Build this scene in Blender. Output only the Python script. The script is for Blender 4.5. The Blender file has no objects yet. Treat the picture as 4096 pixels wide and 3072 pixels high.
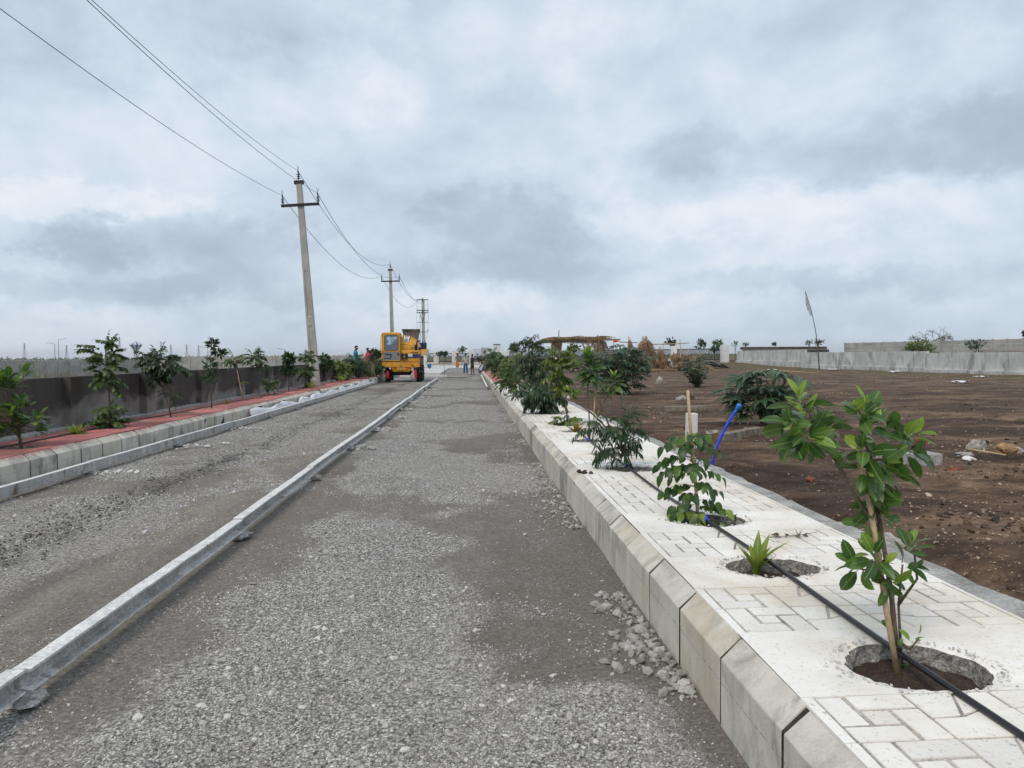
import bpy, bmesh, math, random
import numpy as np
from mathutils import Vector, Matrix, Euler
from mathutils import noise as mnoise

R = math.radians
scene = bpy.context.scene
COL = scene.collection
rnd = random.Random(11)

# ------------------------------------------------------------------ node helper
class NT:
    def __init__(s, tree):
        s.t = tree; s.N = tree.nodes; s.L = tree.links
    def n(s, typ, ins=None, **at):
        nd = s.N.new(typ)
        for k, v in at.items(): setattr(nd, k, v)
        if ins:
            for k, v in ins.items():
                sk = nd.inputs[k]
                if isinstance(v, bpy.types.NodeSocket): s.L.new(v, sk)
                else: sk.default_value = v
        return nd
    def m(s, op, a, b=0.0, c=0.0, clamp=False):
        nd = s.n('ShaderNodeMath', {0: a, 1: b, 2: c}, operation=op, use_clamp=clamp)
        return nd.outputs[0]
    def mix(s, f, a, b, mode='MIX'):
        nd = s.n('ShaderNodeMix', None, data_type='RGBA', blend_type=mode)
        for i, v in ((0, f), (6, a), (7, b)):
            if isinstance(v, bpy.types.NodeSocket): s.L.new(v, nd.inputs[i])
            else: nd.inputs[i].default_value = v if i == 0 else (*v, 1)[:4]
        return nd.outputs[2]
    def ramp(s, f, stops, interp='LINEAR'):
        nd = s.n('ShaderNodeValToRGB'); cr = nd.color_ramp; cr.interpolation = interp
        while len(cr.elements) < len(stops): cr.elements.new(0.5)
        for e, (p, c) in zip(cr.elements, stops):
            e.position = p; e.color = (c, c, c, 1) if not hasattr(c, '__len__') else (*c, 1)[:4]
        s.L.new(f, nd.inputs[0])
        return nd.outputs[0]
    def noise(s, vec, scale, detail=4, rough=.55, dist=0.0):
        return s.n('ShaderNodeTexNoise', {'Vector': vec, 'Scale': scale, 'Detail': detail, 'Roughness': rough, 'Distortion': dist}).outputs[0]
    def vor(s, vec, scale, feature='F1', rand=1.0):
        return s.n('ShaderNodeTexVoronoi', {'Vector': vec, 'Scale': scale, 'Randomness': rand}, feature=feature)
    def map(s, vec, sc=(1, 1, 1), loc=(0, 0, 0)):
        return s.n('ShaderNodeMapping', {'Vector': vec, 'Scale': sc, 'Location': loc}).outputs[0]
    def sep(s, vec):
        return s.n('ShaderNodeSeparateXYZ', {0: vec}).outputs
    def bump(s, h, strength, dist, normal=None):
        nd = s.n('ShaderNodeBump', {'Height': h, 'Strength': strength, 'Distance': dist})
        if normal is not None: s.L.new(normal, nd.inputs['Normal'])
        return nd.outputs[0]

# ------------------------------------------------------------------ camera
cam = bpy.data.cameras.new('camera')
cam.sensor_width = 36.0; cam.lens = 36.0 * 2841.0 / 4096.0
cam.clip_start = 0.05; cam.clip_end = 9000.0
camo = bpy.data.objects.new('camera', cam); COL.objects.link(camo)
CM = Matrix.Rotation(R(-3.46), 4, 'Z') @ Matrix.Rotation(R(90 - 2.26), 4, 'X') @ Matrix.Rotation(R(-0.37), 4, 'Z')
CM.translation = (0, 0, 1.5)
camo.matrix_world = CM
scene.camera = camo

# ------------------------------------------------------------------ world: overcast sky
SUN_AZ, SUN_EL = R(215), R(52)        # azimuth clockwise from +Y (road direction), elevation
world = bpy.data.worlds.new('World'); scene.world = world; world.use_nodes = True
w = NT(world.node_tree); w.N.clear()
sky = w.n('ShaderNodeTexSky', None, sky_type='NISHITA', sun_disc=False, sun_elevation=SUN_EL, sun_rotation=SUN_AZ, air_density=1.0, dust_density=2.0)
bg_sky = w.n('ShaderNodeBackground', {'Color': sky.outputs[0], 'Strength': 0.10})
D = w.n('ShaderNodeTexCoord').outputs['Generated']
dx, dy, dz = w.sep(D)
az = w.m('ARCTAN2', dx, dy)
el = w.m('ARCSINE', dz)
den = w.m('ADD', w.m('MAXIMUM', dz, 0.0), 0.26)
plane = w.n('ShaderNodeCombineXYZ', {0: w.m('DIVIDE', dx, den), 1: w.m('DIVIDE', dy, den), 2: 0.35}).outputs[0]
wn = w.n('ShaderNodeTexNoise', {'Vector': w.map(D, (1, 1, 1.5)), 'Scale': 9.0, 'Detail': 7.0, 'Roughness': .66})
wr, wg, wb = w.sep(wn.outputs['Color'])
AE = w.n('ShaderNodeCombineXYZ', {0: w.m('MULTIPLY_ADD', wr, .30, w.m('SUBTRACT', az, .15)), 1: w.m('MULTIPLY_ADD', wg, .13, w.m('SUBTRACT', el, .065)), 2: 0.0}).outputs[0]
BLOBS = [(.06, .185, .12, .048, -.46), (.04, .120, .20, .028, -.30), (-.462, .140, .055, .026, -.40), (-.31, .150, .10, .046, -.36),
         (-.43, .085, .26, .024, -.32), (.29, .268, .10, .026, -.26), (.62, .245, .20, .040, -.40),
         (.45, .095, .26, .020, -.26), (-.40, .40, .26, .070, -.24), (.62, .40, .26, .07, -.16),
         (-.22, .345, .16, .045, .24), (.08, .41, .16, .05, .24), (-.46, .188, .15, .020, .28), (.36, .185, .28, .030, .28), (-.02, .070, .12, .016, .22)]
acc = 0.0
for a_, e_, sx_, sy_, amp_ in BLOBS:
    vv = w.n('ShaderNodeVectorMath', {0: AE, 1: (1 / sx_, 1 / sy_, 0), 2: (-a_ / sx_, -e_ / sy_, 0)}, operation='MULTIPLY_ADD').outputs[0]
    r2 = w.n('ShaderNodeVectorMath', {0: vv, 1: vv}, operation='DOT_PRODUCT').outputs['Value']
    acc = w.m('MULTIPLY_ADD', w.m('POWER', .36788, w.m('POWER', r2, 1.7)), amp_ * .90, acc)
n1 = w.noise(plane, 1.5, 6, .56, .3)
n3 = w.noise(w.map(D, (1, 1, 1.35), (4, 1, 2)), 6.0, 8, .60, .2)
v = w.m('MULTIPLY_ADD', w.m('SUBTRACT', n1, .5), .32, acc)
v = w.m('MULTIPLY_ADD', w.m('SUBTRACT', n3, .5), 1.15, v)
v = w.m('MULTIPLY_ADD', v, .86, .605, clamp=True)
ccol = w.ramp(v, [(0.0, (.355, .425, .52)), (.30, (.465, .55, .66)), (.55, (.61, .705, .815)), (.78, (.765, .83, .91)), (1.0, (.89, .92, .955))])
bg_cl = w.n('ShaderNodeBackground', {'Color': ccol, 'Strength': 1.0})
cover = w.ramp(n1, [(.2, .88), (.5, .96)])
mixs = w.n('ShaderNodeMixShader', {0: cover, 1: bg_sky.outputs[0], 2: bg_cl.outputs[0]})
wout = w.n('ShaderNodeOutputWorld', {0: mixs.outputs[0]})

# ------------------------------------------------------------------ sun (veiled by cloud)
sl = bpy.data.lights.new('sun', 'SUN'); sl.energy = 1.8; sl.angle = R(22); sl.color = (1.0, .91, .79)
so = bpy.data.objects.new('sun', sl); COL.objects.link(so)
sdir = Vector((math.sin(SUN_AZ) * math.cos(SUN_EL), math.cos(SUN_AZ) * math.cos(SUN_EL), math.sin(SUN_EL)))
so.rotation_euler = sdir.to_track_quat('Z', 'Y').to_euler(); so.location = (0, 0, 60)
scene.view_settings.view_transform = 'Standard'
try: scene.view_settings.look = 'None'
except Exception: pass
scene.view_settings.exposure = 0.06; scene.view_settings.gamma = 1.0
scene.view_settings.use_curve_mapping = False

# ------------------------------------------------------------------ object helpers
def thing(name, label, cat, loc=(0, 0, 0), rz=0.0, group=None):
    o = bpy.data.objects.new(name, None); COL.objects.link(o)
    o.empty_display_size = .1
    o.location = loc; o.rotation_euler = (0, 0, rz)
    return tag(o, label, cat, group)
def tag(o, label=None, cat=None, group=None, kind=None):
    if label: o['label'] = label
    if cat: o['category'] = cat
    if group: o['group'] = group
    if kind: o['kind'] = kind
    return o
def mesh_obj(name, me, parent=None, loc=None):
    o = bpy.data.objects.new(name, me); COL.objects.link(o)
    if parent is not None: o.parent = parent
    if loc is not None: o.location = loc
    return o
def npmesh(name, V, F, mat, tone=None, smooth=False):
    """V (n,3) array, F (m,k) array of equal-sized faces, tone per vertex"""
    me = bpy.data.meshes.new(name)
    V = np.asarray(V, dtype=np.float32); F = np.asarray(F, dtype=np.int32)
    me.vertices.add(len(V)); me.vertices.foreach_set('co', V.ravel())
    k = F.shape[1]
    me.loops.add(F.size); me.loops.foreach_set('vertex_index', F.ravel())
    me.polygons.add(len(F)); me.polygons.foreach_set('loop_start', np.arange(0, F.size, k, dtype=np.int32))
    me.polygons.foreach_set('use_smooth', np.full(len(F), smooth, dtype=bool))
    if tone is not None:
        at = me.attributes.new('tone', 'FLOAT', 'POINT'); at.data.foreach_set('value', np.asarray(tone, dtype=np.float32))
    for m_ in (mat if isinstance(mat, (list, tuple)) else [mat]): me.materials.append(m_)
    me.update(calc_edges=True)
    return me

class MB:
    def __init__(s): s.v = []; s.f = []; s.m = []
    def add(s, vs, fs, M=None, mi=0):
        b = len(s.v)
        if M is not None: vs = [M @ Vector(p) for p in vs]
        s.v += [tuple(p) for p in vs]
        s.f += [tuple(b + i for i in f) for f in fs]; s.m += [mi] * len(fs)
        return s
    def box(s, c, sz, M=None, mi=0, top=(1, 1)):
        x, y, z = sz[0] / 2, sz[1] / 2, sz[2] / 2
        vs = [(c[0] + sx * x * (top[0] if k > 0 else 1), c[1] + sy * y * (top[1] if k > 0 else 1), c[2] + k * z) for k in (-1, 1) for sx, sy in ((-1, -1), (1, -1), (1, 1), (-1, 1))]
        return s.add(vs, [(3, 2, 1, 0), (4, 5, 6, 7), (0, 1, 5, 4), (1, 2, 6, 5), (2, 3, 7, 6), (3, 0, 4, 7)], M, mi)
    def prism(s, poly, z0, z1, M=None, mi=0, inset=0.0, top_mi=None):
        n = len(poly); cx = sum(p[0] for p in poly) / n; cy = sum(p[1] for p in poly) / n
        vs = [(p[0], p[1], z0) for p in poly]
        if inset:
            vs += [(p[0], p[1], z1 - inset) for p in poly]
            q = []
            for p in poly:
                d = math.hypot(p[0] - cx, p[1] - cy) or 1; k = (d - inset) / d
                q.append((cx + (p[0] - cx) * k, cy + (p[1] - cy) * k, z1))
            vs += q; L = 3
        else:
            vs += [(p[0], p[1], z1) for p in poly]; L = 2
        fs = [tuple(reversed(range(n))), tuple(range((L - 1) * n, L * n))]
        for l in range(L - 1):
            for i in range(n):
                j = (i + 1) % n; fs.append((l * n + i, l * n + j, (l + 1) * n + j, (l + 1) * n + i))
        return s.add(vs, fs, M, mi)
    def extr(s, prof, y0, y1, M=None, mi=0, ny=1, jit=None):
        """profile in XZ (counter-clockwise seen from -Y) extruded along Y"""
        n = len(prof); vs = []
        for k in range(ny + 1):
            y = y0 + (y1 - y0) * k / ny
            jx, jz = jit(y) if jit else (0, 0)
            vs += [(p[0] + jx, y, p[1] + jz) for p in prof]
        fs = [tuple(range(n)), tuple(reversed(range(ny * n, (ny + 1) * n)))]
        for k in range(ny):
            for i in range(n):
                j = (i + 1) % n; fs.append((k * n + j, k * n + i, (k + 1) * n + i, (k + 1) * n + j))
        return s.add(vs, fs, M, mi)
    def tube(s, pts, rad, n=8, M=None, mi=0, cap=True):
        pts = [Vector(p) for p in pts]; k = len(pts)
        rads = [rad] * k if not hasattr(rad, '__len__') else list(rad)
        if len(rads) == 2 and k > 2: rads = [rads[0] + (rads[1] - rads[0]) * i / (k - 1) for i in range(k)]
        vs = []; prev = None
        for i, p in enumerate(pts):
            t = (pts[min(i + 1, k - 1)] - pts[max(i - 1, 0)]).normalized()
            if prev is None:
                a = t.orthogonal().normalized()
            else:
                a = (prev - t * prev.dot(t))
                a = a.normalized() if a.length > 1e-6 else t.orthogonal().normalized()
            prev = a; b = t.cross(a)
            for j in range(n):
                an = 2 * math.pi * j / n
                vs.append(p + (a * math.cos(an) + b * math.sin(an)) * rads[i])
        fs = []
        for i in range(k - 1):
            for j in range(n):
                j2 = (j + 1) % n; fs.append((i * n + j, i * n + j2, (i + 1) * n + j2, (i + 1) * n + j))
        if cap: fs += [tuple(reversed(range(n))), tuple(range((k - 1) * n, k * n))]
        return s.add(vs, fs, M, mi)
    def lathe(s, prof, n=16, M=None, mi=0, cap=True):
        vs = []; k = len(prof)
        for r, z in prof:
            for j in range(n):
                a = 2 * math.pi * j / n; vs.append((r * math.cos(a), r * math.sin(a), z))
        fs = []
        for i in range(k - 1):
            for j in range(n):
                j2 = (j + 1) % n; fs.append((i * n + j, i * n + j2, (i + 1) * n + j2, (i + 1) * n + j))
        if cap: fs += [tuple(reversed(range(n))), tuple(range((k - 1) * n, k * n))]
        return s.add(vs, fs, M, mi)
    def rock(s, c, sz, seed=0, sub=1, rough=.25, M=None, mi=0):
        V, F = ICO[sub]
        rr = random.Random(seed); off = Vector((rr.random() * 50, rr.random() * 50, rr.random() * 50))
        vs = []
        for p in V:
            k = 1 + rough * 1.8 * mnoise.noise(Vector(p) * 1.3 + off) + rough * .5 * mnoise.noise(Vector(p) * 3.1 + off)
            vs.append((c[0] + p[0] * sz[0] * k, c[1] + p[1] * sz[1] * k, c[2] + p[2] * sz[2] * k))
        return s.add(vs, F, M, mi)
    def mesh(s, name, mats, smooth=False):
        me = bpy.data.meshes.new(name); me.from_pydata(s.v, [], s.f)
        for m_ in (mats if isinstance(mats, (list, tuple)) else [mats]): me.materials.append(m_)
        if any(s.m): me.polygons.foreach_set('material_index', s.m)
        if smooth: me.polygons.foreach_set('use_smooth', [True] * len(s.f))
        me.update(); return me
    def build(s, name, mats, parent=None, smooth=False, loc=None, bevel=0.0, auto=None):
        me = s.mesh(name, mats, smooth); o = mesh_obj(name, me, parent, loc)
        if bevel:
            b = o.modifiers.new('bevel', 'BEVEL'); b.width = bevel; b.segments = 2; b.limit_method = 'ANGLE'; b.angle_limit = R(40)
        if auto is not None:
            try: me.set_sharp_from_angle(angle=R(auto))
            except Exception: pass
        return o

ICO = {}
for _s in (1, 2, 3):
    _b = bmesh.new(); bmesh.ops.create_icosphere(_b, subdivisions=_s, radius=1.0)
    _b.verts.ensure_lookup_table()
    ICO[_s] = ([tuple(v_.co) for v_ in _b.verts], [tuple(v_.index for v_ in f_.verts) for f_ in _b.faces]); _b.free()

def frame(d, up=(0, 0, 1), roll=0.0):
    """rotation whose Y axis is d, Z axis near up"""
    y = Vector(d).normalized(); u = Vector(up)
    x = y.cross(u)
    if x.length < 1e-4: x = y.cross(Vector((0, 1, .01)))
    x.normalize(); z = x.cross(y)
    m_ = Matrix((x, y, z)).transposed()
    if roll: m_ = m_ @ Matrix.Rotation(roll, 3, 'Y')
    return m_
def M4(pos, rot3=None, sc=1.0):
    m_ = (rot3 if rot3 is not None else Matrix.Identity(3)).to_4x4()
    s_ = Matrix.Diagonal((sc, sc, sc, 1)) if not hasattr(sc, '__len__') else Matrix.Diagonal((*sc, 1))
    return Matrix.Translation(Vector(pos)) @ m_ @ s_

# vectorised value noise
_rs = np.random.RandomState(5); _perm = _rs.permutation(256); _val = _rs.rand(256) * 2 - 1
def vn(x, y, seed=0):
    x = np.asarray(x, float) + seed * 17.31; y = np.asarray(y, float) + seed * 9.77
    xi = np.floor(x).astype(int); yi = np.floor(y).astype(int); fx = x - xi; fy = y - yi
    fx = fx * fx * (3 - 2 * fx); fy = fy * fy * (3 - 2 * fy)
    h = lambda a, b: _val[_perm[(_perm[a & 255] + b) & 255]]
    a = h(xi, yi); b = h(xi + 1, yi); c = h(xi, yi + 1); d = h(xi + 1, yi + 1)
    return (a + (b - a) * fx) * (1 - fy) + (c + (d - c) * fx) * fy
def fbm(x, y, seed=0, oct=4):
    t = 0; a = 1; f = 1
    for i in range(oct): t = t + a * vn(np.asarray(x) * f, np.asarray(y) * f, seed + i); a *= .5; f *= 2.03
    return t

# ------------------------------------------------------------------ materials
MATS = {}
def newmat(name):
    m_ = bpy.data.materials.new(name); m_.use_nodes = True; m_.node_tree.nodes.clear()
    MATS[name] = m_
    t = NT(m_.node_tree)
    t.out = t.n('ShaderNodeOutputMaterial')
    t.pos = t.n('ShaderNodeNewGeometry').outputs['Position']
    return m_, t
def finish(t, color, rough=.8, normal=None, spec=.3, metal=0.0, **kw):
    ins = {'Base Color': color if isinstance(color, bpy.types.NodeSocket) else (*color, 1), 'Roughness': rough, 'Specular IOR Level': spec, 'Metallic': metal}
    ins.update(kw)
    b = t.n('ShaderNodeBsdfPrincipled', ins)
    if normal is not None: t.L.new(normal, b.inputs['Normal'])
    t.L.new(b.outputs[0], t.out.inputs[0]); return b
def surf(name, c1, c2, scale=3.0, fine=60.0, fine_amt=.18, rough=.85, bump=.3, bdist=.01, bscale=None, stretch=(1, 1, 1), rand=0.0, spec=.25, metal=0.0, lo=.35, hi=.68, stain=None, tone=0.0):
    m_, t = newmat(name)
    p = t.map(t.pos, stretch)
    a = t.noise(p, scale, 6, .6, .3)
    col = t.ramp(a, [(lo, c1), (hi, c2)])
    f = t.noise(t.pos, fine, 4, .6)
    col = t.mix(fine_amt * 2, col, t.ramp(f, [(.3, .15), (.7, .95)]), 'OVERLAY') if fine_amt else col
    if stain:
        sc_, thr, sw, scol = stain
        s_ = t.ramp(t.noise(t.map(t.pos, (1, 1, .45)), sc_, 7, .62, .5), [(thr, 0), (thr + sw, 1)])
        col = t.mix(s_, col, scol)
    if rand:
        oi = t.n('ShaderNodeObjectInfo').outputs['Random']
        hv = t.n('ShaderNodeHueSaturation', {'Color': col, 'Value': t.m('ADD', t.m('MULTIPLY', oi, 2 * rand), 1 - rand)}); col = hv.outputs[0]
    if tone:
        ta = t.n('ShaderNodeAttribute', None, attribute_name='tone').outputs['Fac']
        hv = t.n('ShaderNodeHueSaturation', {'Color': col, 'Value': t.m('ADD', t.m('MULTIPLY', ta, 2 * tone), 1 - tone)}); col = hv.outputs[0]
    h = t.noise(t.pos, bscale or fine, 5, .65)
    finish(t, col, rough, t.bump(h, bump, bdist) if bump else None, spec, metal)
    return m_
def plain(name, col, rough=.6, metal=0.0, spec=.4, var=.12, scale=25.0):
    return surf(name, tuple(c * (1 - var) for c in col), tuple(min(1, c * (1 + var)) for c in col), scale, 90, .05, rough, .06, .003, None, (1, 1, 1), 0, spec, metal)

# --- compacted gravel road
def mat_road():
    m_, t = newmat('gravel_road')
    P = t.pos; x, y, z = t.sep(P)
    v1 = t.vor(P, 62); v2 = t.vor(P, 140); v3 = t.vor(P, 22)
    big = t.noise(P, .55, 5, .6, .4); mid = t.noise(t.map(P, (1.4, .28, 1)), 1.1, 5, .6, .3); med = t.noise(P, 2.6, 6, .65, .3)
    dust = t.ramp(t.m('ADD', t.n('ShaderNodeAttribute', None, attribute_name='dust').outputs['Fac'], t.m('MULTIPLY', t.m('SUBTRACT', med, .5), .7)), [(.30, 0), (.62, 1)])
    cell1 = t.sep(v1.outputs['Color'])[0]; cell2 = t.sep(v2.outputs['Color'])[0]; cell3 = t.sep(v3.outputs['Color'])[1]
    st = t.ramp(cell1, [(0, (.22, .207, .188)), (.45, (.375, .362, .340)), (.8, (.48, .467, .443)), (1, (.62, .607, .583))])
    st2 = t.ramp(cell2, [(0, (.18, .169, .153)), (.6, (.35, .336, .315)), (1, (.50, .487, .466))])
    col = t.mix(t.ramp(med, [(.42, 0), (.58, 1)]), st, st2)
    # dust / fines in the worn patches
    fines = t.ramp(t.noise(P, 130, 3, .7), [(.3, (.16, .15, .135)), (.7, (.27, .256, .236))])
    col = t.mix(t.m('MULTIPLY', dust, .72), col, fines)
    # brown mud patches
    mud = t.ramp(t.m('ADD', t.n('ShaderNodeAttribute', None, attribute_name='mud').outputs['Fac'], t.m('MULTIPLY', t.m('SUBTRACT', med, .5), .9)), [(.36, 0), (.66, 1)])
    col = t.mix(t.m('MULTIPLY', mud, .78), col, (.108, .093, .077))
    red = t.ramp(t.noise(t.map(P, (1, 1, 1), (9, 31, 0)), 1.3, 5, .6, .4), [(.67, 0), (.74, 1)])
    col = t.mix(t.m('MULTIPLY', red, .35), col, (.30, .19, .15))
    # wheel lane on the left: tan dust bands and a dark crumb strip
    wob = t.m('MULTIPLY', t.m('SUBTRACT', t.noise(P, .7, 4, .6), .5), .9)
    xw = t.m('ADD', x, wob)
    def band(c, wd): 
        d = t.m('DIVIDE', t.m('SUBTRACT', xw, c), wd); return t.m('EXPONENT', t.m('MULTIPLY', t.m('MULTIPLY', d, d), -1.0))
    patch = t.ramp(t.noise(t.map(P, (1.5, .4, 1)), 2.2, 6, .65), [(.40, 0), (.60, 1)])
    col = t.mix(t.m('MULTIPLY', t.m('MULTIPLY', band(-2.75, .42), patch), .8), col, (.235, .212, .175))
    col = t.mix(t.m('MULTIPLY', t.m('MULTIPLY', band(-4.35, .22), patch), .7), col, (.225, .205, .17))
    dk = t.ramp(t.noise(t.map(P, (1.2, .5, 1), (2, 3, 0)), 3.2, 7, .7), [(.42, 0), (.55, 1)])
    col = t.mix(t.m('MULTIPLY', t.m('MULTIPLY', band(-3.55, .20), dk), .8), col, (.07, .068, .066))
    gap = t.ramp(v1.outputs['Distance'], [(.30, 1.0), (.62, .42)])
    col = t.mix(t.m('SUBTRACT', 1.0, t.m('MAXIMUM', t.m('MULTIPLY', dust, .75), t.m('MULTIPLY', mud, .95))), col, t.mix(1.0, col, gap, 'MULTIPLY'))
    col = t.mix(.55, col, t.ramp(t.noise(P, 75, 5, .7), [(.3, .2), (.7, .85)]), 'OVERLAY')
    spk = t.noise(P, 40, 7, .78)
    col = t.mix(t.m('SUBTRACT', .85, t.m('MULTIPLY', mud, .45)), col, t.ramp(spk, [(.36, .08), (.5, .5), (.64, .92)]), 'OVERLAY')
    h = t.m('ADD', t.m('MULTIPLY', v1.outputs['Distance'], -1.0), t.m('MULTIPLY', v2.outputs['Distance'], -.5))
    h = t.m('ADD', h, t.m('MULTIPLY', v3.outputs['Distance'], -.4))
    soft = t.m('SUBTRACT', 1.0, t.m('MULTIPLY', t.m('MAXIMUM', mud, t.m('MULTIPLY', dust, .7)), .88))
    h = t.m('MULTIPLY', h, soft)
    nb = t.bump(h, .6, .010)
    finish(t, col, .92, t.bump(t.noise(P, 160, 4, .7), .35, .006, nb), .2)
    return m_
M_ROAD = mat_road()

def mat_stone(name, lo, mid_, hi, rough=.9):
    m_, t = newmat(name)
    ta = t.n('ShaderNodeAttribute', None, attribute_name='tone').outputs['Fac']
    col = t.ramp(ta, [(0, lo), (.55, mid_), (1, hi)])
    f = t.noise(t.pos, 140, 4, .6)
    col = t.mix(.35, col, t.ramp(f, [(.3, .2), (.7, .9)]), 'OVERLAY')
    finish(t, col, rough, t.bump(f, .3, .003), .2); return m_
M_STONE = mat_stone('crushed_stone', (.19, .175, .155), (.37, .357, .337), (.57, .557, .537))
M_CRUMB = mat_stone('dark_crumbs', (.05, .047, .044), (.10, .095, .09), (.20, .19, .18))
M_FIELDSTONE = mat_stone('field_stones', (.11, .078, .055), (.24, .18, .13), (.48, .395, .30))

# --- soil
def mat_soil():
    m_, t = newmat('soil'); P = t.pos; x, y, z = t.sep(P)
    a = t.noise(t.map(P, (.5, 1.0, 1)), 1.1, 8, .62, .5); b = t.noise(t.map(P, (.6, 1, 1)), 4, 8, .70, .4); c = t.noise(P, 70, 4, .7)
    col = t.ramp(a, [(.36, (.044, .029, .022)), (.50, (.078, .051, .036)), (.60, (.135, .090, .060)), (.72, (.21, .146, .094))])
    col = t.mix(.75, col, t.ramp(b, [(.32, .15), (.68, .88)]), 'OVERLAY')
    col = t.mix(.5, col, t.ramp(c, [(.3, .18), (.72, .9)]), 'OVERLAY')
    far = t.ramp(t.m('DIVIDE', y, 100.0), [(.12, 0), (.30, 1)])
    col = t.mix(t.m('MULTIPLY', far, .5), col, t.ramp(a, [(.4, (.095, .068, .050)), (.62, (.185, .135, .096))]))
    v1 = t.vor(P, 55); spk = t.ramp(t.sep(v1.outputs['Color'])[0], [(.90, 0), (.93, 1)])
    spk = t.m('MULTIPLY', spk, t.ramp(v1.outputs['Distance'], [(.28, 1), (.42, 0)]))
    gr = t.ramp(t.noise(P, 1.7, 4, .6), [(.42, 0), (.62, 1)])
    col = t.mix(t.m('MULTIPLY', spk, t.m('ADD', t.m('MULTIPLY', gr, .8), .12)), col, (.40, .31, .215))
    # green tufts strip near the boundary wall and open land beyond
    gm = t.ramp(t.noise(P, .45, 6, .65, .3), [(.48, 0), (.60, 1)])
    nearwall = t.ramp(t.m('DIVIDE', x, 40.0), [(.62, 0), (.70, 1)])
    gcol = t.ramp(t.noise(P, 2.5, 5, .6), [(.35, (.075, .085, .03)), (.65, (.15, .14, .06))])
    col = t.mix(t.m('MULTIPLY', t.m('MULTIPLY', gm, nearwall), .8), col, gcol)
    outer = t.m('MAXIMUM', t.ramp(t.m('DIVIDE', y, 200.0), [(.55, 0), (.62, 1)]), t.ramp(t.m('DIVIDE', x, -20.0), [(.37, 0), (.42, 1)]))
    col = t.mix(t.m('MULTIPLY', outer, .85), col, t.ramp(t.noise(P, .12, 6, .6), [(.35, (.07, .09, .04)), (.65, (.17, .155, .085))]))
    h = t.m('ADD', t.m('MULTIPLY', b, 1.0), t.m('MULTIPLY', c, .25))
    nb = t.bump(h, .55, .05)
    finish(t, col, .95, nb, .12)
    return m_
M_SOIL = mat_soil()
M_CLOD = mat_stone('soil_clods', (.04, .028, .022), (.085, .06, .044), (.15, .108, .075))
M_PIT = surf('pit_soil', (.030, .021, .017), (.075, .052, .04), 14, 90, .3, .95, .8, .02, 60)

# --- white painted stamped concrete / red painted concrete
def mat_paint(name, c1, c2, stain, wear, line, tint=0.0):
    m_, t = newmat(name); P = t.pos
    a = t.noise(P, 1.4, 6, .6, .4); b = t.noise(P, 9, 6, .65); f = t.noise(P, 150, 4, .65)
    col = t.ramp(a, [(.34, c1), (.62, c2)])
    s_ = t.ramp(t.noise(t.map(P, (1, 1, 1), (3, 7, 1)), .9, 7, .62, .6), [(.47, 0), (.66, 1)])
    col = t.mix(t.m('MULTIPLY', s_, .8), col, stain)
    pits = t.ramp(t.noise(P, 55, 5, .75), [(.56, 0), (.67, 1)])
    pm = t.ramp(b, [(.36, 0.05), (.62, .9)])
    col = t.mix(t.m('MULTIPLY', pits, pm), col, wear)
    if line: col = t.mix(.30, col, t.ramp(t.noise(t.map(P, (1, .25, 1)), 7, 5, .6, .8), [(.35, .25), (.65, .8)]), 'OVERLAY')
    oi = t.n('ShaderNodeObjectInfo').outputs['Random']
    hv = t.n('ShaderNodeHueSaturation', {'Color': col, 'Value': t.m('ADD', t.m('MULTIPLY', oi, .12), .91)})
    h = t.m('ADD', t.m('MULTIPLY', b, .6), t.m('MULTIPLY', f, .5))
    finish(t, hv.outputs[0], .82, t.bump(h, .35, .008), .25); return m_
M_WHITE = mat_paint('white_path', (.67, .645, .595), (.82, .80, .755), (.60, .525, .42), (.27, .25, .225), False)
M_RED = mat_paint('red_path', (.33, .10, .095), (.52, .20, .185), (.22, .10, .09), (.24, .16, .14), True)
M_GROUT = surf('grout', (.19, .165, .145), (.42, .395, .36), 4, 120, .25, .95, .6, .006, 80, lo=.36, hi=.58)
M_PITWALL = surf('broken_concrete', (.22, .205, .185), (.52, .51, .485), 34, 110, .4, .95, 1.0, .03, 60)
M_BORDER = surf('border_concrete', (.22, .215, .205), (.40, .395, .38), 5, 90, .25, .9, .5, .012, 40)

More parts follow.
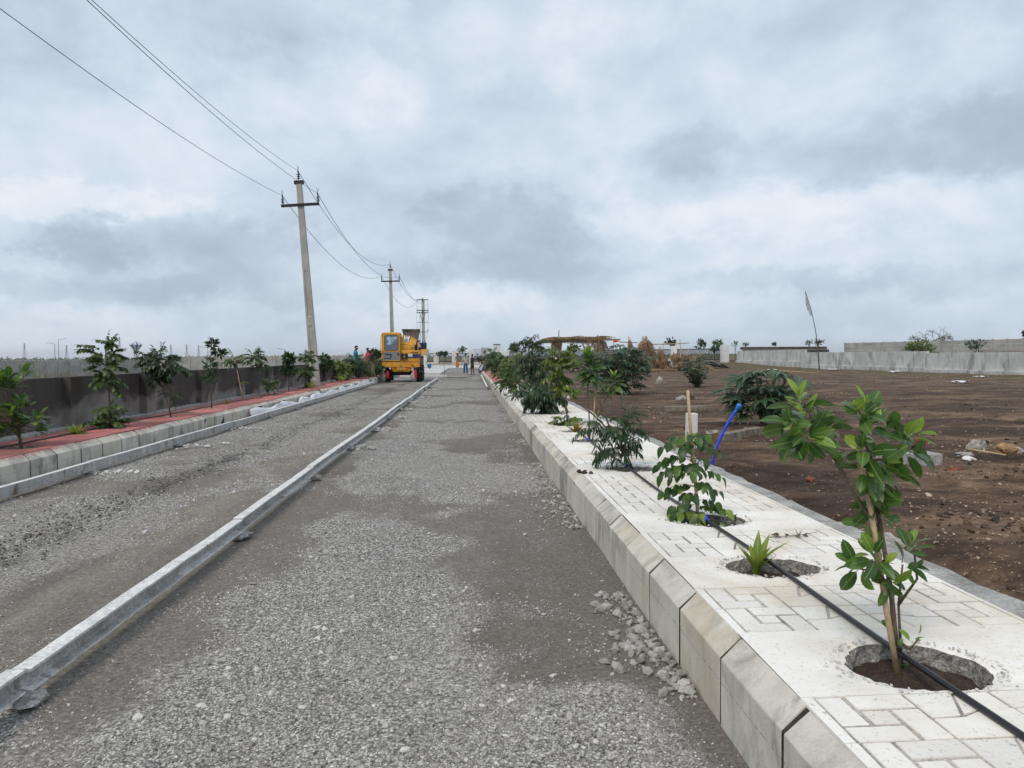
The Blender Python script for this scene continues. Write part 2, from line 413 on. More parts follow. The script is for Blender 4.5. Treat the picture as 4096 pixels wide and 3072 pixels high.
# --- kerb concrete
def mat_kerb(name, red):
    m_, t = newmat(name); P = t.pos; x, y, z = t.sep(P)
    oi = t.n('ShaderNodeObjectInfo').outputs['Random']
    a = t.noise(t.map(P, (1, 1, .6)), 4.0, 7, .62, .5); b = t.noise(P, 22, 5, .6)
    tan = t.ramp(oi, [(0, (.45, .395, .305)), (.35, (.52, .485, .41)), (.7, (.44, .415, .36)), (1, (.25, .235, .205))])
    col = t.mix(t.ramp(a, [(.36, 0), (.60, 1)]), tan, t.mix(.6, tan, (.66, .63, .57)))
    dk = t.ramp(t.noise(t.map(P, (1, 1, .5), (1, 4, 2)), 3.1, 7, .65, .8), [(.50, 0), (.64, 1)])
    dk2 = t.m('MULTIPLY', dk, t.m('ADD', t.m('MULTIPLY', t.ramp(oi, [(.45, 0), (.8, 1)]), .45), .42))
    col = t.mix(dk2, col, (.17, .165, .15))
    brk = t.ramp(t.noise(t.map(P, (1, 6, 1)), 5, 3, .6), [(.45, 0), (.52, 1)])
    ln = t.m('LESS_THAN', t.m('ABSOLUTE', t.m('SUBTRACT', z, t.m('ADD', .176, t.m('MULTIPLY', oi, .004)))), .0020)
    col = t.mix(t.m('MULTIPLY', t.m('MULTIPLY', ln, brk), .8), col, (.13, .15, .19))
    if red:
        e = t.m('ADD', z, t.m('MULTIPLY', t.m('SUBTRACT', t.noise(t.map(P, (1, 1.6, 1)), 6, 6, .7, .6), .5), .16))
        rm = t.m('MULTIPLY', t.ramp(e, [(.315, 0), (.340, 1)]), t.ramp(t.noise(P, .7, 3, .5), [(.36, .15), (.56, 1)]))
        col = t.mix(t.m('MULTIPLY', rm, .8), col, (.36, .12, .11))
    f = t.noise(P, 120, 4, .6)
    col = t.mix(.16, col, t.ramp(f, [(.3, .2), (.7, .85)]), 'OVERLAY')
    finish(t, col, .78, t.bump(t.m('ADD', t.m('MULTIPLY', b, .8), t.m('MULTIPLY', f, .3)), .3, .006), .3); return m_
M_MORTAR = surf('dark_mortar', (.022, .019, .016), (.06, .052, .045), 12, 60, .2, .95, .5, .01)
M_KERB = mat_kerb('kerb_concrete', False); M_KERBL = mat_kerb('kerb_concrete_red_smears', True)

# --- walls
def mat_damp():
    m_, t = newmat('damp_plaster'); P = t.pos; x, y, z = t.sep(P)
    a = t.noise(t.map(P, (1, .55, .8), (0, .35, 0)), .85, 6, .55, .35)
    hgt = t.m('SUBTRACT', 1.12, z)
    dry = t.ramp(t.m('ADD', t.m('MULTIPLY', hgt, .55), t.m('MULTIPLY', t.m('SUBTRACT', a, .5), 1.7)), [(.26, 0), (.40, .9)])
    col = t.mix(dry, (.066, .060, .054), (.23, .218, .20))
    col = t.mix(.35, col, t.ramp(t.noise(t.map(P, (1, 2.2, .5)), 3.5, 6, .6), [(.3, .25), (.7, .75)]), 'OVERLAY')
    f = t.noise(P, 60, 5, .6)
    finish(t, col, .85, t.bump(f, .2, .004), .2); return m_
M_DAMP = mat_damp()
def mat_greywall():
    m_, t = newmat('grey_plaster'); P = t.pos
    a = t.noise(t.map(P, (1, 1, .8)), 1.1, 6, .62, .3); s_ = t.noise(t.map(P, (1.2, 1.5, .55), (2, 0, 0)), 1.1, 7, .65, .5)
    col = t.ramp(a, [(.34, (.40, .40, .395)), (.62, (.58, .58, .57))])
    col = t.mix(t.ramp(s_, [(.52, 0), (.64, .85)]), col, (.235, .235, .23))
    wp = t.ramp(t.noise(t.map(P, (1, .5, .7), (7, 2, 0)), .8, 4, .5), [(.66, 0), (.70, .8)])
    col = t.mix(wp, col, (.66, .66, .65))
    finish(t, col, .85, t.bump(t.noise(P, 30, 5, .6), .25, .008), .2); return m_
M_GREYW = mat_greywall()
M_PRECAST = surf('precast_concrete', (.27, .265, .255), (.40, .395, .38), .6, 20, .12, .9, .3, .01, 12, rand=.07, stain=(.9, .56, .2, (.19, .185, .175)))
M_POLE = surf('pole_concrete', (.30, .29, .27), (.42, .405, .375), 1.6, 40, .12, .85, .25, .006, 30, stain=(1.3, .60, .2, (.24, .23, .21)))
M_IRON = plain('dark_iron', (.018, .017, .02), .55, .2, .4)
M_RAIL = surf('crusted_steel', (.48, .48, .475), (.70, .695, .68), 9, 60, .25, .75, .6, .006, 45, stain=(7, .60, .10, (.21, .19, .17)), spec=.35)
M_RAILWEB = surf('shaded_stained_steel', (.28, .275, .265), (.45, .445, .435), 7, 60, .25, .7, .5, .006, 40, stretch=(1, 1, .4), stain=(5, .58, .12, (.13, .09, .06)), spec=.35)  # rust-stained steel for the web, darkened so its colour carries the recess shade
M_CHUNK = surf('grey_rubble', (.22, .215, .205), (.42, .41, .40), 18, 80, .3, .92, .6, .01, 45)
M_NEWSLAB = surf('new_concrete', (.42, .425, .42), (.56, .56, .55), .35, 12, .08, .7, .1, .004, 30)
M_WIRE = plain('wire_dark', (.03, .03, .032), .5, .3)
M_WHITEPL = surf('white_plaster', (.58, .575, .56), (.72, .715, .70), .9, 20, .1, .85, .2, .006, 20, stain=(.8, .62, .15, (.42, .41, .39)))
M_BLKPIPE = plain('black_pipe', (.012, .012, .014), .35, 0, .5)
M_BLUE = plain('blue_pipe', (.012, .055, .62), .35, 0, .5, .06)
M_BLUECAP = plain('blue_cap', (.02, .22, .72), .4, 0, .5, .06)
M_BAMBOO = surf('bamboo', (.34, .24, .14), (.50, .38, .235), 12, 60, .15, .7, .2, .003, 50, stretch=(1, 1, .2))
M_BARK = surf('bark', (.075, .06, .04), (.16, .125, .085), 30, 90, .2, .85, .4, .004, 60, stretch=(1, 1, .3))
M_GREENSTEM = surf('green_stem', (.10, .11, .045), (.17, .17, .075), 20, 60, .1, .7, .2, .003)
M_BRICK = surf('broken_brick', (.13, .04, .028), (.23, .085, .06), 25, 80, .3, .9, .5, .008, 50)
M_STONEG = surf('grey_stone', (.20, .19, .175), (.40, .385, .36), 12, 60, .3, .9, .6, .02, 30)
M_STONEB = surf('brown_stone', (.22, .13, .065), (.38, .25, .14), 10, 60, .25, .9, .5, .02, 30)
M_PLASTICW = plain('white_plastic', (.72, .73, .75), .35, 0, .5, .06)

# ================================================================== GROUND
ROADL, ROADR = -5.30, 1.005
def sstep(a, b, x):
    t_ = np.clip((np.asarray(x, float) - a) / (b - a), 0, 1); return t_ * t_ * (3 - 2 * t_)
def gz(x, y, lumps=True):
    x = np.asarray(x, float); y = np.asarray(y, float)
    right = .27 - .09 * sstep(12, 45, y) + .44 * sstep(64, 86, y)
    right = right + 1.1 * sstep(36, 66, x) * (1 - sstep(140, 260, x)) * (1 - sstep(180, 320, y))
    left = 0.05 - 1.0 * sstep(8, 40, -x)
    z = np.where(x > 0, right, left)
    corr = sstep(2.42, 2.50, x) + sstep(6.98, 7.05, -x)
    z = z * np.clip(corr, 0, 1) + (-.14) * (1 - np.clip(corr, 0, 1))
    cross = sstep(82, 84, y) * (1 - sstep(104.6, 105.4, y)) * sstep(-10, -9, x)
    z = z * (1 - cross) + (-.14) * cross
    z = np.where((y > 105) & (x <= 2.6) & (x > -9), .30 - .5 * sstep(118, 200, y), z)
    far = sstep(200, 420, np.hypot(x, y)); z = z * (1 - far) - .3 * far
    if lumps:
        am = np.where((x > 2.5) & (y < 70), 1.0, 0.0)
        z = z + am * (.026 * fbm(x * 1.1, y * 1.1, 3) + .013 * fbm(x * 5, y * 5, 8, 3) + .03 * fbm(x * .3, y * .3, 5, 2) * sstep(3, 6, x))
        z = z + am * sstep(2.9, 3.6, x) * (.018 * np.sin((y * .86 + x * .5) * 7.0 + 2.5 * fbm(x * .7, y * .7, 51, 2)) * np.clip(fbm(x * .45, y * .45, 53, 2), 0, 1))
        z = z - am * .05 * np.exp(-((x - 2.78) / .14) ** 2)
    return z
def axis(parts):
    out = []
    for a, b, s_ in parts: out += list(np.arange(a, b, s_))
    return np.array(sorted(set(np.round(out, 4))))
gx = axis([(-4000, -400, 300), (-400, -60, 34), (-60, -7, 5), (-7, -6.9, .05), (-6.9, 2.4, 1.3), (2.4, 7.5, .06), (7.5, 14, .16), (14, 36, .7), (36, 80, 4), (80, 400, 25), (400, 4001, 300)])
gy = axis([(-40, 1.5, 6), (1.5, 12, .07), (12, 24, .2), (24, 70, .8), (70, 125, 1.5), (125, 400, 20), (400, 7001, 400)])
GX, GY = np.meshgrid(gx, gy); GZ = gz(GX, GY)
nx_, ny_ = len(gx), len(gy)
V = np.stack([GX.ravel(), GY.ravel(), GZ.ravel()], 1)
ii = (np.arange(ny_ - 1)[:, None] * nx_ + np.arange(nx_ - 1)[None, :]).ravel()
F = np.stack([ii, ii + 1, ii + 1 + nx_, ii + nx_], 1)
ground = mesh_obj('ground', npmesh('ground', V, F, M_SOIL, None, True)); tag(ground, kind='structure')
def G(x, y): return float(gz(np.array([x]), np.array([y]))[0])

# ================================================================== ROAD
def rz_(x, y):
    return .006 * fbm(np.asarray(x) * 1.3, np.asarray(y) * .9, 12) + .010 * vn(np.asarray(x) * .5, np.asarray(y) * .25, 14) - .006
def mask_mud(x, y):
    x = np.asarray(x, float); y = np.asarray(y, float)
    m = .50 + .95 * fbm(x * .75 + 3, y * .5, 41, 4) - .32
    for cx, cy, rx_, ry_, a_ in ((.35, 5.1, .55, .55, .7), (.45, 3.35, .45, .16, .8), (.1, 3.75, .55, .18, .55), (.55, 6.6, .35, .9, .6), (-.3, 8.0, .8, .7, .5), (-.6, 11.5, .9, .5, .5), (-1.5, 5.2, .35, 1.6, .45), (.75, 4.4, .2, .6, .5), (-.7, 2.9, .35, .2, .4)):
        m = m + a_ * np.exp(-((x - cx) / rx_) ** 2 - ((y - cy) / ry_) ** 2)
    return np.clip(m + .55 * np.exp(-((x - 1.0) / .22) ** 2) + .35 * np.exp(-((x + 1.72) / .20) ** 2), 0, 1)
def mask_dust(x, y):
    x = np.asarray(x, float); y = np.asarray(y, float)
    return np.clip(.36 + .9 * fbm(x * .6 + 11, y * .35 + 5, 45, 4) - .12, 0, 1)
rx = np.linspace(ROADL - .02, ROADR + .02, 110); ry = axis([(.4, 12, .09), (12, 30, .25), (30, 84.01, .9)])
RX, RY = np.meshgrid(rx, ry); RZ = rz_(RX, RY)
V = np.stack([RX.ravel(), RY.ravel(), RZ.ravel()], 1); n_ = len(rx)
ii = (np.arange(len(ry) - 1)[:, None] * n_ + np.arange(n_ - 1)[None, :]).ravel()
F = np.stack([ii, ii + 1, ii + 1 + n_, ii + n_], 1)
b0 = len(V); V = np.vstack([V, [(-9, 83.9, -.02), (60, 83.9, -.02), (60, 105.2, -.02), (-9, 105.2, -.02)]]); F = np.vstack([F, [(b0, b0 + 1, b0 + 2, b0 + 3)]])
road = mesh_obj('road', npmesh('road', V, F, M_ROAD, None, True)); tag(road, kind='structure')
for nm_, fn_ in (('mud', mask_mud), ('dust', mask_dust)):
    at_ = road.data.attributes.new(nm_, 'FLOAT', 'POINT'); at_.data.foreach_set('value', fn_(V[:, 0], V[:, 1]).astype(np.float32))

# loose crushed stone: real little rocks, one uncountable mass
OCT = np.array([(1, 0, 0), (0, 1, 0), (-1, 0, 0), (0, -1, 0), (0, 0, 1), (0, 0, -1)], float)
OCF = np.array([(0, 1, 4), (1, 2, 4), (2, 3, 4), (3, 0, 4), (1, 0, 5), (2, 1, 5), (3, 2, 5), (0, 3, 5)])
ICV = np.array(ICO[1][0]); ICF = np.array(ICO[1][1])
def scatter(name, pts, size, mat, seed, base=(OCT, OCF), flat=.62, sink=.25, tone=None, parent=None):
    rs = np.random.RandomState(seed); n = len(pts); BV, BF = base; k = len(BV)
    P = np.repeat(BV[None], n, 0) * (1 + .55 * (rs.rand(n, k, 3) - .5)) 
    P *= np.stack([.75 + .6 * rs.rand(n), .75 + .6 * rs.rand(n), np.full(n, flat) * (.8 + .5 * rs.rand(n))], 1)[:, None, :]
    # random rotation: tilt then spin
    t1 = (rs.rand(n) - .5) * 1.3; t2 = (rs.rand(n) - .5) * 1.3; t3 = rs.rand(n) * 6.283
    def rot(P, a, i, j):
        c, s_ = np.cos(a)[:, None], np.sin(a)[:, None]; A, B = P[:, :, i].copy(), P[:, :, j].copy()
        P[:, :, i] = c * A - s_ * B; P[:, :, j] = s_ * A + c * B
    rot(P, t1, 1, 2); rot(P, t2, 0, 2); rot(P, t3, 0, 1)
    P *= size[:, None, None]
    P += pts[:, None, :]; P[:, :, 2] += (size * (flat * .75 - sink))[:, None]
    F = (BF[None] + (np.arange(n) * k)[:, None, None]).reshape(-1, 3)
    tn = np.repeat((rs.rand(n) if tone is None else tone)[:, None], k, 1).ravel()
    o = mesh_obj(name, npmesh(name, P.reshape(-1, 3), F, mat, tn), parent)
    return o
rs = np.random.RandomState(3)
def road_pts(n, y0, y1, seed, pw=1.0):
    rs = np.random.RandomState(seed)
    u = rs.rand(n); y = y0 * (y1 / y0) ** u
    x = -5.0 + rs.rand(n) * 6.0
    # keep what the frame can see
    keep = (x / y > -.82) & (x / y < .50)
    m = .5 + .5 * fbm(x * .9, y * .55, 21, 4) + .25 * fbm(x * 4, y * 4, 23, 2)
    keep &= rs.rand(n) < np.clip(m * 1.5, .10, 1) * (1 - .93 * sstep(.34, .92, mask_mud(x, y) + .25 * vn(x * 5, y * 5, 3))) * (1 - .6 * mask_dust(x, y))
    keep &= np.abs(x + 1.94) > .05
    return x[keep], y[keep]
x, y = road_pts(420000, 2.15, 17, 31)
sz = .0020 + .0058 * np.random.RandomState(4).rand(len(x)) ** 2.6 + .00015 * y
o = scatter('gravel', np.stack([x, y, rz_(x, y)], 1), sz, M_STONE, 41)
print('STONES', len(x)); tag(o, 'loose grey crushed stone strewn over the road base', 'gravel', kind='stuff')
x, y = road_pts(7000, 2.2, 26, 33)
sz = .008 + .013 * np.random.RandomState(6).rand(len(x)) ** 2.5
o = scatter('coarse_gravel', np.stack([x, y, rz_(x, y)], 1), sz, M_STONE, 43, (ICV, ICF), .5, .28)
tag(o, 'larger flat grey stones pressed into the road base', 'gravel', kind='stuff')
x, y = road_pts(42000, 6.0, 34, 35)
sz = .004 + .008 * np.random.RandomState(16).rand(len(x)) ** 2.4 + .00025 * y
o = scatter('far_gravel', np.stack([x, y, rz_(x, y)], 1), sz, M_STONE, 45, flat=.5, sink=.2)
tag(o, 'crushed stone spread over the farther stretch of the road base', 'gravel', kind='stuff')
# drift of bigger stones along the foot of the right kerb
rs = np.random.RandomState(9)
n = 2600; y = 2.2 + 20 * rs.rand(n) ** 1.6
x = 1.0 - np.abs(rs.randn(n)) * (.065 + .06 * (vn(y * .9, y * 0, 2) > 0)) - .02
dens = vn(y * 1.1, y * 0 + 3, 5); keep = (dens > -.25) | ((y > 3.0) & (y < 4.4))
keep &= (x > .3)
x, y = x[keep], y[keep]
sz = .006 + .018 * rs.rand(len(x)) ** 2.2; sz[(y > 2.95) & (y < 4.3)] *= 1.25
o = scatter('kerbside_rubble', np.stack([x, y, rz_(x, y)], 1), sz, M_STONE, 47, (ICV, ICF), .75, .15, .05 + .6 * rs.rand(len(x)))
tag(o, 'pale broken stones drifted along the foot of the right kerb', 'gravel', kind='stuff')
# dark crumbs on the left lane
n = 3600; y = 4.2 * (26 / 4.2) ** rs.rand(n); x = -3.55 + .24 * rs.randn(n) + .25 * vn(y * .4, y * 0, 7); keep = vn(x * 1.5, y * .8, 9) > -.2
x, y = x[keep], y[keep]
o = scatter('asphalt_crumbs', np.stack([x, y, rz_(x, y)], 1), .004 + .011 * rs.rand(len(x)) ** 2.2, M_CRUMB, 49, (ICV, ICF), .7, .2)
tag(o, 'dark crumbs of old asphalt in a line along the left lane', 'gravel', kind='stuff')
# stones on the soil field
n = 26000; y = 2.3 * (46 / 2.3) ** rs.rand(n); x = 2.62 + (y * .78 + 1.0) * rs.rand(n)
keep = rs.rand(len(x)) < np.clip(.35 + .6 * fbm(x * .8, y * .8, 33), .06, 1); x, y = x[keep], y[keep]
sz = (.0025 + .010 * rs.rand(len(x)) ** 4) * (1 + y * .05)
o = scatter('field_grit', np.stack([x, y, gz(x, y)], 1), sz, M_FIELDSTONE, 51, flat=.6, sink=.2)
tag(o, 'pale grit and small stones scattered on the brown soil', 'gravel', kind='stuff')

n = 9000; y = 2.4 * (40 / 2.4) ** rs.rand(n); x = 2.75 + (y * .78 + .8) * rs.rand(n); keep = rs.rand(n) < np.clip(.25 + 1.1 * fbm(x * .7, y * .7, 37), .03, 1); x, y = x[keep], y[keep]
o = scatter('soil_clods', np.stack([x, y, gz(x, y)], 1), (.006 + .022 * rs.rand(len(x)) ** 3) * (1 + y * .008), M_CLOD, 53, (ICV, ICF), .7, .25)
tag(o, 'crumbly brown clods of earth over the field', 'soil', kind='stuff')
# ================================================================== KERBS
def kerb(label, xf, sgn, y0, n, mat, seed):
    root = thing('kerb', label, 'kerb', (xf, 0, 0))
    rr = random.Random(seed); meshes = []
    for k in range(6):
        b = MB(); j = lambda a: rr.uniform(-a, a)
        pf = [(0, -.06), (0 + j(.002), .275 + j(.003)), (.083 + j(.003), .352 + j(.003)), (.094, .351), (.094, -.06)]
        if sgn < 0: pf = [(-p[0], p[1]) for p in reversed(pf)]
        b.extr(pf, .010, .5575)
        meshes.append(b.mesh('kerb_block', mat))
    b = MB(); pf = [(.0035, -.06), (.0035, .271), (.086, .346), (.091, -.06)]
    if sgn < 0: pf = [(-p[0], p[1]) for p in reversed(pf)]
    b.extr(pf, y0, y0 + n * .5675); b.build('mortar', M_MORTAR, root)
    for i in range(n):
        o = mesh_obj('kerb_block', meshes[rr.randrange(6)], root, (rr.uniform(-.003, .003), y0 + i * .5675, rr.uniform(-.003, .003)))
        o.rotation_euler = (rr.uniform(-.004, .004), rr.uniform(-.008, .008), rr.uniform(-.004, .004))
        if i < 26:
            bv = o.modifiers.new('bevel', 'BEVEL'); bv.width = .005; bv.segments = 2; bv.limit_method = 'ANGLE'
    return root
kerb('long row of bevelled concrete kerb blocks along the white footpath on the right', 1.005, 1, 2.205 - 4 * .5675, 124, M_KERB, 1)
kerb('row of bevelled concrete kerb blocks with red paint smears along the red footpath', -5.30, -1, 4.9, 138, M_KERBL, 2)

# ================================================================== FOOTPATHS
HOLES_R = []
def ring_cells(b, x0, x1, y0, y1, hx, hy, rx_, ry_, z, seed, soil, rimj=.012):
    rr = random.Random(seed); off = rr.random() * 90
    angs = [2 * math.pi * k / 44 for k in range(44)]
    for cx, cy in ((x0, y0), (x1, y0), (x1, y1), (x0, y1)): angs.append(math.atan2(cy - hy, cx - hx) % (2 * math.pi))
    angs = sorted(set(round(a, 5) for a in angs)); n = len(angs)
    rings = [[], [], [], [], [], []]
    for a in angs:
        c, s_ = math.cos(a), math.sin(a)
        tx = ((x1 - hx) / c if c > 0 else (x0 - hx) / c) if abs(c) > 1e-6 else 1e9
        ty = ((y1 - hy) / s_ if s_ > 0 else (y0 - hy) / s_) if abs(s_) > 1e-6 else 1e9
        t_ = min(tx, ty)
        k = 1 + .13 * mnoise.noise(Vector((c * 1.2 + off, s_ * 1.2, 0))) + .05 * mnoise.noise(Vector((c * 5 + off, s_ * 5, 3)))
        r0 = min(1 / math.sqrt((c / rx_) ** 2 + (s_ / ry_) ** 2) * k, t_ - .02)
        rings[0].append((hx + c * t_, hy + s_ * t_, z))
        r1 = min(r0 + .035 + rr.uniform(0, .02), t_ - .008)
        rings[1].append((hx + c * r1, hy + s_ * r1, z + rr.uniform(-.002, .002)))
        r2 = r0 + rr.uniform(-rimj, rimj) * .6
        rings[2].append((hx + c * r2, hy + s_ * r2, z - rr.uniform(.004, .014)))
        for q, dz, kk in ((3, .045, .985), (4, .09, .955), (5, .15, .93)):
            r3 = r0 * kk + rr.uniform(-rimj, rimj)
            rings[q].append((hx + c * r3, hy + s_ * r3, z - dz))
    vs = [p for r_ in rings for p in r_]; f0 = []; f1 = []
    for q in range(5):
        for i in range(n):
            j = (i + 1) % n; fc = (q * n + i, q * n + j, (q + 1) * n + j, (q + 1) * n + i)
            (f0 if q < 2 else f1).append(fc)
    b.add(vs, f0 , None, 0); base = len(b.v) - len(vs)
    b.f += [tuple(base + i for i in f) for f in f1]; b.m += [1] * len(f1)
    # soil at the bottom of the pit, humped
    rr_ = [(0, 1)] + [(q, n) for q in (.35, .7, 1.04)]
    sv = [(hx, hy, z - .050 + rr.uniform(-.01, .01))]
    for q in (.35, .7, 1.06):
        for i, a in enumerate(angs):
            p = rings[5][i]; sv.append((hx + (p[0] - hx) * q, hy + (p[1] - hy) * q, z - .055 - .02 * q + .03 * mnoise.noise(Vector((p[0] * 9 * q, p[1] * 9 * q, off)))))
    sf = [(0, 1 + i, 1 + (i + 1) % n) for i in range(n)]
    for q in range(2):
        for i in range(n):
            j = (i + 1) % n; sf.append((1 + q * n + i, 1 + (q + 1) * n + i, 1 + (q + 1) * n + j, 1 + q * n + j))
    soil.append((sv, sf))

ZP = .358
PIN = [[(0, .34), (.32, .34), (.32, 1), (0, 1)], [(.34, .67), (1, .67), (1, 1), (.34, 1)], [(.34, .34), (.65, .34), (.65, .65), (.34, .65)], [(.67, 0), (1, 0), (1, .65), (.67, .65)], [(0, 0), (.65, 0), (.65, .32), (0, .32)]]
HX1 = [[(0, .42), (.36, .45), (.58, 1), (0, 1)], [(.58, 1), (.36, .45), (.68, .60), (1, .58), (1, 1)], [(1, .58), (.68, .60), (.62, 0), (1, 0)], [(.62, 0), (.68, .60), (.36, .45), (0, .42), (0, 0)]]
mirror = lambda P: [[(1 - x_, y_) for x_, y_ in reversed(p)] for p in P]
def shrink(poly, d):
    n = len(poly); out = []
    for i in range(n):
        p0, p1, p2 = Vector(poly[i - 1]), Vector(poly[i]), Vector(poly[(i + 1) % n])
        e1 = (p1 - p0).normalized(); e2 = (p2 - p1).normalized()
        n1_ = Vector((-e1.y, e1.x)); n2_ = Vector((-e2.y, e2.x)); k = (n1_ + n2_)
        if k.length < 1e-6: k = n1_
        k.normalize(); c = max(.35, k.dot(n1_)); out.append(tuple(p1 + k * (d / c)))
    return out

def footpath(name, x0, x1, segs, mats, seed, tile_w=None):
    base = MB(); soil = []
    tiles = []
    for s_ in segs:
        y0, y1 = s_[0], s_[1]
        if s_[2] == 'tile':
            base.add([(x0, y0, ZP - .0055), (x1, y0, ZP - .0055), (x1, y1, ZP - .0055), (x0, y1, ZP - .0055)], [(0, 1, 2, 3)], None, 2)
            base.add([(x0, y0, ZP), (x1, y0, ZP), (x1, y0, ZP - .0055), (x0, y0, ZP - .0055)], [(0, 1, 2, 3)], None, 0)
            base.add([(x0, y1, ZP), (x1, y1, ZP), (x1, y1, ZP - .0055), (x0, y1, ZP - .0055)], [(3, 2, 1, 0)], None, 0)
            rows = max(1, round((y1 - y0) / .277)); d = (y1 - y0) / rows
            for r_ in range(rows): tiles.append((y0 + r_ * d, d))
        elif s_[2] == 'plain':
            base.add([(x0, y0, ZP), (x1, y0, ZP), (x1, y1, ZP), (x0, y1, ZP)], [(0, 1, 2, 3)], None, 0)
        else:
            hx, hy, a_, b_ = s_[2]
            ring_cells(base, x0, x1, y0, y1, hx, hy, a_, b_, ZP, seed + int(hy * 100), soil)
    ya, yb = min(s_[0] for s_ in segs), max(s_[1] for s_ in segs)
    for xx, o_ in ((x0, 1), (x1, -1)):
        q = [(xx, ya, ZP - .012), (xx, yb, ZP - .012), (xx, yb, -.12), (xx, ya, -.12)]
        base.add(q if o_ > 0 else q[::-1], [(0, 1, 2, 3)], None, 0)
    fp = base.build(name, mats); tag(fp, kind='structure')
    for sv, sf in soil:
        b = MB(); b.add(sv, sf); b.build('soil', M_PIT, fp, True)
    return fp, tiles

segsR = [(0.0, .55, 'plain'), (.55, 1.15, 'tile'), (1.15, 1.70, 'plain'), (1.70, 2.26, 'tile'), (2.26, 2.815, (1.625, 2.47, .255, .20)), (2.815, 3.37, 'tile'), (3.37, 3.914, (1.625, 3.70, .25, .175)), (3.914, 4.47, 'tile'),
         (4.47, 5.03, (1.665, 4.80, .25, .175)), (5.03, 6.72, 'tile'), (6.72, 7.32, (1.66, 7.05, .26, .18)), (7.32, 7.86, 'tile'), (7.86, 8.65, (1.665, 8.11, .25, .19)), (8.65, 9.75, (1.61, 9.45, .27, .20)),
         (9.75, 10.35, 'tile'), (10.35, 10.95, (1.66, 10.66, .26, .2)), (10.95, 11.38, 'tile'), (11.38, 11.95, (1.63, 11.66, .25, .19)), (11.95, 13.7, 'tile'), (13.7, 14.25, (1.58, 13.98, .25, .19))]
yy = 14.25
for hy in (16.9, 20.0, 22.9, 25.8):
    segsR += [(yy, hy - .3, 'tile'), (hy - .3, hy + .3, (1.6, hy, .26, .2))]; yy = hy + .3
segsR += [(yy, 29.2, 'tile')]
FPR, tiles = footpath('footpath', 1.091, 2.37, segsR, [M_WHITE, M_PITWALL, M_GROUT], 5)
# stamped pieces
XT0, XT1 = 1.135, 2.345; SW = (XT1 - XT0) / 4
pats = [PIN, HX1, mirror(HX1), mirror(PIN)]
cache = {}; rr = random.Random(77); count = 0; far = MB()
for (y0, d) in tiles:
    for ci in range(4):
        flip = False
        for pi, poly in enumerate(pats[ci]):
            P = shrink([(p[0] * SW, p[1] * d) for p in poly], .0052)
            if count < 290:
                key = (ci, pi, round(d, 3))
                if key not in cache:
                    b = MB(); b.prism([(p[0] + rr.uniform(-.002, .002), p[1] + rr.uniform(-.002, .002)) for p in P], -.02, 0, inset=.003); cache[key] = b.mesh('tile', M_WHITE)
                o = mesh_obj('tile', cache[key], FPR, (XT0 + ci * SW, y0, ZP + rr.uniform(-.002, .0015)))
                o.rotation_euler = (rr.uniform(-.003, .003), rr.uniform(-.003, .003), 0); count += 1
            else:
                zt = ZP + rr.uniform(-.002, .0015)
                far.prism([(p[0] + XT0 + ci * SW, p[1] + y0) for p in P], ZP - .02, zt)
    # plain strips at both edges of the stamped band
    far.prism([(1.0915, y0 + .002), (1.127, y0 + .002), (1.130, y0 + d - .002), (1.0915, y0 + d - .002)], ZP - .02, ZP - .001)
    far.prism([(2.349, y0 + .002), (2.3695, y0 + .002), (2.3695, y0 + d - .002), (2.349, y0 + d - .002)], ZP - .02, ZP - .001)
o = far.build('tile', M_WHITE, FPR); o['kind'] = 'stuff'
# red stretch beyond
segs = []; yy = 29.2
for hy in (32.0, 35.5, 38.7, 42.0, 45.5, 49.0, 52.5):
    segs += [(yy, hy - .35, 'plain'), (hy - .35, hy + .35, (1.62, hy, .26, .2))]; yy = hy + .35
segs += [(yy, 68, 'plain')]
FPR2, _ = footpath('footpath', 1.091, 2.37, segs, [M_RED, M_PITWALL, M_GROUT], 9)
# left red footpath
LH = [(-5.83, 9.55), (-6.02, 11.25), (-5.95, 12.15), (-5.95, 13.2), (-5.83, 14.28), (-5.95, 15.4), (-5.91, 16.68), (-6.0, 18.0), (-6.04, 19.5), (-6.02, 20.7), (-6.02, 21.95), (-6.05, 23.2), (-6.07, 24.6), (-6.05, 25.8), (-6.07, 27.1), (-6.07, 32.1), (-6.07, 35.0), (-6.07, 38.1), (-6.07, 42.8), (-6.0, 45.6)]
segs = []; yy = 4.0
for hx, hy in LH:
    segs += [(yy, hy - .30, 'plain'), (hy - .30, hy + .30, (hx, hy, .23, .17))]; yy = hy + .30
segs += [(yy, 84, 'plain')]
FPL, _ = footpath('footpath', -6.40, -5.386, segs, [M_RED, M_PITWALL, M_GROUT], 13)
# crumbs of concrete round the near planting holes
pts = []; rr = random.Random(5)
for hx, hy, a_, b_ in [s_[2] for s_ in segsR if not isinstance(s_[2], str)][:9]:
    for k in range(420):
        a = rr.uniform(0, 6.283); q = abs(rr.gauss(1.06, .10))
        pts.append((hx + math.cos(a) * a_ * q, hy + math.sin(a) * b_ * q, ZP if q > 1.05 else ZP - .10 - .03 * q))
pts = np.array(pts); pts = pts[(pts[:, 0] > 1.11) & (pts[:, 0] < 2.36)]
rs = np.random.RandomState(2)
o = scatter('concrete_crumbs', pts, .0025 + .007 * rs.rand(len(pts)) ** 3, M_STONE, 61, flat=.7, sink=.1, tone=.6 + .4 * rs.rand(len(pts)))
tag(o, 'whitish concrete crumbs round the rims of the planting holes', 'rubble', kind='stuff')
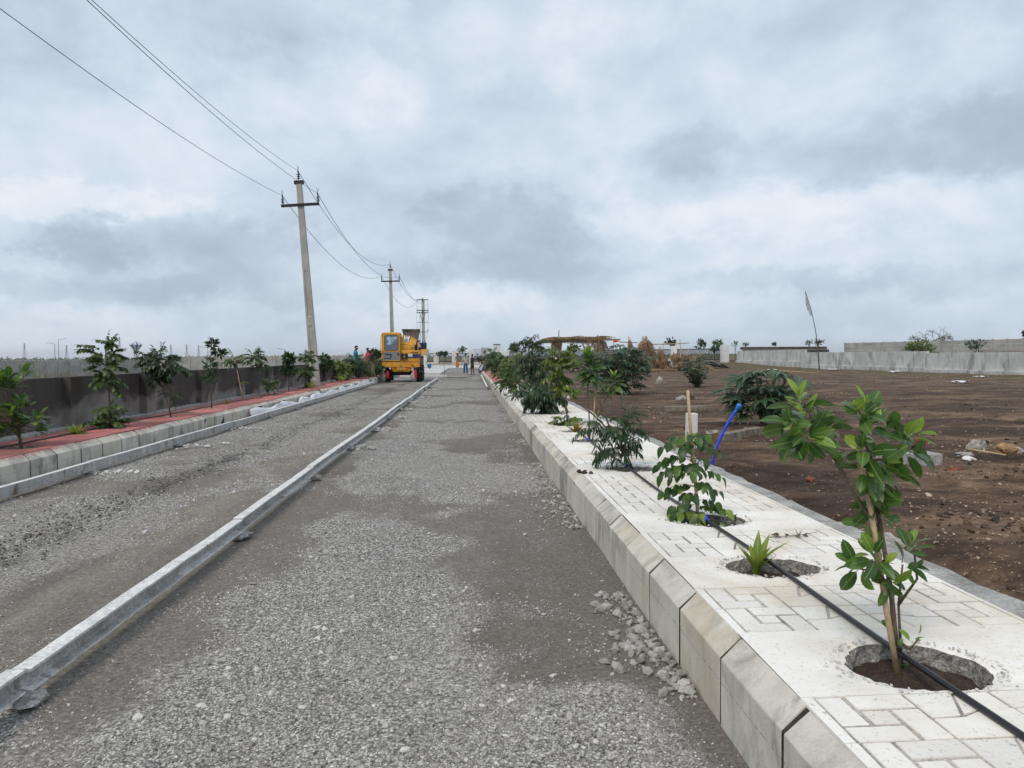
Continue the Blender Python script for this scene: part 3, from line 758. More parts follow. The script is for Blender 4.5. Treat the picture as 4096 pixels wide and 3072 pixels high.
# rough grey border strip on the field side of the right footpath
root = thing('border_strip', 'rough grey concrete border slabs between white footpath and brown soil', 'border', (2.37, 0, 0))
rr = random.Random(4); yy = .5
while yy < 66:
    L = rr.uniform(.5, .95); b = MB(); jx = [rr.uniform(-.02, .03) for _ in range(5)]; zt = .352 + rr.uniform(-.012, .004)
    poly = [(.002, yy + .004), (.16 + jx[0], yy + .004), (.175 + jx[1], yy + L * .33), (.165 + jx[2], yy + L * .66), (.16 + jx[3], yy + L - .004), (.002, yy + L - .004)]
    b.prism(poly, .05, zt, inset=.008); b.build('slab', M_BORDER, root); yy += L
# left ledge at the foot of the wall
b = MB(); b.extr([(-6.56, -.1), (-6.402, -.1), (-6.405, .395), (-6.42, .405), (-6.56, .41)], 4, 84, ny=40, jit=lambda y_: (.008 * math.sin(y_ * 3.1), .006 * math.sin(y_ * 1.7)))
tag(b.build('ledge', M_BORDER), kind='structure')

# ================================================================== NEW CONCRETE beyond the mixer
b = MB(); b.prism([(-5.2, 58.5), (-2.35, 58.5), (-2.35, 85.5), (.95, 87.5), (40, 87.5), (40, 104.5), (-9, 104.5), (-9, 85), (-5.2, 85)], -.03, .15)
tag(b.build('concrete_slab', M_NEWSLAB, bevel=.02), kind='structure')
# far kerb and red path of the cross road
root = thing('kerb', 'far row of pale kerb blocks across the end of the road', 'kerb', (0, 105.0, 0))
me = MB().box((0, .1, .14), (.56, .2, .44)).mesh('kerb_block', M_KERB)
for i in range(60): mesh_obj('kerb_block', me, root, (-9 + i * .5675, 0, 0))
b = MB(); b.prism([(-9, 105.2), (40, 105.2), (40, 106.9), (-9, 106.9)], .2, .345); tag(b.build('footpath', M_RED), kind='structure')

# ================================================================== FORMWORK RAILS
ORD = ['nearest the camera', 'second from the camera', 'third from the camera', 'fourth from the camera', 'fifth from the camera', 'sixth from the camera', 'seventh from the camera', 'eighth from the camera', 'ninth from the camera', 'tenth from the camera', 'eleventh from the camera', 'twelfth from the camera', 'thirteenth from the camera', 'fourteenth from the camera', 'fifteenth from the camera', 'farthest from the camera']
def rail(label, x, y0, y1, z0, seed, h=.108, flip=1, dx=0.0, group=None):
    rr = random.Random(seed); L = y1 - y0; ph = rr.uniform(0, 6)
    pf = [(-.038, 0), (.038, 0), (.040, .012), (-.010, .020), (-.010, h - .026), (.036, h - .018), (.040, h), (-.040, h + .002)]
    if flip < 0: pf = [(-p[0], p[1]) for p in reversed(pf)]
    b = MB(); n = 14
    b.extr(pf, 0, L - .012, ny=n, jit=lambda y_: (dx * y_ / L + .006 * math.sin(y_ * 1.1 + ph) + rr.uniform(-.0015, .0015), .004 * math.sin(y_ * 1.7 + ph) + rr.uniform(-.0015, .0015)))
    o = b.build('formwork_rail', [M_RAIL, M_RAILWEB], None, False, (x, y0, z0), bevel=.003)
    for pg in o.data.polygons: pg.material_index = 0 if (pg.center.z > h - .014 or pg.center.z < .017) else 1  # crusted flanges pale, web darker: shade of the recess painted by material
    tag(o, label, 'rail', group); return o
def chunk(label, cat, c, sz, seed, mat=None, n=3, name='concrete_chunk', group=None):
    rr = random.Random(seed); b = MB()
    for k in range(n):
        q = 1.0 if n < 5 else (.75 if k < 3 else rr.uniform(.18, .5)); a_ = rr.uniform(0, 6.28); d_ = rr.random() ** .5 * (.5 if n < 5 else 1.15)
        b.rock((math.cos(a_) * d_ * sz[0], math.sin(a_) * d_ * sz[1], sz[2] * .45 * (q if n >= 5 else 1) * (1.25 - .5 * d_)), (sz[0] * q * rr.uniform(.45, .75), sz[1] * q * rr.uniform(.45, .75), sz[2] * q * rr.uniform(.4, .62)), seed * 7 + k, 2 if q > .6 else 1, .34)
    o = b.build(name, mat or M_CHUNK, None, False, c); return tag(o, label, cat, group)
ys = [.3, 3.15, 6.0, 8.85, 11.65, 14.4, 17.2, 20.1, 23.0, 25.9, 28.8, 31.7, 34.6, 37.5, 40.4, 43.3, 46.2]
rr = random.Random(8)
for i in range(16):
    xo = -1.94 + .012 * ((i * 7) % 3 - 1) - .0015 * ys[i]
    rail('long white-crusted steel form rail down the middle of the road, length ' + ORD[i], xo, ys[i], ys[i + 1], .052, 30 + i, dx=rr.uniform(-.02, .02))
    y_ = ys[i + 1]
    if i == 15: continue
    chunk('rubble packer under the middle rail joint, the one ' + ORD[i], 'rubble', (xo + .03, y_ - .02, -.01), (.10, .11, .060), 60 + i, n=3, name='rubble_packer', group='packers under the middle rail')
    if i >= 3:
        chunk('low heap of spilled pale concrete right of the middle rail, heap ' + ORD[i - 3], 'rubble', (xo + .26 + rr.uniform(0, .08), y_ + rr.uniform(-.1, .25), -.02), (.17, .13, .13), 90 + i, M_CHUNK, n=26, name='concrete_heap', group='concrete heaps beside the middle rail')
yl = [5.2, 8.0, 9.60, 12.45, 15.3, 18.1, 20.9, 23.7, 26.5, 29.3, 32.1, 34.9, 37.7]
yl = [3.9, 6.75, 9.60, 12.45, 15.3, 18.1, 20.9, 23.7, 26.5, 29.3, 32.1, 34.9, 37.7]
for i in range(12):
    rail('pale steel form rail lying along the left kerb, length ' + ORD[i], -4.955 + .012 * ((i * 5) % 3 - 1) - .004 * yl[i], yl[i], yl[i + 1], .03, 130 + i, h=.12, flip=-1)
    if i < 11: chunk('broken plaster lump under the left rail joint, the one ' + ORD[i], 'rubble', (-4.93 - .004 * yl[i + 1], yl[i + 1], -.01), (.09, .12, .035), 160 + i, n=4, name='rubble_packer', group='packers under the left rail')
# rail lying along the far right kerb
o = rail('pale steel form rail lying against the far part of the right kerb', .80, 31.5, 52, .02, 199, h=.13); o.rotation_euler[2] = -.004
# white plastic film behind the left rail
b = MB(); n = 170; rr = random.Random(3); pts = []
for k in range(n + 1):
    y_ = 17.2 + 22.5 * k / n; ph = mnoise.noise(Vector((y_ * .8, 1, 4)))
    pts.append([(-5.12 - .001 * y_ + .05 * mnoise.noise(Vector((y_ * 1.9, q * 3, 0))) * (.3 + q) - .07 * q, y_, .03 + q * (.215 + .10 * ph + .045 * math.sin(y_ * 2.6 + 2 * ph))) for q in (0, .35, .7, 1.0)])
vs = [p for r_ in pts for p in r_]; fs = [(k * 4 + j, (k + 1) * 4 + j, (k + 1) * 4 + j + 1, k * 4 + j + 1) for k in range(n) for j in range(3)]
b.add(vs, fs); o = b.build('plastic_sheet', M_PLASTICW, None, True)
sm = o.modifiers.new('thickness', 'SOLIDIFY'); sm.thickness = .002
tag(o, 'crumpled white plastic film standing between left kerb and rail', 'plastic sheet')

# ================================================================== LEFT LOW WALL
root = thing('plaster_wall', 'low damp dark plastered wall with pilasters behind the red footpath', 'wall', (-6.55, 0, 0))
zt = 1.205
joints = [3.0, 14.55, 26.4, 38.2, 50.0, 62.0, 84.0]
for i in range(6):
    y0, y1 = joints[i], joints[i + 1]
    b = MB(); b.box((-.10, (y0 + y1) / 2, (zt - .1) / 2), (.20, y1 - y0 - .02, zt + .1 + (.012 if i % 2 else 0))); b.build('wall_section', M_DAMP, root, bevel=.008)
    yp = y0 + .22
    while yp < y1 - .1:
        b = MB(); b.box((.055, yp, (zt - .1) / 2 + .002), (.13, .36, zt + .104)); b.build('pilaster', M_DAMP, root, bevel=.008); yp += 2.95

# ================================================================== RIGHT BOUNDARY WALL (parallel to the road, far side of the field)
root = thing('boundary_wall', 'long pale grey stepped boundary wall on the far side of the field', 'wall', (31.5, 0, 0))
for y0, y1, zb, zt_, zl in ((20, 47.2, -.2, 1.53, .42), (47.2, 65, -.2, 1.64, .50), (65, 82, -.1, 1.92, .80)):
    b = MB(); b.box((.12, (y0 + y1) / 2, (zb + zt_) / 2), (.22, y1 - y0 - .03, zt_ - zb)); b.build('wall_section', M_GREYW, root, bevel=.01)
    b = MB(); b.box((.06, (y0 + y1) / 2, (zb + zl) / 2), (.42, y1 - y0 - .01, zl - zb)); b.build('plinth', M_GREYW, root, bevel=.015)
    yp = y0 + .3
    while yp < y1 - .4:
        b = MB(); b.box((-.0, yp, (zl + zt_) / 2 - .01), (.03, .38, zt_ - zl - .04)); b.build('pilaster', M_GREYW, root); yp += 3.9

# ================================================================== PRECAST PANEL WALLS
def precast(label, p0, p1, n, zb, zt_, slabs, zig, seed):
    p0, p1 = Vector(p0), Vector(p1); d = (p1 - p0); L = d.length / n; a = math.atan2(d.y, d.x)
    root = thing('precast_wall', label, 'wall', (p0.x, p0.y, zb), a)
    H = zt_ - zb; sh = H / slabs; rr = random.Random(seed)
    post = MB().box((0, 0, H / 2 + .04), (.19, .22, H + .08 if not zig else H + .0)).mesh('post', M_POLE)
    sl = MB().box((L / 2, 0, sh / 2), (L - .17, .06, sh - .018)).mesh('panel', M_PRECAST)
    b = MB(); w_ = L - .17; zz = [(.085 + w_ * q, sh * (.62 if k % 2 == 0 else .98)) for k, q in enumerate((0, .167, .333, .5, .667, .833, 1))] if zig else None
    if zig:
        prof = [(.085, 0.0), (.085 + w_, 0.0)] + list(reversed(zz))
        vs = [(x_, -.03, z_) for x_, z_ in prof] + [(x_, .03, z_) for x_, z_ in prof]; m_ = len(prof)
        fs = [tuple(range(m_)), tuple(reversed(range(m_, 2 * m_)))] + [((i + 1) % m_, i, m_ + i, m_ + (i + 1) % m_) for i in range(m_)]
        b.add(vs, fs); top = b.mesh('panel', M_PRECAST)
    else: top = sl
    for i in range(n + 1):
        mesh_obj('post', post, root, (i * L, 0, 0))
        if i == n: break
        for k in range(slabs):
            o = mesh_obj('panel', top if k == slabs - 1 else sl, root, (i * L, rr.uniform(-.012, .012), k * sh)); o.rotation_euler[1] = rr.uniform(-.003, .003)
    return root
precast('pale precast panel wall with zigzag top receding behind the low wall at far left', (-52.6, 72), (-49.0, 108), 17, -1.0, 1.42, 6, True, 1)
precast('precast panel wall with wavy top facing the camera behind left saplings and pole', (-49.0, 108.5), (-11.5, 108.5), 15, -1.0, 1.86, 5, True, 2)
precast('tall flat-topped precast panel wall at the far right behind the grey wall', (86, 62), (67.5, 124), 31, .85, 3.42, 4, False, 3)

# dark stone wall behind the boundary wall
root = thing('stone_wall', 'dark brown coursed stone wall behind the pale grey wall', 'wall', (36.5, 92, .6))
M_DKST = surf('dark_stone', (.05, .042, .036), (.11, .095, .08), 3, 20, .2, .95, .5, .03, 8, rand=.15)
for k in range(5):
    for i in range(9):
        b = MB(); b.box((i * 1.3 + (k % 2) * .3, 0, k * .38 + .19), (1.27, .35, .36)); b.build('stone_course', M_DKST, root, bevel=.03)

# ================================================================== FENCE of white pillars and black bars
def fence(label, pts, pill, ztop, zbot):
    root = thing('bar_fence', label, 'fence', (0, 0, 0))
    for k in range(len(pts) - 1):
        a, b_ = Vector((*pts[k], 0)), Vector((*pts[k + 1], 0)); d = (b_ - a); L = d.length; ang = math.atan2(d.y, d.x)
        M = Matrix.Translation(a) @ Matrix.Rotation(ang, 4, 'Z')
        m0, m1 = .35, L - .35
        fr = MB()
        for z_ in (zbot + .06, ztop): fr.box(((m0 + m1) / 2, 0, z_), (m1 - m0, .08, .10), M)
        for x_ in (m0, m1): fr.box((x_, 0, (zbot + ztop) / 2), (.09, .09, ztop - zbot), M)
        fo = fr.build('rail_frame', M_IRON, root)
        br = MB(); n = max(2, int((m1 - m0) / .17))
        for i in range(1, n): br.box((m0 + (m1 - m0) * i / n, 0, (zbot + ztop) / 2), (.055, .055, ztop - zbot - .08), M)
        o = br.build('bars', M_IRON, root); o['kind'] = 'stuff'
    return root
def pillar(label, x, y, w_, zb, zt_, cap=None, mat=None):
    root = thing('gate_pillar', label, 'pillar', (x, y, zb))
    b = MB(); b.box((0, 0, (zt_ - zb) / 2), (w_, w_, zt_ - zb)); b.build('shaft', mat or M_WHITEPL, root, bevel=.02)
    if cap: b = MB(); b.box((0, 0, zt_ - zb + .06), (w_ + .12, w_ + .12, .12)); b.build('cap', cap, root, bevel=.02)
    return root
FY = 112.0
fence('black iron bar fence panels between white pillars across the end of the road', [(-14, FY), (-9.2, FY), (-5.1, FY), (-2.2, FY), (.45, FY)], None, 1.97, .62)
fence('black iron bar fence behind the thatched shelter and bushes', [(5.9, FY), (9.2, FY - 1.5), (13.2, FY - 5), (17.5, FY - 10), (22, FY - 16), (26.4, FY - 22), (30.6, FY - 28.5)], None, 2.2, .85)
b = MB(); b.box((-6, FY, .42), (17, .3, .36)); tag(b.build('fence_base', M_WHITEPL), kind='structure')
pil = [(-9.2, FY, .8, 2.22, 'white fence pillar partly hidden behind the yellow mixer'), (-5.1, FY, .8, 2.22, 'white fence pillar right of the yellow mixer'), (-2.2, FY, .95, 2.42, 'white fence pillar with a second block on top behind the head-loading woman'), (.45, FY, .75, 2.45, 'white gate pillar between bar fence and grey gate')]
for x_, y_, w_, zt_, lb in pil: pillar(lb, x_, y_, w_, .25, zt_)
pillar('tall pale grey gate pillar right of the grey gate', 2.45, FY, .95, .25, 2.85, mat=M_POLE)
pillar('tallest white pillar with a dark cap behind the right-hand workers', 4.55, FY + 3, 1.05, .25, 3.3, M_IRON)
pillar('white square pillar above the far red footpath bushes', 5.9, FY, .92, .25, 2.45)
for k, (x_, y_) in enumerate([(13.2, FY - 5), (17.5, FY - 10), (22, FY - 16), (26.4, FY - 22), (30.6, FY - 28.5)]):
    pillar(['white fence pillar under the thatched shelter', 'white fence pillar behind the castor bush', 'white fence pillar beside the dry fronds, left side', 'white fence pillar just right of the dry frond heap', 'white end pillar where bar fence meets the grey wall'][k], x_, y_, .8, .4, 2.75 if k < 2 else 2.66)
root = thing('bar_gate', 'grey gate of horizontal bars raised between two pillars', 'gate', (1.4, FY, 0))
M_GATE = plain('gate_grey', (.12, .13, .15), .5, .4)
for k in range(6): b = MB(); b.box((0, 0, 1.55 + k * .2), (1.5, .04, .05)); b.build('bar', M_GATE, root)
for s_ in (-1, 1): b = MB(); b.box((s_ * .77, 0, 1.45), (.06, .06, 2.3)); b.build('post', M_GATE, root)

# ================================================================== POWER LINE
def psc_pole(root, h, wb, wt, mat):
    b = MB(); rec = .035
    def sect(z_, inset):
        q = z_ / h; wx = wb + (wt - wb) * q; wy = (wb * .62) + (wt * .8 - wb * .62) * q; x_, y_ = wx / 2, wy / 2; m_ = x_ * .52
        i_ = inset
        return [(-x_, -y_), (-m_, -y_), (-m_, -y_ + i_), (m_, -y_ + i_), (m_, -y_), (x_, -y_), (x_, y_), (m_, y_), (m_, y_ - i_), (-m_, y_ - i_), (-m_, y_), (-x_, y_)]
    zs = [(0, .001), (.25, .001), (.33, rec), (2.35, rec), (2.45, .001), (2.75, .001), (2.83, rec), (4.55, rec), (4.65, .001), (h, .001)]
    vs = []; n = 12
    for z_, i_ in zs: vs += [(x_, y_, z_) for x_, y_ in sect(z_, i_)]
    fs = [tuple(reversed(range(n))), tuple(range((len(zs) - 1) * n, len(zs) * n))]
    for k in range(len(zs) - 1):
        for i in range(n): j = (i + 1) % n; fs.append((k * n + i, k * n + j, (k + 1) * n + j, (k + 1) * n + i))
    b.add(vs, fs); return b.build('shaft', mat, root)
def insulator(root, x, z, s_=1.0):
    M = Matrix.Translation((x, 0, z)) @ Matrix.Scale(s_, 4)
    b = MB(); prof = [(.012, -.12), (.012, .02)]
    for k in range(3): zz = .05 + k * .075; prof += [(.022, zz), (.075, zz + .012), (.055, zz + .03), (.022, zz + .038)]
    prof += [(.02, .30), (.03, .34), (.012, .40)]
    b.lathe(prof, 10, M); b.tube([(0, 0, .36), (.05, 0, .55)], .008, 5, M); b.tube([(0, 0, .36), (-.02, 0, .58)], .008, 5, M)
    return b.build('insulator', M_IRON, root, True)
def pole(label, base, lean, h, wb, wt):
    root = thing('power_pole', label, 'power pole', base)
    psc_pole(root, h, wb, wt, M_POLE)
    ya = -wb * .31 - .02
    b = MB(); b.box((0, ya + .03, h - .87), (1.48, .09, .10)); b.build('cross_arm', M_IRON, root)
    b = MB(); b.box((.0, 0, h + .03), (.36, .2, .12)); b.build('top_bracket', M_IRON, root)
    insulator(root, 0, h + .12); insulator(root, -.69, h - .80); insulator(root, .69, h - .80)
    root.rotation_euler = (0, lean, 0)
    return root
P1 = pole('near concrete power pole leaning left on the red footpath', (-6.12, 28.8, .34), -.064, 8.05, .345, .2)
P2 = pole('second concrete power pole rising behind the yellow mixer', (-6.02, 57.0, .34), -.016, 8.0, .345, .2)
def attach(o, p): return o.matrix_basis @ Vector(p)
def basis(o): return Matrix.Translation(o.location) @ o.rotation_euler.to_matrix().to_4x4()
def top_pts(o, h): return [basis(o) @ Vector(p) for p in ((-.69, 0, h - .80 + .36), (0, 0, h + .12 + .36), (.69, 0, h - .80 + .36))]
T1 = top_pts(P1, 8.05); T2 = top_pts(P2, 8.0)
T0 = [Vector((-6.75, -1.0, 6.95)), Vector((-6.05, -1.0, 7.60)), Vector((-5.35, -1.0, 6.95))]
T3 = [Vector((-5.95, 85.6, 8.3)), Vector((-5.5, 85.6, 8.35)), Vector((-5.05, 85.6, 8.3))]
nm = ['left', 'top middle', 'right']
def wire(label, a, c, sag, r=.011):
    pts = []
    for k in range(25):
        q = k / 24; p = a.lerp(c, q); p.z -= sag * 4 * q * (1 - q); pts.append(p)
    b = MB(); b.tube(pts, r, 5); tag(b.build('power_wire', M_WIRE, None, True), label, 'wire')
for k in range(3):
    wire(nm[k] + ' power wire running from the near pole out over the camera', T0[k], T1[k], .60, .007)
    wire(nm[k] + ' power wire sagging between the near and second pole', T1[k], T2[k], 1.25, .011)
    wire(nm[k] + ' power wire sagging between second pole and transformer pole', T2[k], T3[k], 1.1 if k else 1.6, .014)
# transformer pole
root = thing('transformer_pole', 'transformer pole with crossarms and a navy transformer beyond the mixer', 'power pole', (-5.5, 86, .3))
for y_, x_ in ((0, 0), (1.8, .05)): b = MB(); b.box((x_, y_, 4.1), (.26, .2, 8.2), None, 0, (.7, .7)); b.build('shaft', M_POLE, root)
for z_, l_ in ((8.0, 1.4), (6.72, 1.4), (6.45, 1.4)): b = MB(); b.box((0, -.14, z_), (l_, .08, .09)); b.build('cross_arm', M_IRON, root)
for z_, l_ in ((5.3, 1.4), (4.15, 1.3)): b = MB(); b.tube([(-l_ / 2, -.14, z_), (l_ / 2, -.14, z_)], .025, 6); b.build('isolator_bar', M_IRON, root)
for s_ in (-1, 1):
    b = MB(); b.tube([(s_ * .35, -.14, 6.42), (0.0, -.14, 5.45)], .03, 6); b.build('brace', M_IRON, root)
    insulator(root, s_ * .64, 6.55, .9); 
    b = MB(); b.tube([(s_ * .65, -.14, 8.0), (s_ * .63, -.16, 6.9)], .012, 5); b.tube([(s_ * .64, -.14, 6.5), (s_ * .70, -.14, 5.9), (s_ * .66, -.14, 5.3), (s_ * .64, -.14, 4.5)], .012, 5); b.tube([(s_ * .64, -.14, 4.5), (s_ * .6, -.14, 4.0), (s_ * .3, -.3, 2.95)], .012, 5); b.build('jumper', M_WIRE, root)
    b = MB(); b.box((s_ * .62, -.14, 4.32), (.09, .09, .22)); b.build('fuse', M_IRON, root)
b = MB(); b.tube([(-.3, -.16, 6.6), (-.3, -.16, 2.9)], .022, 6); b.build('cable', M_WIRE, root)
M_NAVY = plain('navy_enamel', (.012, .02, .09), .4, .1, .5)
b = MB(); b.box((0, -.5, 2.42), (.95, .7, .85)); b.build('transformer_tank', M_NAVY, root, bevel=.03)
fn = MB()
for k in range(7): fn.box((-.42 + k * .14, -.89, 2.40), (.03, .1, .66))
fn.build('cooling_fins', M_NAVY, root)
for k in (-.3, 0, .3): b = MB(); b.lathe([(.05, 0), (.07, .05), (.04, .1), (.06, .15), (.03, .24)], 8, Matrix.Translation((k, -.5, 2.85))); b.build('bushing', M_IRON, root, True)
M_YEL = plain('yellow_enamel', (.72, .33, .015), .35, .0, .5, .08)
root = thing('transformer_plinth', 'white and grey plinth with a yellow painted T under the transformer', 'plinth', (-5.25, 84.2, .2))
b = MB(); b.box((0, 0, .75), (.62, .6, 1.5)); b.build('pedestal', M_WHITEPL, root, bevel=.02)
b = MB(); b.box((0, 0, 1.83), (1.05, .7, .66)); b.build('block', M_POLE, root, bevel=.02)
b = MB(); b.box((0, -.353, 2.06), (1.055, .01, .2)); b.box((0, -.354, 1.75), (.36, .012, .44)); b.build('yellow_band', M_YEL, root)

# ================================================================== LEAVES
def leaf_mat(name, dark, mid_, light, vein, obj=True, rough=.42, trans=.28):
    m_, t = newmat(name)
    if obj: tv = t.n('ShaderNodeObjectInfo').outputs['Random']
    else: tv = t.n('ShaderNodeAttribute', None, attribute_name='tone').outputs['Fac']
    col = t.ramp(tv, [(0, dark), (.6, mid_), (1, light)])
    uv = t.n('ShaderNodeUVMap').outputs[0] if obj else None
    n = t.noise(t.pos, 40, 4, .6)
    col = t.mix(.30, col, t.ramp(n, [(.3, .25), (.7, .75)]), 'OVERLAY')
    if obj:
        u, v_, _ = t.sep(uv)
        mid2 = t.ramp(t.m('ABSOLUTE', t.m('SUBTRACT', u, .5)), [(.012, 1), (.05, 0)])
        sv = t.m('SINE', t.m('MULTIPLY', t.m('ADD', v_, t.m('MULTIPLY', t.m('ABSOLUTE', t.m('SUBTRACT', u, .5)), -.7)), 62.0))
        sv2 = t.ramp(sv, [(.90, 0), (1.0, .35)])
        col = t.mix(t.m('MAXIMUM', mid2, sv2), col, vein)
        nb = t.bump(t.m('MULTIPLY', sv, -1.0), .12, .002)
    else: nb = None
    back = t.n('ShaderNodeNewGeometry').outputs['Backfacing']
    col = t.mix(t.m('MULTIPLY', back, .45), col, tuple(min(1, c * 1.35 + .03) for c in mid_))
    p = t.n('ShaderNodeBsdfPrincipled', {'Base Color': col, 'Roughness': rough, 'Specular IOR Level': .5})
    if nb is not None: t.L.new(nb, p.inputs['Normal'])
    tr = t.n('ShaderNodeBsdfTranslucent', {'Color': t.mix(.5, col, (min(1, light[0] * 1.5), min(1, light[1] * 1.6), light[2]))})
    mx = t.n('ShaderNodeMixShader', {0: trans, 1: p.outputs[0], 2: tr.outputs[0]})
    t.L.new(mx.outputs[0], t.out.inputs[0]); return m_
L_FICUS = leaf_mat('ficus_leaf', (.024, .066, .013), (.044, .108, .019), (.095, .175, .028), (.22, .28, .10), rough=.30)
L_FICUSY = leaf_mat('young_ficus_leaf', (.10, .19, .02), (.16, .27, .025), (.23, .33, .04), (.35, .40, .12), rough=.32)
L_PONG = leaf_mat('pongamia_leaf', (.014, .040, .009), (.026, .068, .011), (.085, .165, .018), (.05, .10, .02), rough=.4)
L_BROM = leaf_mat('strap_leaf', (.10, .18, .02), (.19, .27, .03), (.30, .32, .04), (.30, .34, .09))
L_CASTOR = leaf_mat('castor_leaf', (0.019, 0.046, 0.019), (0.032, 0.072, 0.029), (0.064, 0.115, 0.047), (.10, .14, .09), rough=.38, trans=.18)
L_CALO = leaf_mat('calotropis_leaf', (0.036, 0.068, 0.036), (0.060, 0.100, 0.056), (0.104, 0.152, 0.072), (.20, .25, .15), trans=.15)
L_PLUM = leaf_mat('whorl_leaf', (0.030, 0.064, 0.021), (0.051, 0.098, 0.034), (0.102, 0.153, 0.043), (.18, .24, .10))
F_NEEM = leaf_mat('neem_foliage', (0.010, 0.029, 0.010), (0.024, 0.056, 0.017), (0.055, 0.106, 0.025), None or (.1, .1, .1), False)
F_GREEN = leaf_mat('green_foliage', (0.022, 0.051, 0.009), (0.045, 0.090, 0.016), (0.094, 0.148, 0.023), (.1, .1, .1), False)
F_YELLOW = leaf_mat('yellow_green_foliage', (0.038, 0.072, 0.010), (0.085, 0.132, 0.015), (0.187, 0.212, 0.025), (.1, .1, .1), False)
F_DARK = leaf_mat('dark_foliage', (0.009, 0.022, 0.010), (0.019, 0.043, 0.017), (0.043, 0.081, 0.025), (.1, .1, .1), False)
F_DRYG = leaf_mat('dry_grass', (.07, .075, .025), (.14, .13, .05), (.26, .22, .10), (.1, .1, .1), False)
F_HAZE = leaf_mat('far_foliage', (.02, .045, .02), (.035, .065, .03), (.06, .09, .04), (.1, .1, .1), False)

def leaf_geo(shape, W, fold=.12, curl=.18, seg=6, stalk=.06, tip=.0):
    vs = []; uv = []
    for i in range(seg + 1):
        q = i / seg
        if shape == 'obovate': wd = math.sin(math.pi * min(1, q ** .82)) ** .62 * (.72 + .5 * q) if 0 < q < 1 else .02
        elif shape == 'ovate': wd = math.sin(math.pi * q ** .68) ** .8 * 1.02 if 0 < q < 1 else .02
        elif shape == 'lance': wd = math.sin(math.pi * q ** .9) ** .9 if 0 < q < 1 else .02
        else: wd = (.75 + .25 * math.sin(math.pi * q)) * (1 - q ** 3) + .02
        y_ = stalk + (1 - stalk) * q; z_ = -curl * q * q + .06 * math.sin(q * 5) * .3
        for sx in (-1, 0, 1):
            vs.append((sx * wd * W / 2, y_, z_ + abs(sx) * wd * W * fold)); uv.append((.5 + sx * .5 * wd, q))
    fs = []
    for i in range(seg):
        for k in range(2): a = i * 3 + k; fs.append((a, a + 1, a + 4, a + 3))
    if stalk > .02:
        b0 = len(vs); vs += [(-.012, 0, 0), (.012, 0, 0), (.012, stalk * 1.1, 0), (-.012, stalk * 1.1, 0)]; uv += [(.5, 0)] * 4; fs.append((b0, b0 + 1, b0 + 2, b0 + 3))
    return vs, fs, uv
def leaf_mesh(name, mat, *a, **k):
    vs, fs, uv = leaf_geo(*a, **k); me = bpy.data.meshes.new(name); me.from_pydata(vs, [], fs)
    me.materials.append(mat); ul = me.uv_layers.new(name='UVMap')
    for lp in me.loops: ul.data[lp.index].uv = uv[lp.vertex_index]
    me.polygons.foreach_set('use_smooth', [True] * len(fs)); me.update(); return me
def castor_mesh(name, mat, seed, lobes=8):
    rr = random.Random(seed); vs = [(0, 0, 0)]; uv = [(.5, 0)]; fs = []
    for k in range(lobes):
        a = R(-148 + 296 * k / (lobes - 1)); L = (1 - .42 * (abs(a) / R(148)) ** 1.3) * rr.uniform(.9, 1.05); w_ = .30 * L
        c, s_ = math.sin(a), math.cos(a); b0 = len(vs)
        def P(q, sx, dz): return (c * L * q + s_ * sx * w_ / 2, s_ * L * q - c * sx * w_ / 2, dz)
        z = [-.02, -.05, -.12, -.26]
        vs += [P(.33, -.95, .0), P(.33, 0, -.03), P(.33, .95, .0), P(.62, -.9, -.02), P(.62, 0, -.07), P(.62, .9, -.02), P(.85, -.45, -.10), P(.85, 0, -.13), P(.85, .45, -.10), P(1.04, 0, -.24)]
        uv += [(.2, .3), (.5, .3), (.8, .3), (.2, .6), (.5, .6), (.8, .6), (.3, .8), (.5, .8), (.7, .8), (.5, 1)]
        fs += [(0, b0 + 1, b0), (0, b0 + 2, b0 + 1), (b0, b0 + 1, b0 + 4, b0 + 3), (b0 + 1, b0 + 2, b0 + 5, b0 + 4), (b0 + 3, b0 + 4, b0 + 7, b0 + 6), (b0 + 4, b0 + 5, b0 + 8, b0 + 7), (b0 + 6, b0 + 7, b0 + 9), (b0 + 7, b0 + 8, b0 + 9)]
    me = bpy.data.meshes.new(name); me.from_pydata(vs, [], fs); me.materials.append(mat)
    ul = me.uv_layers.new(name='UVMap')
    for lp in me.loops: ul.data[lp.index].uv = uv[lp.vertex_index]
    me.polygons.foreach_set('use_smooth', [True] * len(fs)); me.update(); return me

def put_leaf(me, parent, pos, d, up, L, roll=0.0):
    o = mesh_obj('leaf', me, parent); o.matrix_local = M4(pos, frame(d, up, roll), L); return o
def uvec(rr):
    while True:
        v_ = Vector((rr.uniform(-1, 1), rr.uniform(-1, 1), rr.uniform(-1, 1)))
        if .05 < v_.length < 1: return v_.normalized()

class Foliage:
    """many small leaves gathered in one mesh with a tone per leaf"""
    def __init__(s): s.V = []; s.F = []; s.T = []; s.n = 0
    def leaf(s, geo, pos, d, up, L, tone, roll=0.0):
        P, F = geo; m_ = np.array(frame(d, up, roll)); s.V.append((P * L) @ m_.T + np.array(pos)); s.F.append(F + s.n); s.T.append(np.full(len(P), tone)); s.n += len(P)
    def build(s, name, mat, parent, zmin=None):
        V_ = np.vstack(s.V)
        if zmin is not None: V_[:, 2] = np.where(V_[:, 2] < zmin, zmin + .012 * (V_[:, 2] - zmin).clip(-1, 0) * -1 * .5, V_[:, 2])
        me = npmesh(name, V_, np.vstack(s.F), mat, np.concatenate(s.T), True)
        o = mesh_obj(name, me, parent); o['kind'] = 'stuff'; return o
def fgeo(shape, W, fold=.1, curl=.2, seg=3):
    vs, fs, uv = leaf_geo(shape, W, fold, curl, seg, .0); return np.array(vs), np.array(fs)
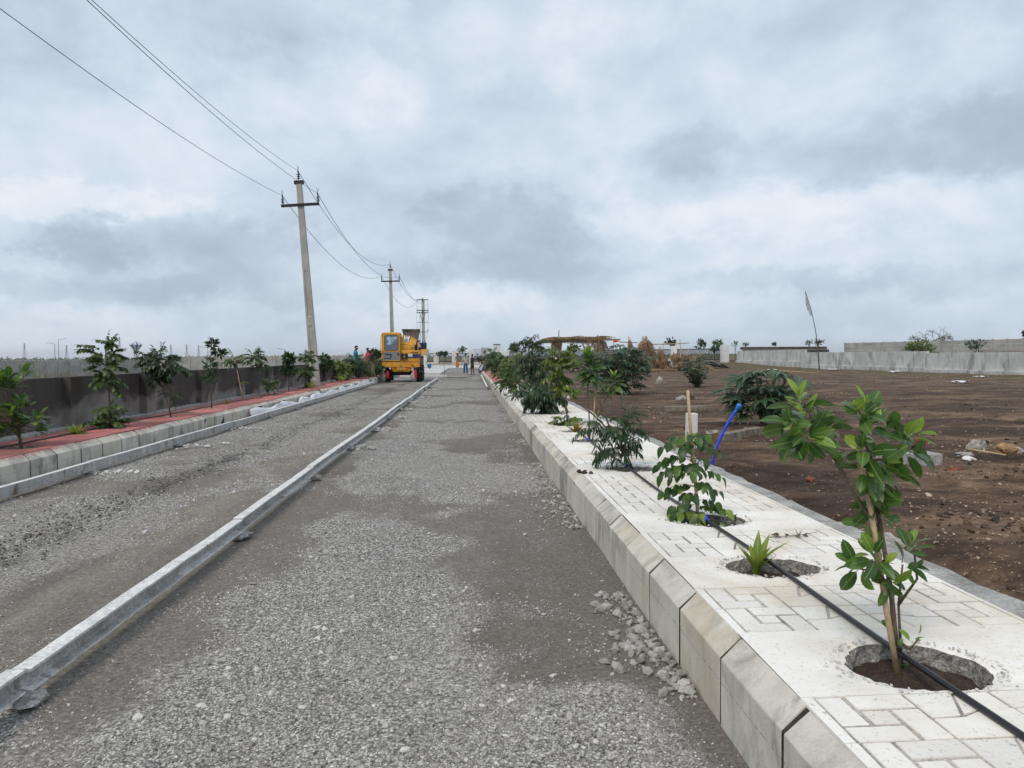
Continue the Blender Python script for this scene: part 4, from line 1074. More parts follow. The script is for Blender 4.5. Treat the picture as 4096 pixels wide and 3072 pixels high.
FG = {'round': fgeo('obovate', .62), 'ovate': fgeo('ovate', .48), 'lance': fgeo('lance', .26, .1, .3), 'fine': fgeo('lance', .34, .05, .1, 2), 'broad': fgeo('obovate', .44, .1, .25, 4)}

def pinnate(fol, geo, base, d, L, pairs, ll, droop, rr, tone, terminal=True, stem=None):
    """one compound leaf: arching rachis with paired leaflets"""
    p = Vector(base); d = Vector(d).normalized(); step = L / (pairs + 1); pts = [p.copy()]
    for k in range(pairs + 1):
        d = (d + Vector((0, 0, -droop * (.5 + k / pairs)))).normalized(); p = p + d * step; pts.append(p.copy())
        side = d.cross(Vector((0, 0, 1)))
        side = side.normalized() if side.length > .1 else Vector((1, 0, 0))
        for s_ in (-1, 1):
            if rr.random() < .06: continue
            ld = (side * s_ * .85 + d * .55 + Vector((0, 0, -.35 - rr.random() * .5))).normalized()
            fol.leaf(geo, p, ld, Vector((rr.uniform(-.4, .4), rr.uniform(-.4, .4), 1)), ll * rr.uniform(.8, 1.15) * (1 - .25 * abs(k / pairs - .45)), min(1, max(0, tone + rr.uniform(-.22, .22))))
    if terminal: fol.leaf(geo, p, d, (0, 0, 1), ll, tone)
    if stem is not None: stem.tube(pts[::2] if len(pts) > 4 else pts, [.0035, .0015], 4)

DENS = 1.12; LSC = 1.32
def crown(fol, stem, rr, axis_pts, c, r, n, kind, L, pairs, ll, droop, tone=(.15, .85), out=1.0, upb=.25):
    """leaves springing from inside an ellipsoid c,r"""
    geo = FG[kind]; c = Vector(c)
    n = int(n * DENS)
    for k in range(n):
        u = uvec(rr); q = rr.random() ** .5
        a = c + Vector((u.x * r[0], u.y * r[1], u.z * r[2])) * q * .72
        d = (Vector((u.x, u.y, u.z * .6 + upb)) * out + uvec(rr) * .45).normalized()
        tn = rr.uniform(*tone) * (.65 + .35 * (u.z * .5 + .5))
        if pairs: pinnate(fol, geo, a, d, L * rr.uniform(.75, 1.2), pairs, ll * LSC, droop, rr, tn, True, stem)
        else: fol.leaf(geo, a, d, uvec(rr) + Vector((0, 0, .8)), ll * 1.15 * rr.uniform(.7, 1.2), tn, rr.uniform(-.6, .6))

def sapling(label, base, stems, crowns, mat, seed, stake=None, name='sapling', bark=None, cat='sapling'):
    rr = random.Random(seed); root = thing(name, label, cat, base)
    st = MB()
    for pts, r0, r1 in stems: st.tube(pts, [r0, r1], 7)
    fol = Foliage()
    for cr in crowns:
        if len(cr) == 1: continue
        c, r, n, kind, L, pairs, ll, droop = cr[:8]; kw = cr[8] if len(cr) > 8 else {}
        # a twig from the nearest stem point to the cluster
        best = min((Vector(p) for s_ in stems for p in s_[0]), key=lambda p: (p - Vector(c)).length)
        st.tube([best, (best + Vector(c)) / 2 + Vector((0, 0, .02)), c], [.007, .004], 5)
        crown(fol, st, rr, None, c, r, n, kind, L, pairs, ll, droop, **kw)
    st.build('stem', bark or M_BARK, root, True)
    fol.build('foliage', mat, root, .066)
    if stake:
        b = MB(); b.tube(stake[0], [stake[1], stake[1] * .85], 7); b.build('stake', M_BAMBOO, root, True)
    return root

# ------------------------------------------------------------------ R1: ficus in the nearest planting hole
def ficus_near():
    rr = random.Random(21); B = Vector((1.60, 2.54, .275)); root = thing('ficus_sapling', 'ficus sapling with large glossy leaves in the nearest planting hole', 'sapling', B)
    Lm = [leaf_mesh('leaf', L_FICUS, 'obovate', .44, .13, c_, 6, .12) for c_ in (.10, .22, .34)]; Ly = [leaf_mesh('leaf', L_FICUSY, 'obovate', .44, .16, c_, 6, .12) for c_ in (.05, .2)]
    def rel(x, z, y=0.0): return Vector((x - B.x, y, z - B.z))
    stem = MB()
    A = [rel(1.62, .27, .01), rel(1.605, .42, .02), rel(1.585, .60, .02), rel(1.55, .78, .015), rel(1.515, .95, .01), rel(1.50, 1.10, .02), rel(1.475, 1.25, .02)]
    stem.tube(A, [.0115, .006], 8)
    stem.tube([rel(1.635, .27, .02), rel(1.63, .42, .03), rel(1.615, .55, .02), rel(1.635, .70, .03)], [.007, .0035], 7)
    br = [[A[3], rel(1.50, .86, -.01), rel(1.42, .97, -.02), rel(1.34, 1.10, -.03), rel(1.26, 1.24, -.02), rel(1.22, 1.32, -.02)],
          [A[3], rel(1.51, .88, .03), rel(1.44, .99, .05), rel(1.38, 1.12, .06), rel(1.34, 1.22, .05)],
          [A[4], rel(1.54, 1.03, .05), rel(1.58, 1.14, .06)], [A[5], rel(1.56, 1.12, -.05), rel(1.62, 1.17, -.06)], [A[4], rel(1.45, 1.05, -.05), rel(1.42, 1.14, -.06)], [A[5], rel(1.45, 1.22, .0), rel(1.44, 1.30, .0)],
          [A[2], rel(1.53, .66, -.03), rel(1.47, .74, -.05)], [A[2], rel(1.50, .68, .03), rel(1.43, .70, .02)], [rel(1.615, .55, .02), rel(1.66, .66, -.02), rel(1.645, .78, -.02)], [A[1], rel(1.63, .40, -.03), rel(1.655, .44, -.04)]]
    for p in br: stem.tube(p, [.0065, .003], 6)
    stem.build('stem', M_BARK, root, True)
    b = MB(); b.tube([rel(1.597, .262, -.02), rel(1.545, .55, -.015), rel(1.50, .80, -.02), rel(1.465, .99, -.02)], [.0110, .0095], 9); b.build('stake', M_BAMBOO, root, True)
    b = MB(); 
    for z_ in (.40, .72): b.lathe([(.021, -.006), (.023, 0), (.021, .006)], 10, Matrix.Translation(rel(1.585 - (z_ - .4) * .16, z_, 0)))
    b.build('tie', M_BLKPIPE, root, True)
    # whorls: (point, axis, leaves, leaf length, young share)
    W = [(rel(1.20, 1.34, -.02), (-.15, -.1, 1), 9, .085, .75), (rel(1.22, 1.28, -.03), (-.3, -.2, .8), 9, .095, .35), (rel(1.15, 1.25, -.05), (-.9, -.2, .35), 8, .10, .3), (rel(1.21, 1.20, -.07), (-.2, -.8, .1), 9, .105, .1), (rel(1.27, 1.18, -.03), (.2, -.5, .3), 8, .105, .05), (rel(1.30, 1.25, .02), (.5, .2, .7), 8, .10, .15), (rel(1.35, 1.23, .05), (.6, .1, .6), 7, .095, .1), (rel(1.16, 1.17, 0), (-.7, .2, -.1), 6, .105, .05),
         (rel(1.475, 1.31, .02), (.1, -.1, 1), 8, .085, .8), (rel(1.44, 1.29, 0), (-.5, -.2, .8), 8, .10, .4), (rel(1.49, 1.24, 0), (.2, -.5, .6), 10, .105, .25), (rel(1.54, 1.22, -.02), (.7, -.2, .6), 8, .10, .15), (rel(1.61, 1.20, -.06), (.9, -.1, .5), 7, .095, .45), (rel(1.62, 1.14, -.05), (.9, -.3, .0), 8, .105, .0), (rel(1.42, 1.15, -.06), (-.7, -.5, .4), 8, .105, .15), (rel(1.43, 1.08, -.06), (-.4, -.8, .2), 6, .085, .6), (rel(1.50, 1.10, -.05), (.2, -.9, .2), 9, .11, .0), (rel(1.57, 1.06, .0), (.8, -.3, -.1), 8, .11, 0), (rel(1.48, 1.02, -.04), (.0, -.6, -.4), 6, .10, 0), (rel(1.54, .97, .0), (.5, -.3, -.4), 8, .105, 0), (rel(1.50, .93, .0), (-.3, -.3, -.5), 6, .10, 0), (rel(1.55, .88, .02), (.7, 0, -.3), 5, .09, 0), (rel(1.46, .87, .01), (-.8, 0, -.1), 4, .075, .1),
         (rel(1.47, .77, -.05), (-.5, -.4, .6), 9, .095, .15), (rel(1.42, .71, .0), (-.9, -.1, .2), 7, .095, .1), (rel(1.53, .72, -.02), (.1, -.6, .6), 8, .09, .2), (rel(1.64, .79, -.02), (.3, -.2, .9), 8, .085, .1), (rel(1.645, .70, -.02), (.7, -.4, .1), 8, .08, .0), (rel(1.55, .64, -.02), (-.2, -.7, -.2), 6, .09, 0), (rel(1.61, .61, .02), (.2, -.4, -.3), 5, .07, .2), (rel(1.655, .45, -.04), (.4, -.3, .8), 4, .055, .5), (rel(1.59, .46, 0), (-.8, -.2, .5), 3, .06, .1), (rel(1.62, .33, 0), (.3, -.6, .4), 5, .05, .2)]
    for p, ax, n, L, yf in W:
        yf = min(1, yf * 1.25 + .04)
        ax = Vector(ax).normalized(); a0 = rr.uniform(0, 6.28); x_ = ax.orthogonal().normalized(); y_ = ax.cross(x_)
        for k in range(n):
            a = a0 + 2.4 * k + rr.uniform(-.5, .5); q = (k + .5) / n; sp = .35 + .95 * q + rr.uniform(-.25, .25)
            d = (ax * math.cos(sp) + (x_ * math.cos(a) + y_ * math.sin(a)) * math.sin(sp)).normalized(); d.z -= .12 * q; d.normalize()
            up = (ax * .9 - d * .3 + Vector((0, -.15, .55))).normalized()
            me = rr.choice(Ly) if rr.random() < yf * (1.25 - q) else rr.choice(Lm)
            put_leaf(me, root, p - ax * .045 * q + d * .008, d, up, L * 1.06 * rr.uniform(.62, 1.18) * (.72 + .4 * q), rr.uniform(-.95, .95))
ficus_near()

# ------------------------------------------------------------------ strap-leaved tufts
def tuft(label, base, n, L, mat, seed, spread=.7):
    rr = random.Random(seed); root = thing('strap_leaf_plant', label, 'plant', base)
    ms = [leaf_mesh('leaf', mat, 'strap', w_, .22, c_, 6, .0) for w_, c_ in ((.26, .25), (.22, .45), (.25, .1))]
    for k in range(n):
        a = k * 2.4 + rr.uniform(-.3, .3); q = k / n; tilt = .1 + spread * q
        d = Vector((math.cos(a) * math.sin(tilt), math.sin(a) * math.sin(tilt), math.cos(tilt)))
        put_leaf(rr.choice(ms), root, (math.cos(a) * .01, math.sin(a) * .01, .0), d, -Vector((math.cos(a), math.sin(a), 0)) * -1 * -1 + Vector((0, 0, .4)), L * rr.uniform(.7, 1.1), rr.uniform(-.3, .3))
    return root
tuft('yellow-green strap-leaved plant in the second planting hole', (1.57, 3.78, .29), 12, .23, L_BROM, 3, .42)
L_BROMR = leaf_mat('reddish_strap_leaf', (.13, .14, .02), (.24, .20, .03), (.34, .17, .03), (.3, .3, .1))
tuft('small reddish-green strap plant in a hole beyond the tall whorled sapling', (1.62, 10.72, .30), 12, .24, L_BROMR, 5, .9)
tuft('yellowish strap-leaved plant on the left red footpath near the camera', (-6.03, 11.25, .30), 16, .26, L_BROM, 7, 1.0)
tuft('tiny reddish strap plant on the left footpath between two thin saplings', (-6.0, 18.0, .30), 9, .22, L_BROMR, 9, .9)
tuft('small green strap plant at the foot of the leaning power pole', (-5.75, 26.3, .34), 12, .3, L_BROM, 11, .9)
tuft('small strap plant on the left footpath beyond the power pole', (-5.95, 33.6, .34), 12, .4, L_BROM, 12, .9)

# ------------------------------------------------------------------ R3: pongamia with drooping compound leaves
def pongamia():
    rr = random.Random(31); B = Vector((1.59, 4.83, .285)); root = thing('pongamia_sapling', 'dark leafy sapling tied to a bamboo stake in the third planting hole', 'sapling', B)
    ms = [leaf_mesh('leaf', L_PONG, 'ovate', w_, .14, c_, 6, .05) for w_, c_ in ((.62, .2), (.56, .35), (.66, .1))]
    my = [leaf_mesh('leaf', L_FICUSY, 'ovate', .6, .16, .25, 6, .05)]
    stem = MB(); A = [Vector((.0, 0, 0)), Vector((-.01, 0, .2)), Vector((-.03, .01, .4)), Vector((-.06, 0, .58)), Vector((-.08, 0, .68))]
    stem.tube(A, [.010, .005], 7)
    b = MB(); b.tube([(.0, -.015, -.03), (-.03, -.02, .35), (-.065, -.02, .70), (-.085, -.02, .97)], [.0125, .011], 8); b.build('stake', M_BAMBOO, root, True)
    fr = []
    for k in range(24):
        q = (k + .5) / 24; z_ = .05 + .62 * q
        a = k * 2.4 + rr.uniform(-.4, .4)
        if q < .16: ln = .26
        elif q < .32: ln = .16
        elif q < .8: ln = .22
        else: ln = .17
        fr.append((z_, a, ln * rr.uniform(.85, 1.15), q))
    fr += [(.12, math.pi + .25, .30, .1), (.14, .15, .32, .1), (.50, math.pi, .28, .6), (.44, math.pi + .3, .28, .5), (.30, math.pi - .2, .26, .4), (.62, math.pi + .1, .22, .8), (.60, .2, .16, .8), (.66, .35, .2, .9)]
    for z_, a, ln, q in fr:
        i = min(3, int(z_ / .17)); t_ = max(0, min(1, (z_ - A[i].z) / (A[i + 1].z - A[i].z))); p = A[i].lerp(A[i + 1], t_)
        d = Vector((math.cos(a), math.sin(a) * .8, .35)).normalized(); pts = [p.copy()]; np_ = 3 if ln < .2 else 4; step = ln / (np_ + .5)
        yng = q < .15 or q > .93
        for j in range(np_):
            d = (d + Vector((0, 0, -.17 - .05 * j))).normalized(); p = p + d * step; pts.append(p.copy())
            side = d.cross(Vector((0, 0, 1))).normalized()
            for s_ in ((-1, 1) if j < np_ - 1 else (0,)):
                ld = (side * s_ * .8 + d * (.5 if s_ else 1) + Vector((0, 0, -.55))).normalized()
                me = rr.choice(my) if (yng and rr.random() < .5) else rr.choice(ms)
                put_leaf(me, root, p, ld, Vector((rr.uniform(-.3, .3), -.5, .9)), .076 * rr.uniform(.75, 1.2) * (1.1 if j else .85), rr.uniform(-.4, .4))
        stem.tube(pts, [.003, .0015], 4)
    stem.build('stem', M_GREENSTEM, root, True)
pongamia()

# ------------------------------------------------------------------ R4: bare curved stems with drooping neem leaves
sapling('bent sapling of bundled bare stems with drooping leaves leaning over the white path', (1.66, 7.08, .29),
        [([(0, 0, 0), (-.08, 0, .16), (-.17, 0, .33), (-.26, 0, .52), (-.34, .0, .72), (-.44, 0, .96)], .012, .007), ([(0.005, .015, 0), (-.07, .02, .16), (-.17, .02, .33), (-.28, .02, .48), (-.42, .02, .62), (-.55, .02, .72), (-.73, .02, .80)], .010, .006),
         ([(.012, -.01, 0), (-.06, -.01, .18), (-.14, -.01, .34), (-.10, 0, .48), (-.02, 0, .60)], .009, .004), ([(-.01, -.01, 0), (-.1, -.02, .2), (-.16, -.02, .36), (-.17, 0, .55)], .008, .004), ([(-.005, .02, 0), (-.09, .03, .2), (-.19, .03, .34)], .008, .006)],
        [((-.32, 0, .48), (.13, .12, .10), 11, 'lance', .20, 5, .075, .16), ((-.10, 0, .46), (.15, .13, .13), 15, 'lance', .20, 5, .075, .16), ((-.20, -.02, .28), (.16, .13, .07), 12, 'lance', .18, 5, .07, .2), ((.05, 0, .34), (.08, .1, .08), 6, 'lance', .18, 5, .07, .18), ((-.16, 0, .60), (.12, .1, .06), 9, 'fine', .13, 6, .04, .08, {'tone': (.7, 1)}), ((-.02, 0, .62), (.05, .05, .05), 8, 'fine', .10, 6, .04, .05, {'tone': (.8, 1)}), ((-.08, -.05, .08), (.08, .08, .05), 5, 'lance', .12, 4, .06, .2, {'tone': (.4, .9)})], F_NEEM, 41)
sapling('sprig of low leaves in the hole behind the bent sapling', (1.66, 8.1, .29), [([(0, 0, 0), (-.02, 0, .14)], .006, .003)], [((-.02, 0, .14), (.06, .06, .05), 7, 'ovate', .12, 3, .06, .15)], F_GREEN, 43)

# ------------------------------------------------------------------ R6: whorled long leaves on bare stems
def whorl_tree():
    rr = random.Random(51); B = Vector((1.62, 9.45, .28)); root = thing('whorled_sapling', 'sapling with long pale-ribbed leaves whorled on top of bare thin stems', 'sapling', B)
    ms = [leaf_mesh('leaf', L_PLUM, 'obovate', w_, .12, c_, 6, .06) for w_, c_ in ((.40, .25), (.36, .45), (.43, .12))]
    my = [leaf_mesh('leaf', L_FICUSY, 'obovate', .28, .15, .2, 6, .06)]
    st = MB(); st.tube([(0, 0, 0), (-.01, 0, .35), (-.03, 0, .7), (-.02, 0, 1.02)], [.011, .007], 7); st.tube([(.01, .01, 0), (.08, .02, .3), (.2, .03, .6), (.33, .03, .82)], [.008, .004], 6); st.build('stem', M_BARK, root, True)
    b = MB(); b.tube([(.03, -.02, 0), (.05, -.02, .4), (.07, -.02, .86)], [.010, .009], 7); b.build('stake', M_BAMBOO, root, True)
    for c, n, L, zz in (((-.02, 0, 1.06), 66, .235, .22), ((.33, .03, .84), 30, .20, .1), ((-.02, 0, .80), 12, .16, .1), ((.10, 0, .38), 6, .10, .05)):
        for k in range(n):
            q = k / n; a = k * 2.4; tilt = .25 + 1.75 * q
            d = Vector((math.cos(a) * math.sin(tilt), math.sin(a) * math.sin(tilt), math.cos(tilt)))
            put_leaf(rr.choice(my) if q < .16 else rr.choice(ms), root, Vector(c) + Vector((0, 0, zz * (.5 - q) * 1.4)), d, Vector((-d.x * .6, -d.y * .6 - .1, 1)), L * rr.uniform(.75, 1.1) * (.65 + .4 * min(1, q * 2)), rr.uniform(-.4, .4))
whorl_tree()

# ------------------------------------------------------------------ the rest of the right row
sapling('yellow-green sapling with a tall column of leaves and a low clump at its foot', (1.63, 11.68, .30), [([(0, 0, 0), (-.03, 0, .4), (-.08, 0, .8), (-.12, 0, 1.25)], .013, .005)],
        [((-.12, 0, 1.16), (.16, .15, .14), 22, 'ovate', .20, 4, .085, .12, {'tone': (.35, 1)}), ((-.12, 0, .92), (.15, .14, .14), 18, 'ovate', .20, 4, .085, .15, {'tone': (.1, .8)}), ((-.06, 0, .66), (.13, .12, .12), 14, 'ovate', .18, 4, .085, .18, {'tone': (.3, 1)}), ((-.05, -.03, .12), (.15, .14, .09), 17, 'ovate', .15, 4, .075, .12, {'tone': (.45, 1)})], F_YELLOW, 61, None)
sapling('low wide neem with dark drooping leaves arching over the white path', (1.58, 13.98, .30), [([(0, 0, 0), (-.02, 0, .2), (-.1, 0, .42)], .012, .005), ([(0, 0, .1), (.05, 0, .3), (.15, 0, .42)], .008, .004)],
        [((-.38, -.05, .46), (.22, .2, .13), 30, 'lance', .26, 6, .10, .2), ((-.05, 0, .42), (.25, .22, .18), 34, 'lance', .26, 6, .10, .2), ((.14, 0, .34), (.14, .16, .14), 18, 'lance', .22, 6, .10, .22), ((-.18, -.05, .30), (.25, .2, .1), 22, 'lance', .22, 6, .10, .22)], F_NEEM, 63)
sapling('tall neem sapling with a full dark crown rising above the right row', (1.60, 16.9, .30), [([(0, 0, 0), (.01, 0, .4), (-.05, 0, .9), (-.1, 0, 1.55)], .017, .006)],
        [((-.10, 0, 1.42), (.20, .2, .20), 34, 'lance', .26, 6, .095, .16, {'tone': (.3, 1)}), ((-.08, 0, 1.05), (.28, .26, .22), 44, 'lance', .28, 6, .10, .18), ((-.02, 0, .72), (.25, .24, .18), 30, 'lance', .26, 6, .10, .2), ((.06, 0, .42), (.14, .14, .10), 10, 'lance', .22, 5, .10, .2)], F_NEEM, 65)
sapling('bushy bright green sapling on the white path behind the tall neem', (1.50, 20.0, .30), [([(0, 0, 0), (-.1, 0, .4), (-.22, 0, .95)], .015, .006)],
        [((-.28, 0, .82), (.25, .25, .22), 34, 'fine', .26, 7, .075, .13, {'tone': (.2, 1)}), ((-.36, 0, .48), (.32, .28, .2), 42, 'fine', .28, 7, .075, .15, {'tone': (.15, .9)}), ((-.1, 0, .28), (.28, .25, .16), 26, 'fine', .25, 7, .075, .15, {'tone': (.3, 1)})], F_GREEN, 67)
sapling('light green sapling with yellowish tips where the white path turns red', (1.6, 25.8, .30), [([(0, 0, 0), (-.05, 0, .5), (-.02, 0, 1.0)], .015, .006)],
        [((-.06, 0, .95), (.28, .26, .26), 30, 'ovate', .28, 5, .10, .13, {'tone': (.3, 1)}), ((-.2, 0, .55), (.34, .3, .22), 34, 'ovate', .28, 5, .10, .15)], F_YELLOW, 69)
sapling('green bushy sapling above the first stretch of far red footpath', (1.6, 32, .30), [([(0, 0, 0), (-.05, 0, .5), (-.02, 0, 1.1)], .018, .007)],
        [((-.02, 0, 1.0), (.36, .34, .34), 34, 'ovate', .32, 5, .12, .13), ((-.1, 0, .6), (.42, .36, .26), 34, 'ovate', .32, 5, .12, .15)], F_GREEN, 71)
sapling('broad dark sapling on the far red footpath beside the standing worker', (1.6, 40.5, .30), [([(0, 0, 0), (0, 0, .6), (-.02, 0, 1.2)], .02, .008)],
        [((0, 0, 1.05), (.48, .45, .35), 48, 'lance', .42, 6, .15, .16), ((-.1, 0, .68), (.55, .5, .3), 50, 'lance', .42, 6, .15, .18)], F_NEEM, 73)
sapling('thin green sapling on the far red footpath near the seated workers', (1.55, 46.5, .30), [([(0, 0, 0), (0, 0, .6), (0, 0, 1.3)], .02, .008)], [((0, 0, 1.25), (.4, .4, .3), 30, 'ovate', .36, 5, .15, .16)], F_GREEN, 75)

# ------------------------------------------------------------------ left row
def ficus_left():
    rr = random.Random(81); B = Vector((-5.80, 9.55, .30)); root = thing('ficus_sapling', 'bushy ficus at the left picture edge on the red footpath', 'sapling', B)
    ms = [leaf_mesh('leaf', L_FICUS, 'obovate', .40, .12, c_, 5, .1) for c_ in (.12, .3)]; my = [leaf_mesh('leaf', L_FICUSY, 'obovate', .38, .16, .15, 5, .1)]
    st = MB(); tips = []
    tr = [Vector((0, 0, 0)), Vector((-.02, 0, .16)), Vector((-.06, 0, .3))]; st.tube(tr, [.022, .016], 8)
    for k in range(20):
        a = rr.uniform(0, 6.28); h_ = rr.uniform(.06, .92); rad = rr.uniform(.12, .44) * (1 - .4 * h_)
        tip = Vector((-.14 + math.cos(a) * rad, math.sin(a) * rad * .8, .12 + h_)); st.tube([tr[1 + k % 2], (tr[2] + tip) / 2 + Vector((0, 0, .05)), tip], [.008, .004], 5); tips.append(tip)
    tips += [Vector((.22, -.05, .42)), Vector((.2, .05, .26)), Vector((.08, -.1, .62)), Vector((-.1, -.1, .86)), Vector((-.3, 0, .95))]
    for t_ in tips[-5:]: st.tube([tr[2], (tr[2] + t_) / 2, t_], [.007, .004], 5)
    st.build('stem', M_BARK, root, True)
    for t_ in tips:
        ax = (t_ - Vector((-.08, 0, .15))).normalized(); x_ = ax.orthogonal().normalized(); y_ = ax.cross(x_)
        n = rr.randrange(9, 13)
        for k in range(n):
            a = 2.4 * k; q = (k + .5) / n; sp = .3 + .9 * q
            d = (ax * math.cos(sp) + (x_ * math.cos(a) + y_ * math.sin(a)) * math.sin(sp)).normalized()
            put_leaf(my[0] if rr.random() < .35 * (1 - q) + .05 and t_.z > .4 else rr.choice(ms), root, t_ - ax * .07 * q, d, ax * .7 - d * .3 + Vector((0, 0, .6)), .185 * rr.uniform(.75, 1.15), rr.uniform(-.5, .5))
ficus_left()
sapling('tall tiered sapling with round leaflets, first upright one on the left footpath', (-5.95, 12.12, .30), [([(0, 0, 0), (.01, 0, .4), (-.01, 0, .9), (-.03, 0, 1.3), (.03, 0, 1.5)], .016, .007)],
        [((-.05, 0, 1.32), (.20, .18, .10), 15, 'round', .24, 5, .075, .10, {'tone': (.1, .7)}), ((.04, 0, 1.50), (.07, .07, .08), 6, 'round', .16, 4, .07, .05, {'tone': (.3, 1)}), ((-.06, 0, 1.05), (.20, .18, .10), 16, 'round', .22, 5, .08, .14, {'tone': (.0, .5)}), ((-.02, 0, .86), (.16, .16, .09), 13, 'round', .2, 5, .08, .15, {'tone': (.1, 1)}), ((.0, 0, .42), (.12, .12, .05), 7, 'round', .26, 5, .075, .1, {'tone': (.6, 1)}), ((.02, 0, .16), (.2, .2, .10), 18, 'round', .22, 5, .075, .12, {'tone': (.3, .9)})], F_GREEN, 91)
sapling('leaning sapling with a wide dark crown and a pale green sprout below it', (-5.82, 14.25, .30), [([(0, 0, 0), (-.06, 0, .3), (-.14, 0, .58), (-.26, 0, .9), (-.32, 0, 1.1)], .014, .007)],
        [((-.18, 0, 1.12), (.22, .2, .17), 34, 'ovate', .24, 5, .085, .17), ((-.30, 0, .86), (.15, .15, .10), 18, 'ovate', .22, 5, .08, .2), ((-.36, 0, 1.22), (.16, .15, .12), 13, 'ovate', .22, 5, .08, .12), ((.10, 0, 1.02), (.14, .14, .08), 13, 'ovate', .22, 5, .085, .2), ((.0, 0, .5), (.15, .14, .1), 13, 'fine', .2, 7, .05, .12, {'tone': (.55, 1)})], F_NEEM, 93)
sapling('slender sapling with a dark tuft on top and narrow leaves down its stem', (-5.91, 16.68, .30), [([(0, 0, 0), (.0, 0, .5), (.0, 0, 1.0), (.02, 0, 1.5)], .015, .006), ([(0, 0, 1.0), (.12, 0, 1.25), (.25, 0, 1.35)], .006, .003)],
        [((.05, 0, 1.52), (.14, .13, .15), 90, 'ovate', 0, 0, .085, 0), ((.20, 0, 1.32), (.20, .16, .10), 90, 'ovate', 0, 0, .085, 0), ((.0, 0, 1.0), (.13, .12, .26), 90, 'lance', 0, 0, .13, 0, {'tone': (.3, 1)}), ((-.03, 0, .72), (.2, .18, .10), 66, 'lance', 0, 0, .13, 0, {'tone': (.4, 1)})], F_NEEM, 95)
sapling('thin leaning stick-like sapling with a small green head on the left footpath', (-6.06, 19.47, .30), [([(0, 0, 0), (-.07, 0, .4), (-.15, 0, .85), (-.2, 0, 1.1)], .019, .012)], [((-.23, 0, 1.14), (.13, .12, .12), 15, 'ovate', .2, 4, .08, .15), ((-.1, 0, .55), (.08, .08, .04), 4, 'ovate', .14, 3, .06, .1)], F_GREEN, 97, None, 'sapling', M_BAMBOO)
sapling('leaning sapling with a thin dark crown and a leafy bright foot before the pole', (-6.03, 21.9, .30), [([(0, 0, 0), (-.1, 0, .4), (-.24, 0, .8), (-.42, 0, 1.2)], .016, .007)], [((-.46, 0, 1.22), (.27, .22, .18), 26, 'ovate', .26, 5, .075, .15, {'tone': (0, .5)}), ((-.22, 0, 1.0), (.12, .12, .12), 10, 'ovate', .2, 5, .075, .15, {'tone': (0, .5)}), ((.05, 0, .42), (.17, .16, .22), 40, 'fine', .18, 6, .07, .12, {'tone': (.3, 1)})], F_GREEN, 99)
sapling('round-crowned dark sapling with broad leaves left of the power pole', (-6.12, 24.55, .30), [([(0, 0, 0), (.0, 0, .5), (.03, 0, 1.1)], .016, .008)], [((.02, 0, 1.15), (.22, .2, .22), 120, 'broad', 0, 0, .15, 0), ((-.03, 0, .78), (.28, .25, .18), 130, 'broad', 0, 0, .15, 0)], F_NEEM, 101)
sapling('two-tiered light green sapling just left of the power pole', (-6.09, 27.0, .30), [([(0, 0, 0), (.0, 0, .6), (.05, 0, 1.3)], .02, .008)], [((.06, 0, 1.2), (.22, .2, .2), 24, 'ovate', .26, 5, .09, .15, {'tone': (0, .6)}), ((-.05, 0, .72), (.28, .25, .14), 30, 'ovate', .26, 5, .10, .14, {'tone': (.35, 1)}), ((.02, 0, .06), (.22, .2, .08), 16, 'ovate', .2, 4, .1, .12)], F_GREEN, 103)
sapling('dark leaning sapling just right of the power pole', (-6.1, 32.1, .30), [([(0, 0, 0), (-.05, 0, .4), (-.15, 0, .9)], .018, .008)], [((-.2, 0, .85), (.36, .3, .28), 120, 'broad', 0, 0, .17, 0), ((-.3, 0, 1.15), (.3, .25, .18), 70, 'broad', 0, 0, .16, 0)], F_NEEM, 105)
sapling('yellow-green upright sapling second to the right of the power pole', (-6.1, 35.0, .30), [([(0, 0, 0), (0, 0, .4), (.02, 0, .9)], .018, .008)], [((0, 0, .75), (.26, .24, .3), 40, 'ovate', .3, 5, .1, .13, {'tone': (.4, 1)}), ((.05, 0, .35), (.3, .25, .16), 30, 'ovate', .28, 5, .1, .15)], F_YELLOW, 107)
sapling('umbrella-shaped sapling with drooping leaves beside the man in blue', (-6.05, 37.6, .30), [([(0, 0, 0), (0, 0, .5), (.02, 0, .95)], .018, .01)], [((.02, 0, .95), (.36, .32, .16), 60, 'lance', .4, 5, .16, .22, {'tone': (.2, .8)}), ((.05, 0, .75), (.3, .3, .12), 30, 'lance', .4, 5, .16, .25)], F_NEEM, 109)
sapling('loose green bush in front of the man in pink', (-5.75, 38.6, .30), [([(0, 0, 0), (0, 0, .5), (.05, 0, 1.05)], .018, .01)], [((.0, 0, .85), (.4, .35, .35), 46, 'fine', .4, 7, .09, .12, {'tone': (.3, 1)}), ((.1, 0, .4), (.42, .35, .25), 46, 'fine', .4, 7, .09, .14)], F_GREEN, 111)
sapling('low leafy bush between the men and the mixer', (-5.55, 41.8, .30), [([(0, 0, 0), (0, 0, .4), (.05, 0, .8)], .018, .01)], [((.05, 0, .6), (.45, .4, .32), 60, 'ovate', .36, 5, .13, .14)], F_GREEN, 113)
sapling('dark round-crowned sapling half hidden behind the mixer cab', (-6.0, 45.6, .30), [([(0, 0, 0), (0, 0, .6), (.0, 0, 1.3)], .02, .01)], [((.05, 0, 1.35), (.5, .45, .35), 170, 'broad', 0, 0, .22, 0), ((.3, 0, .55), (.4, .4, .3), 60, 'ovate', .36, 5, .13, .14)], F_NEEM, 115)

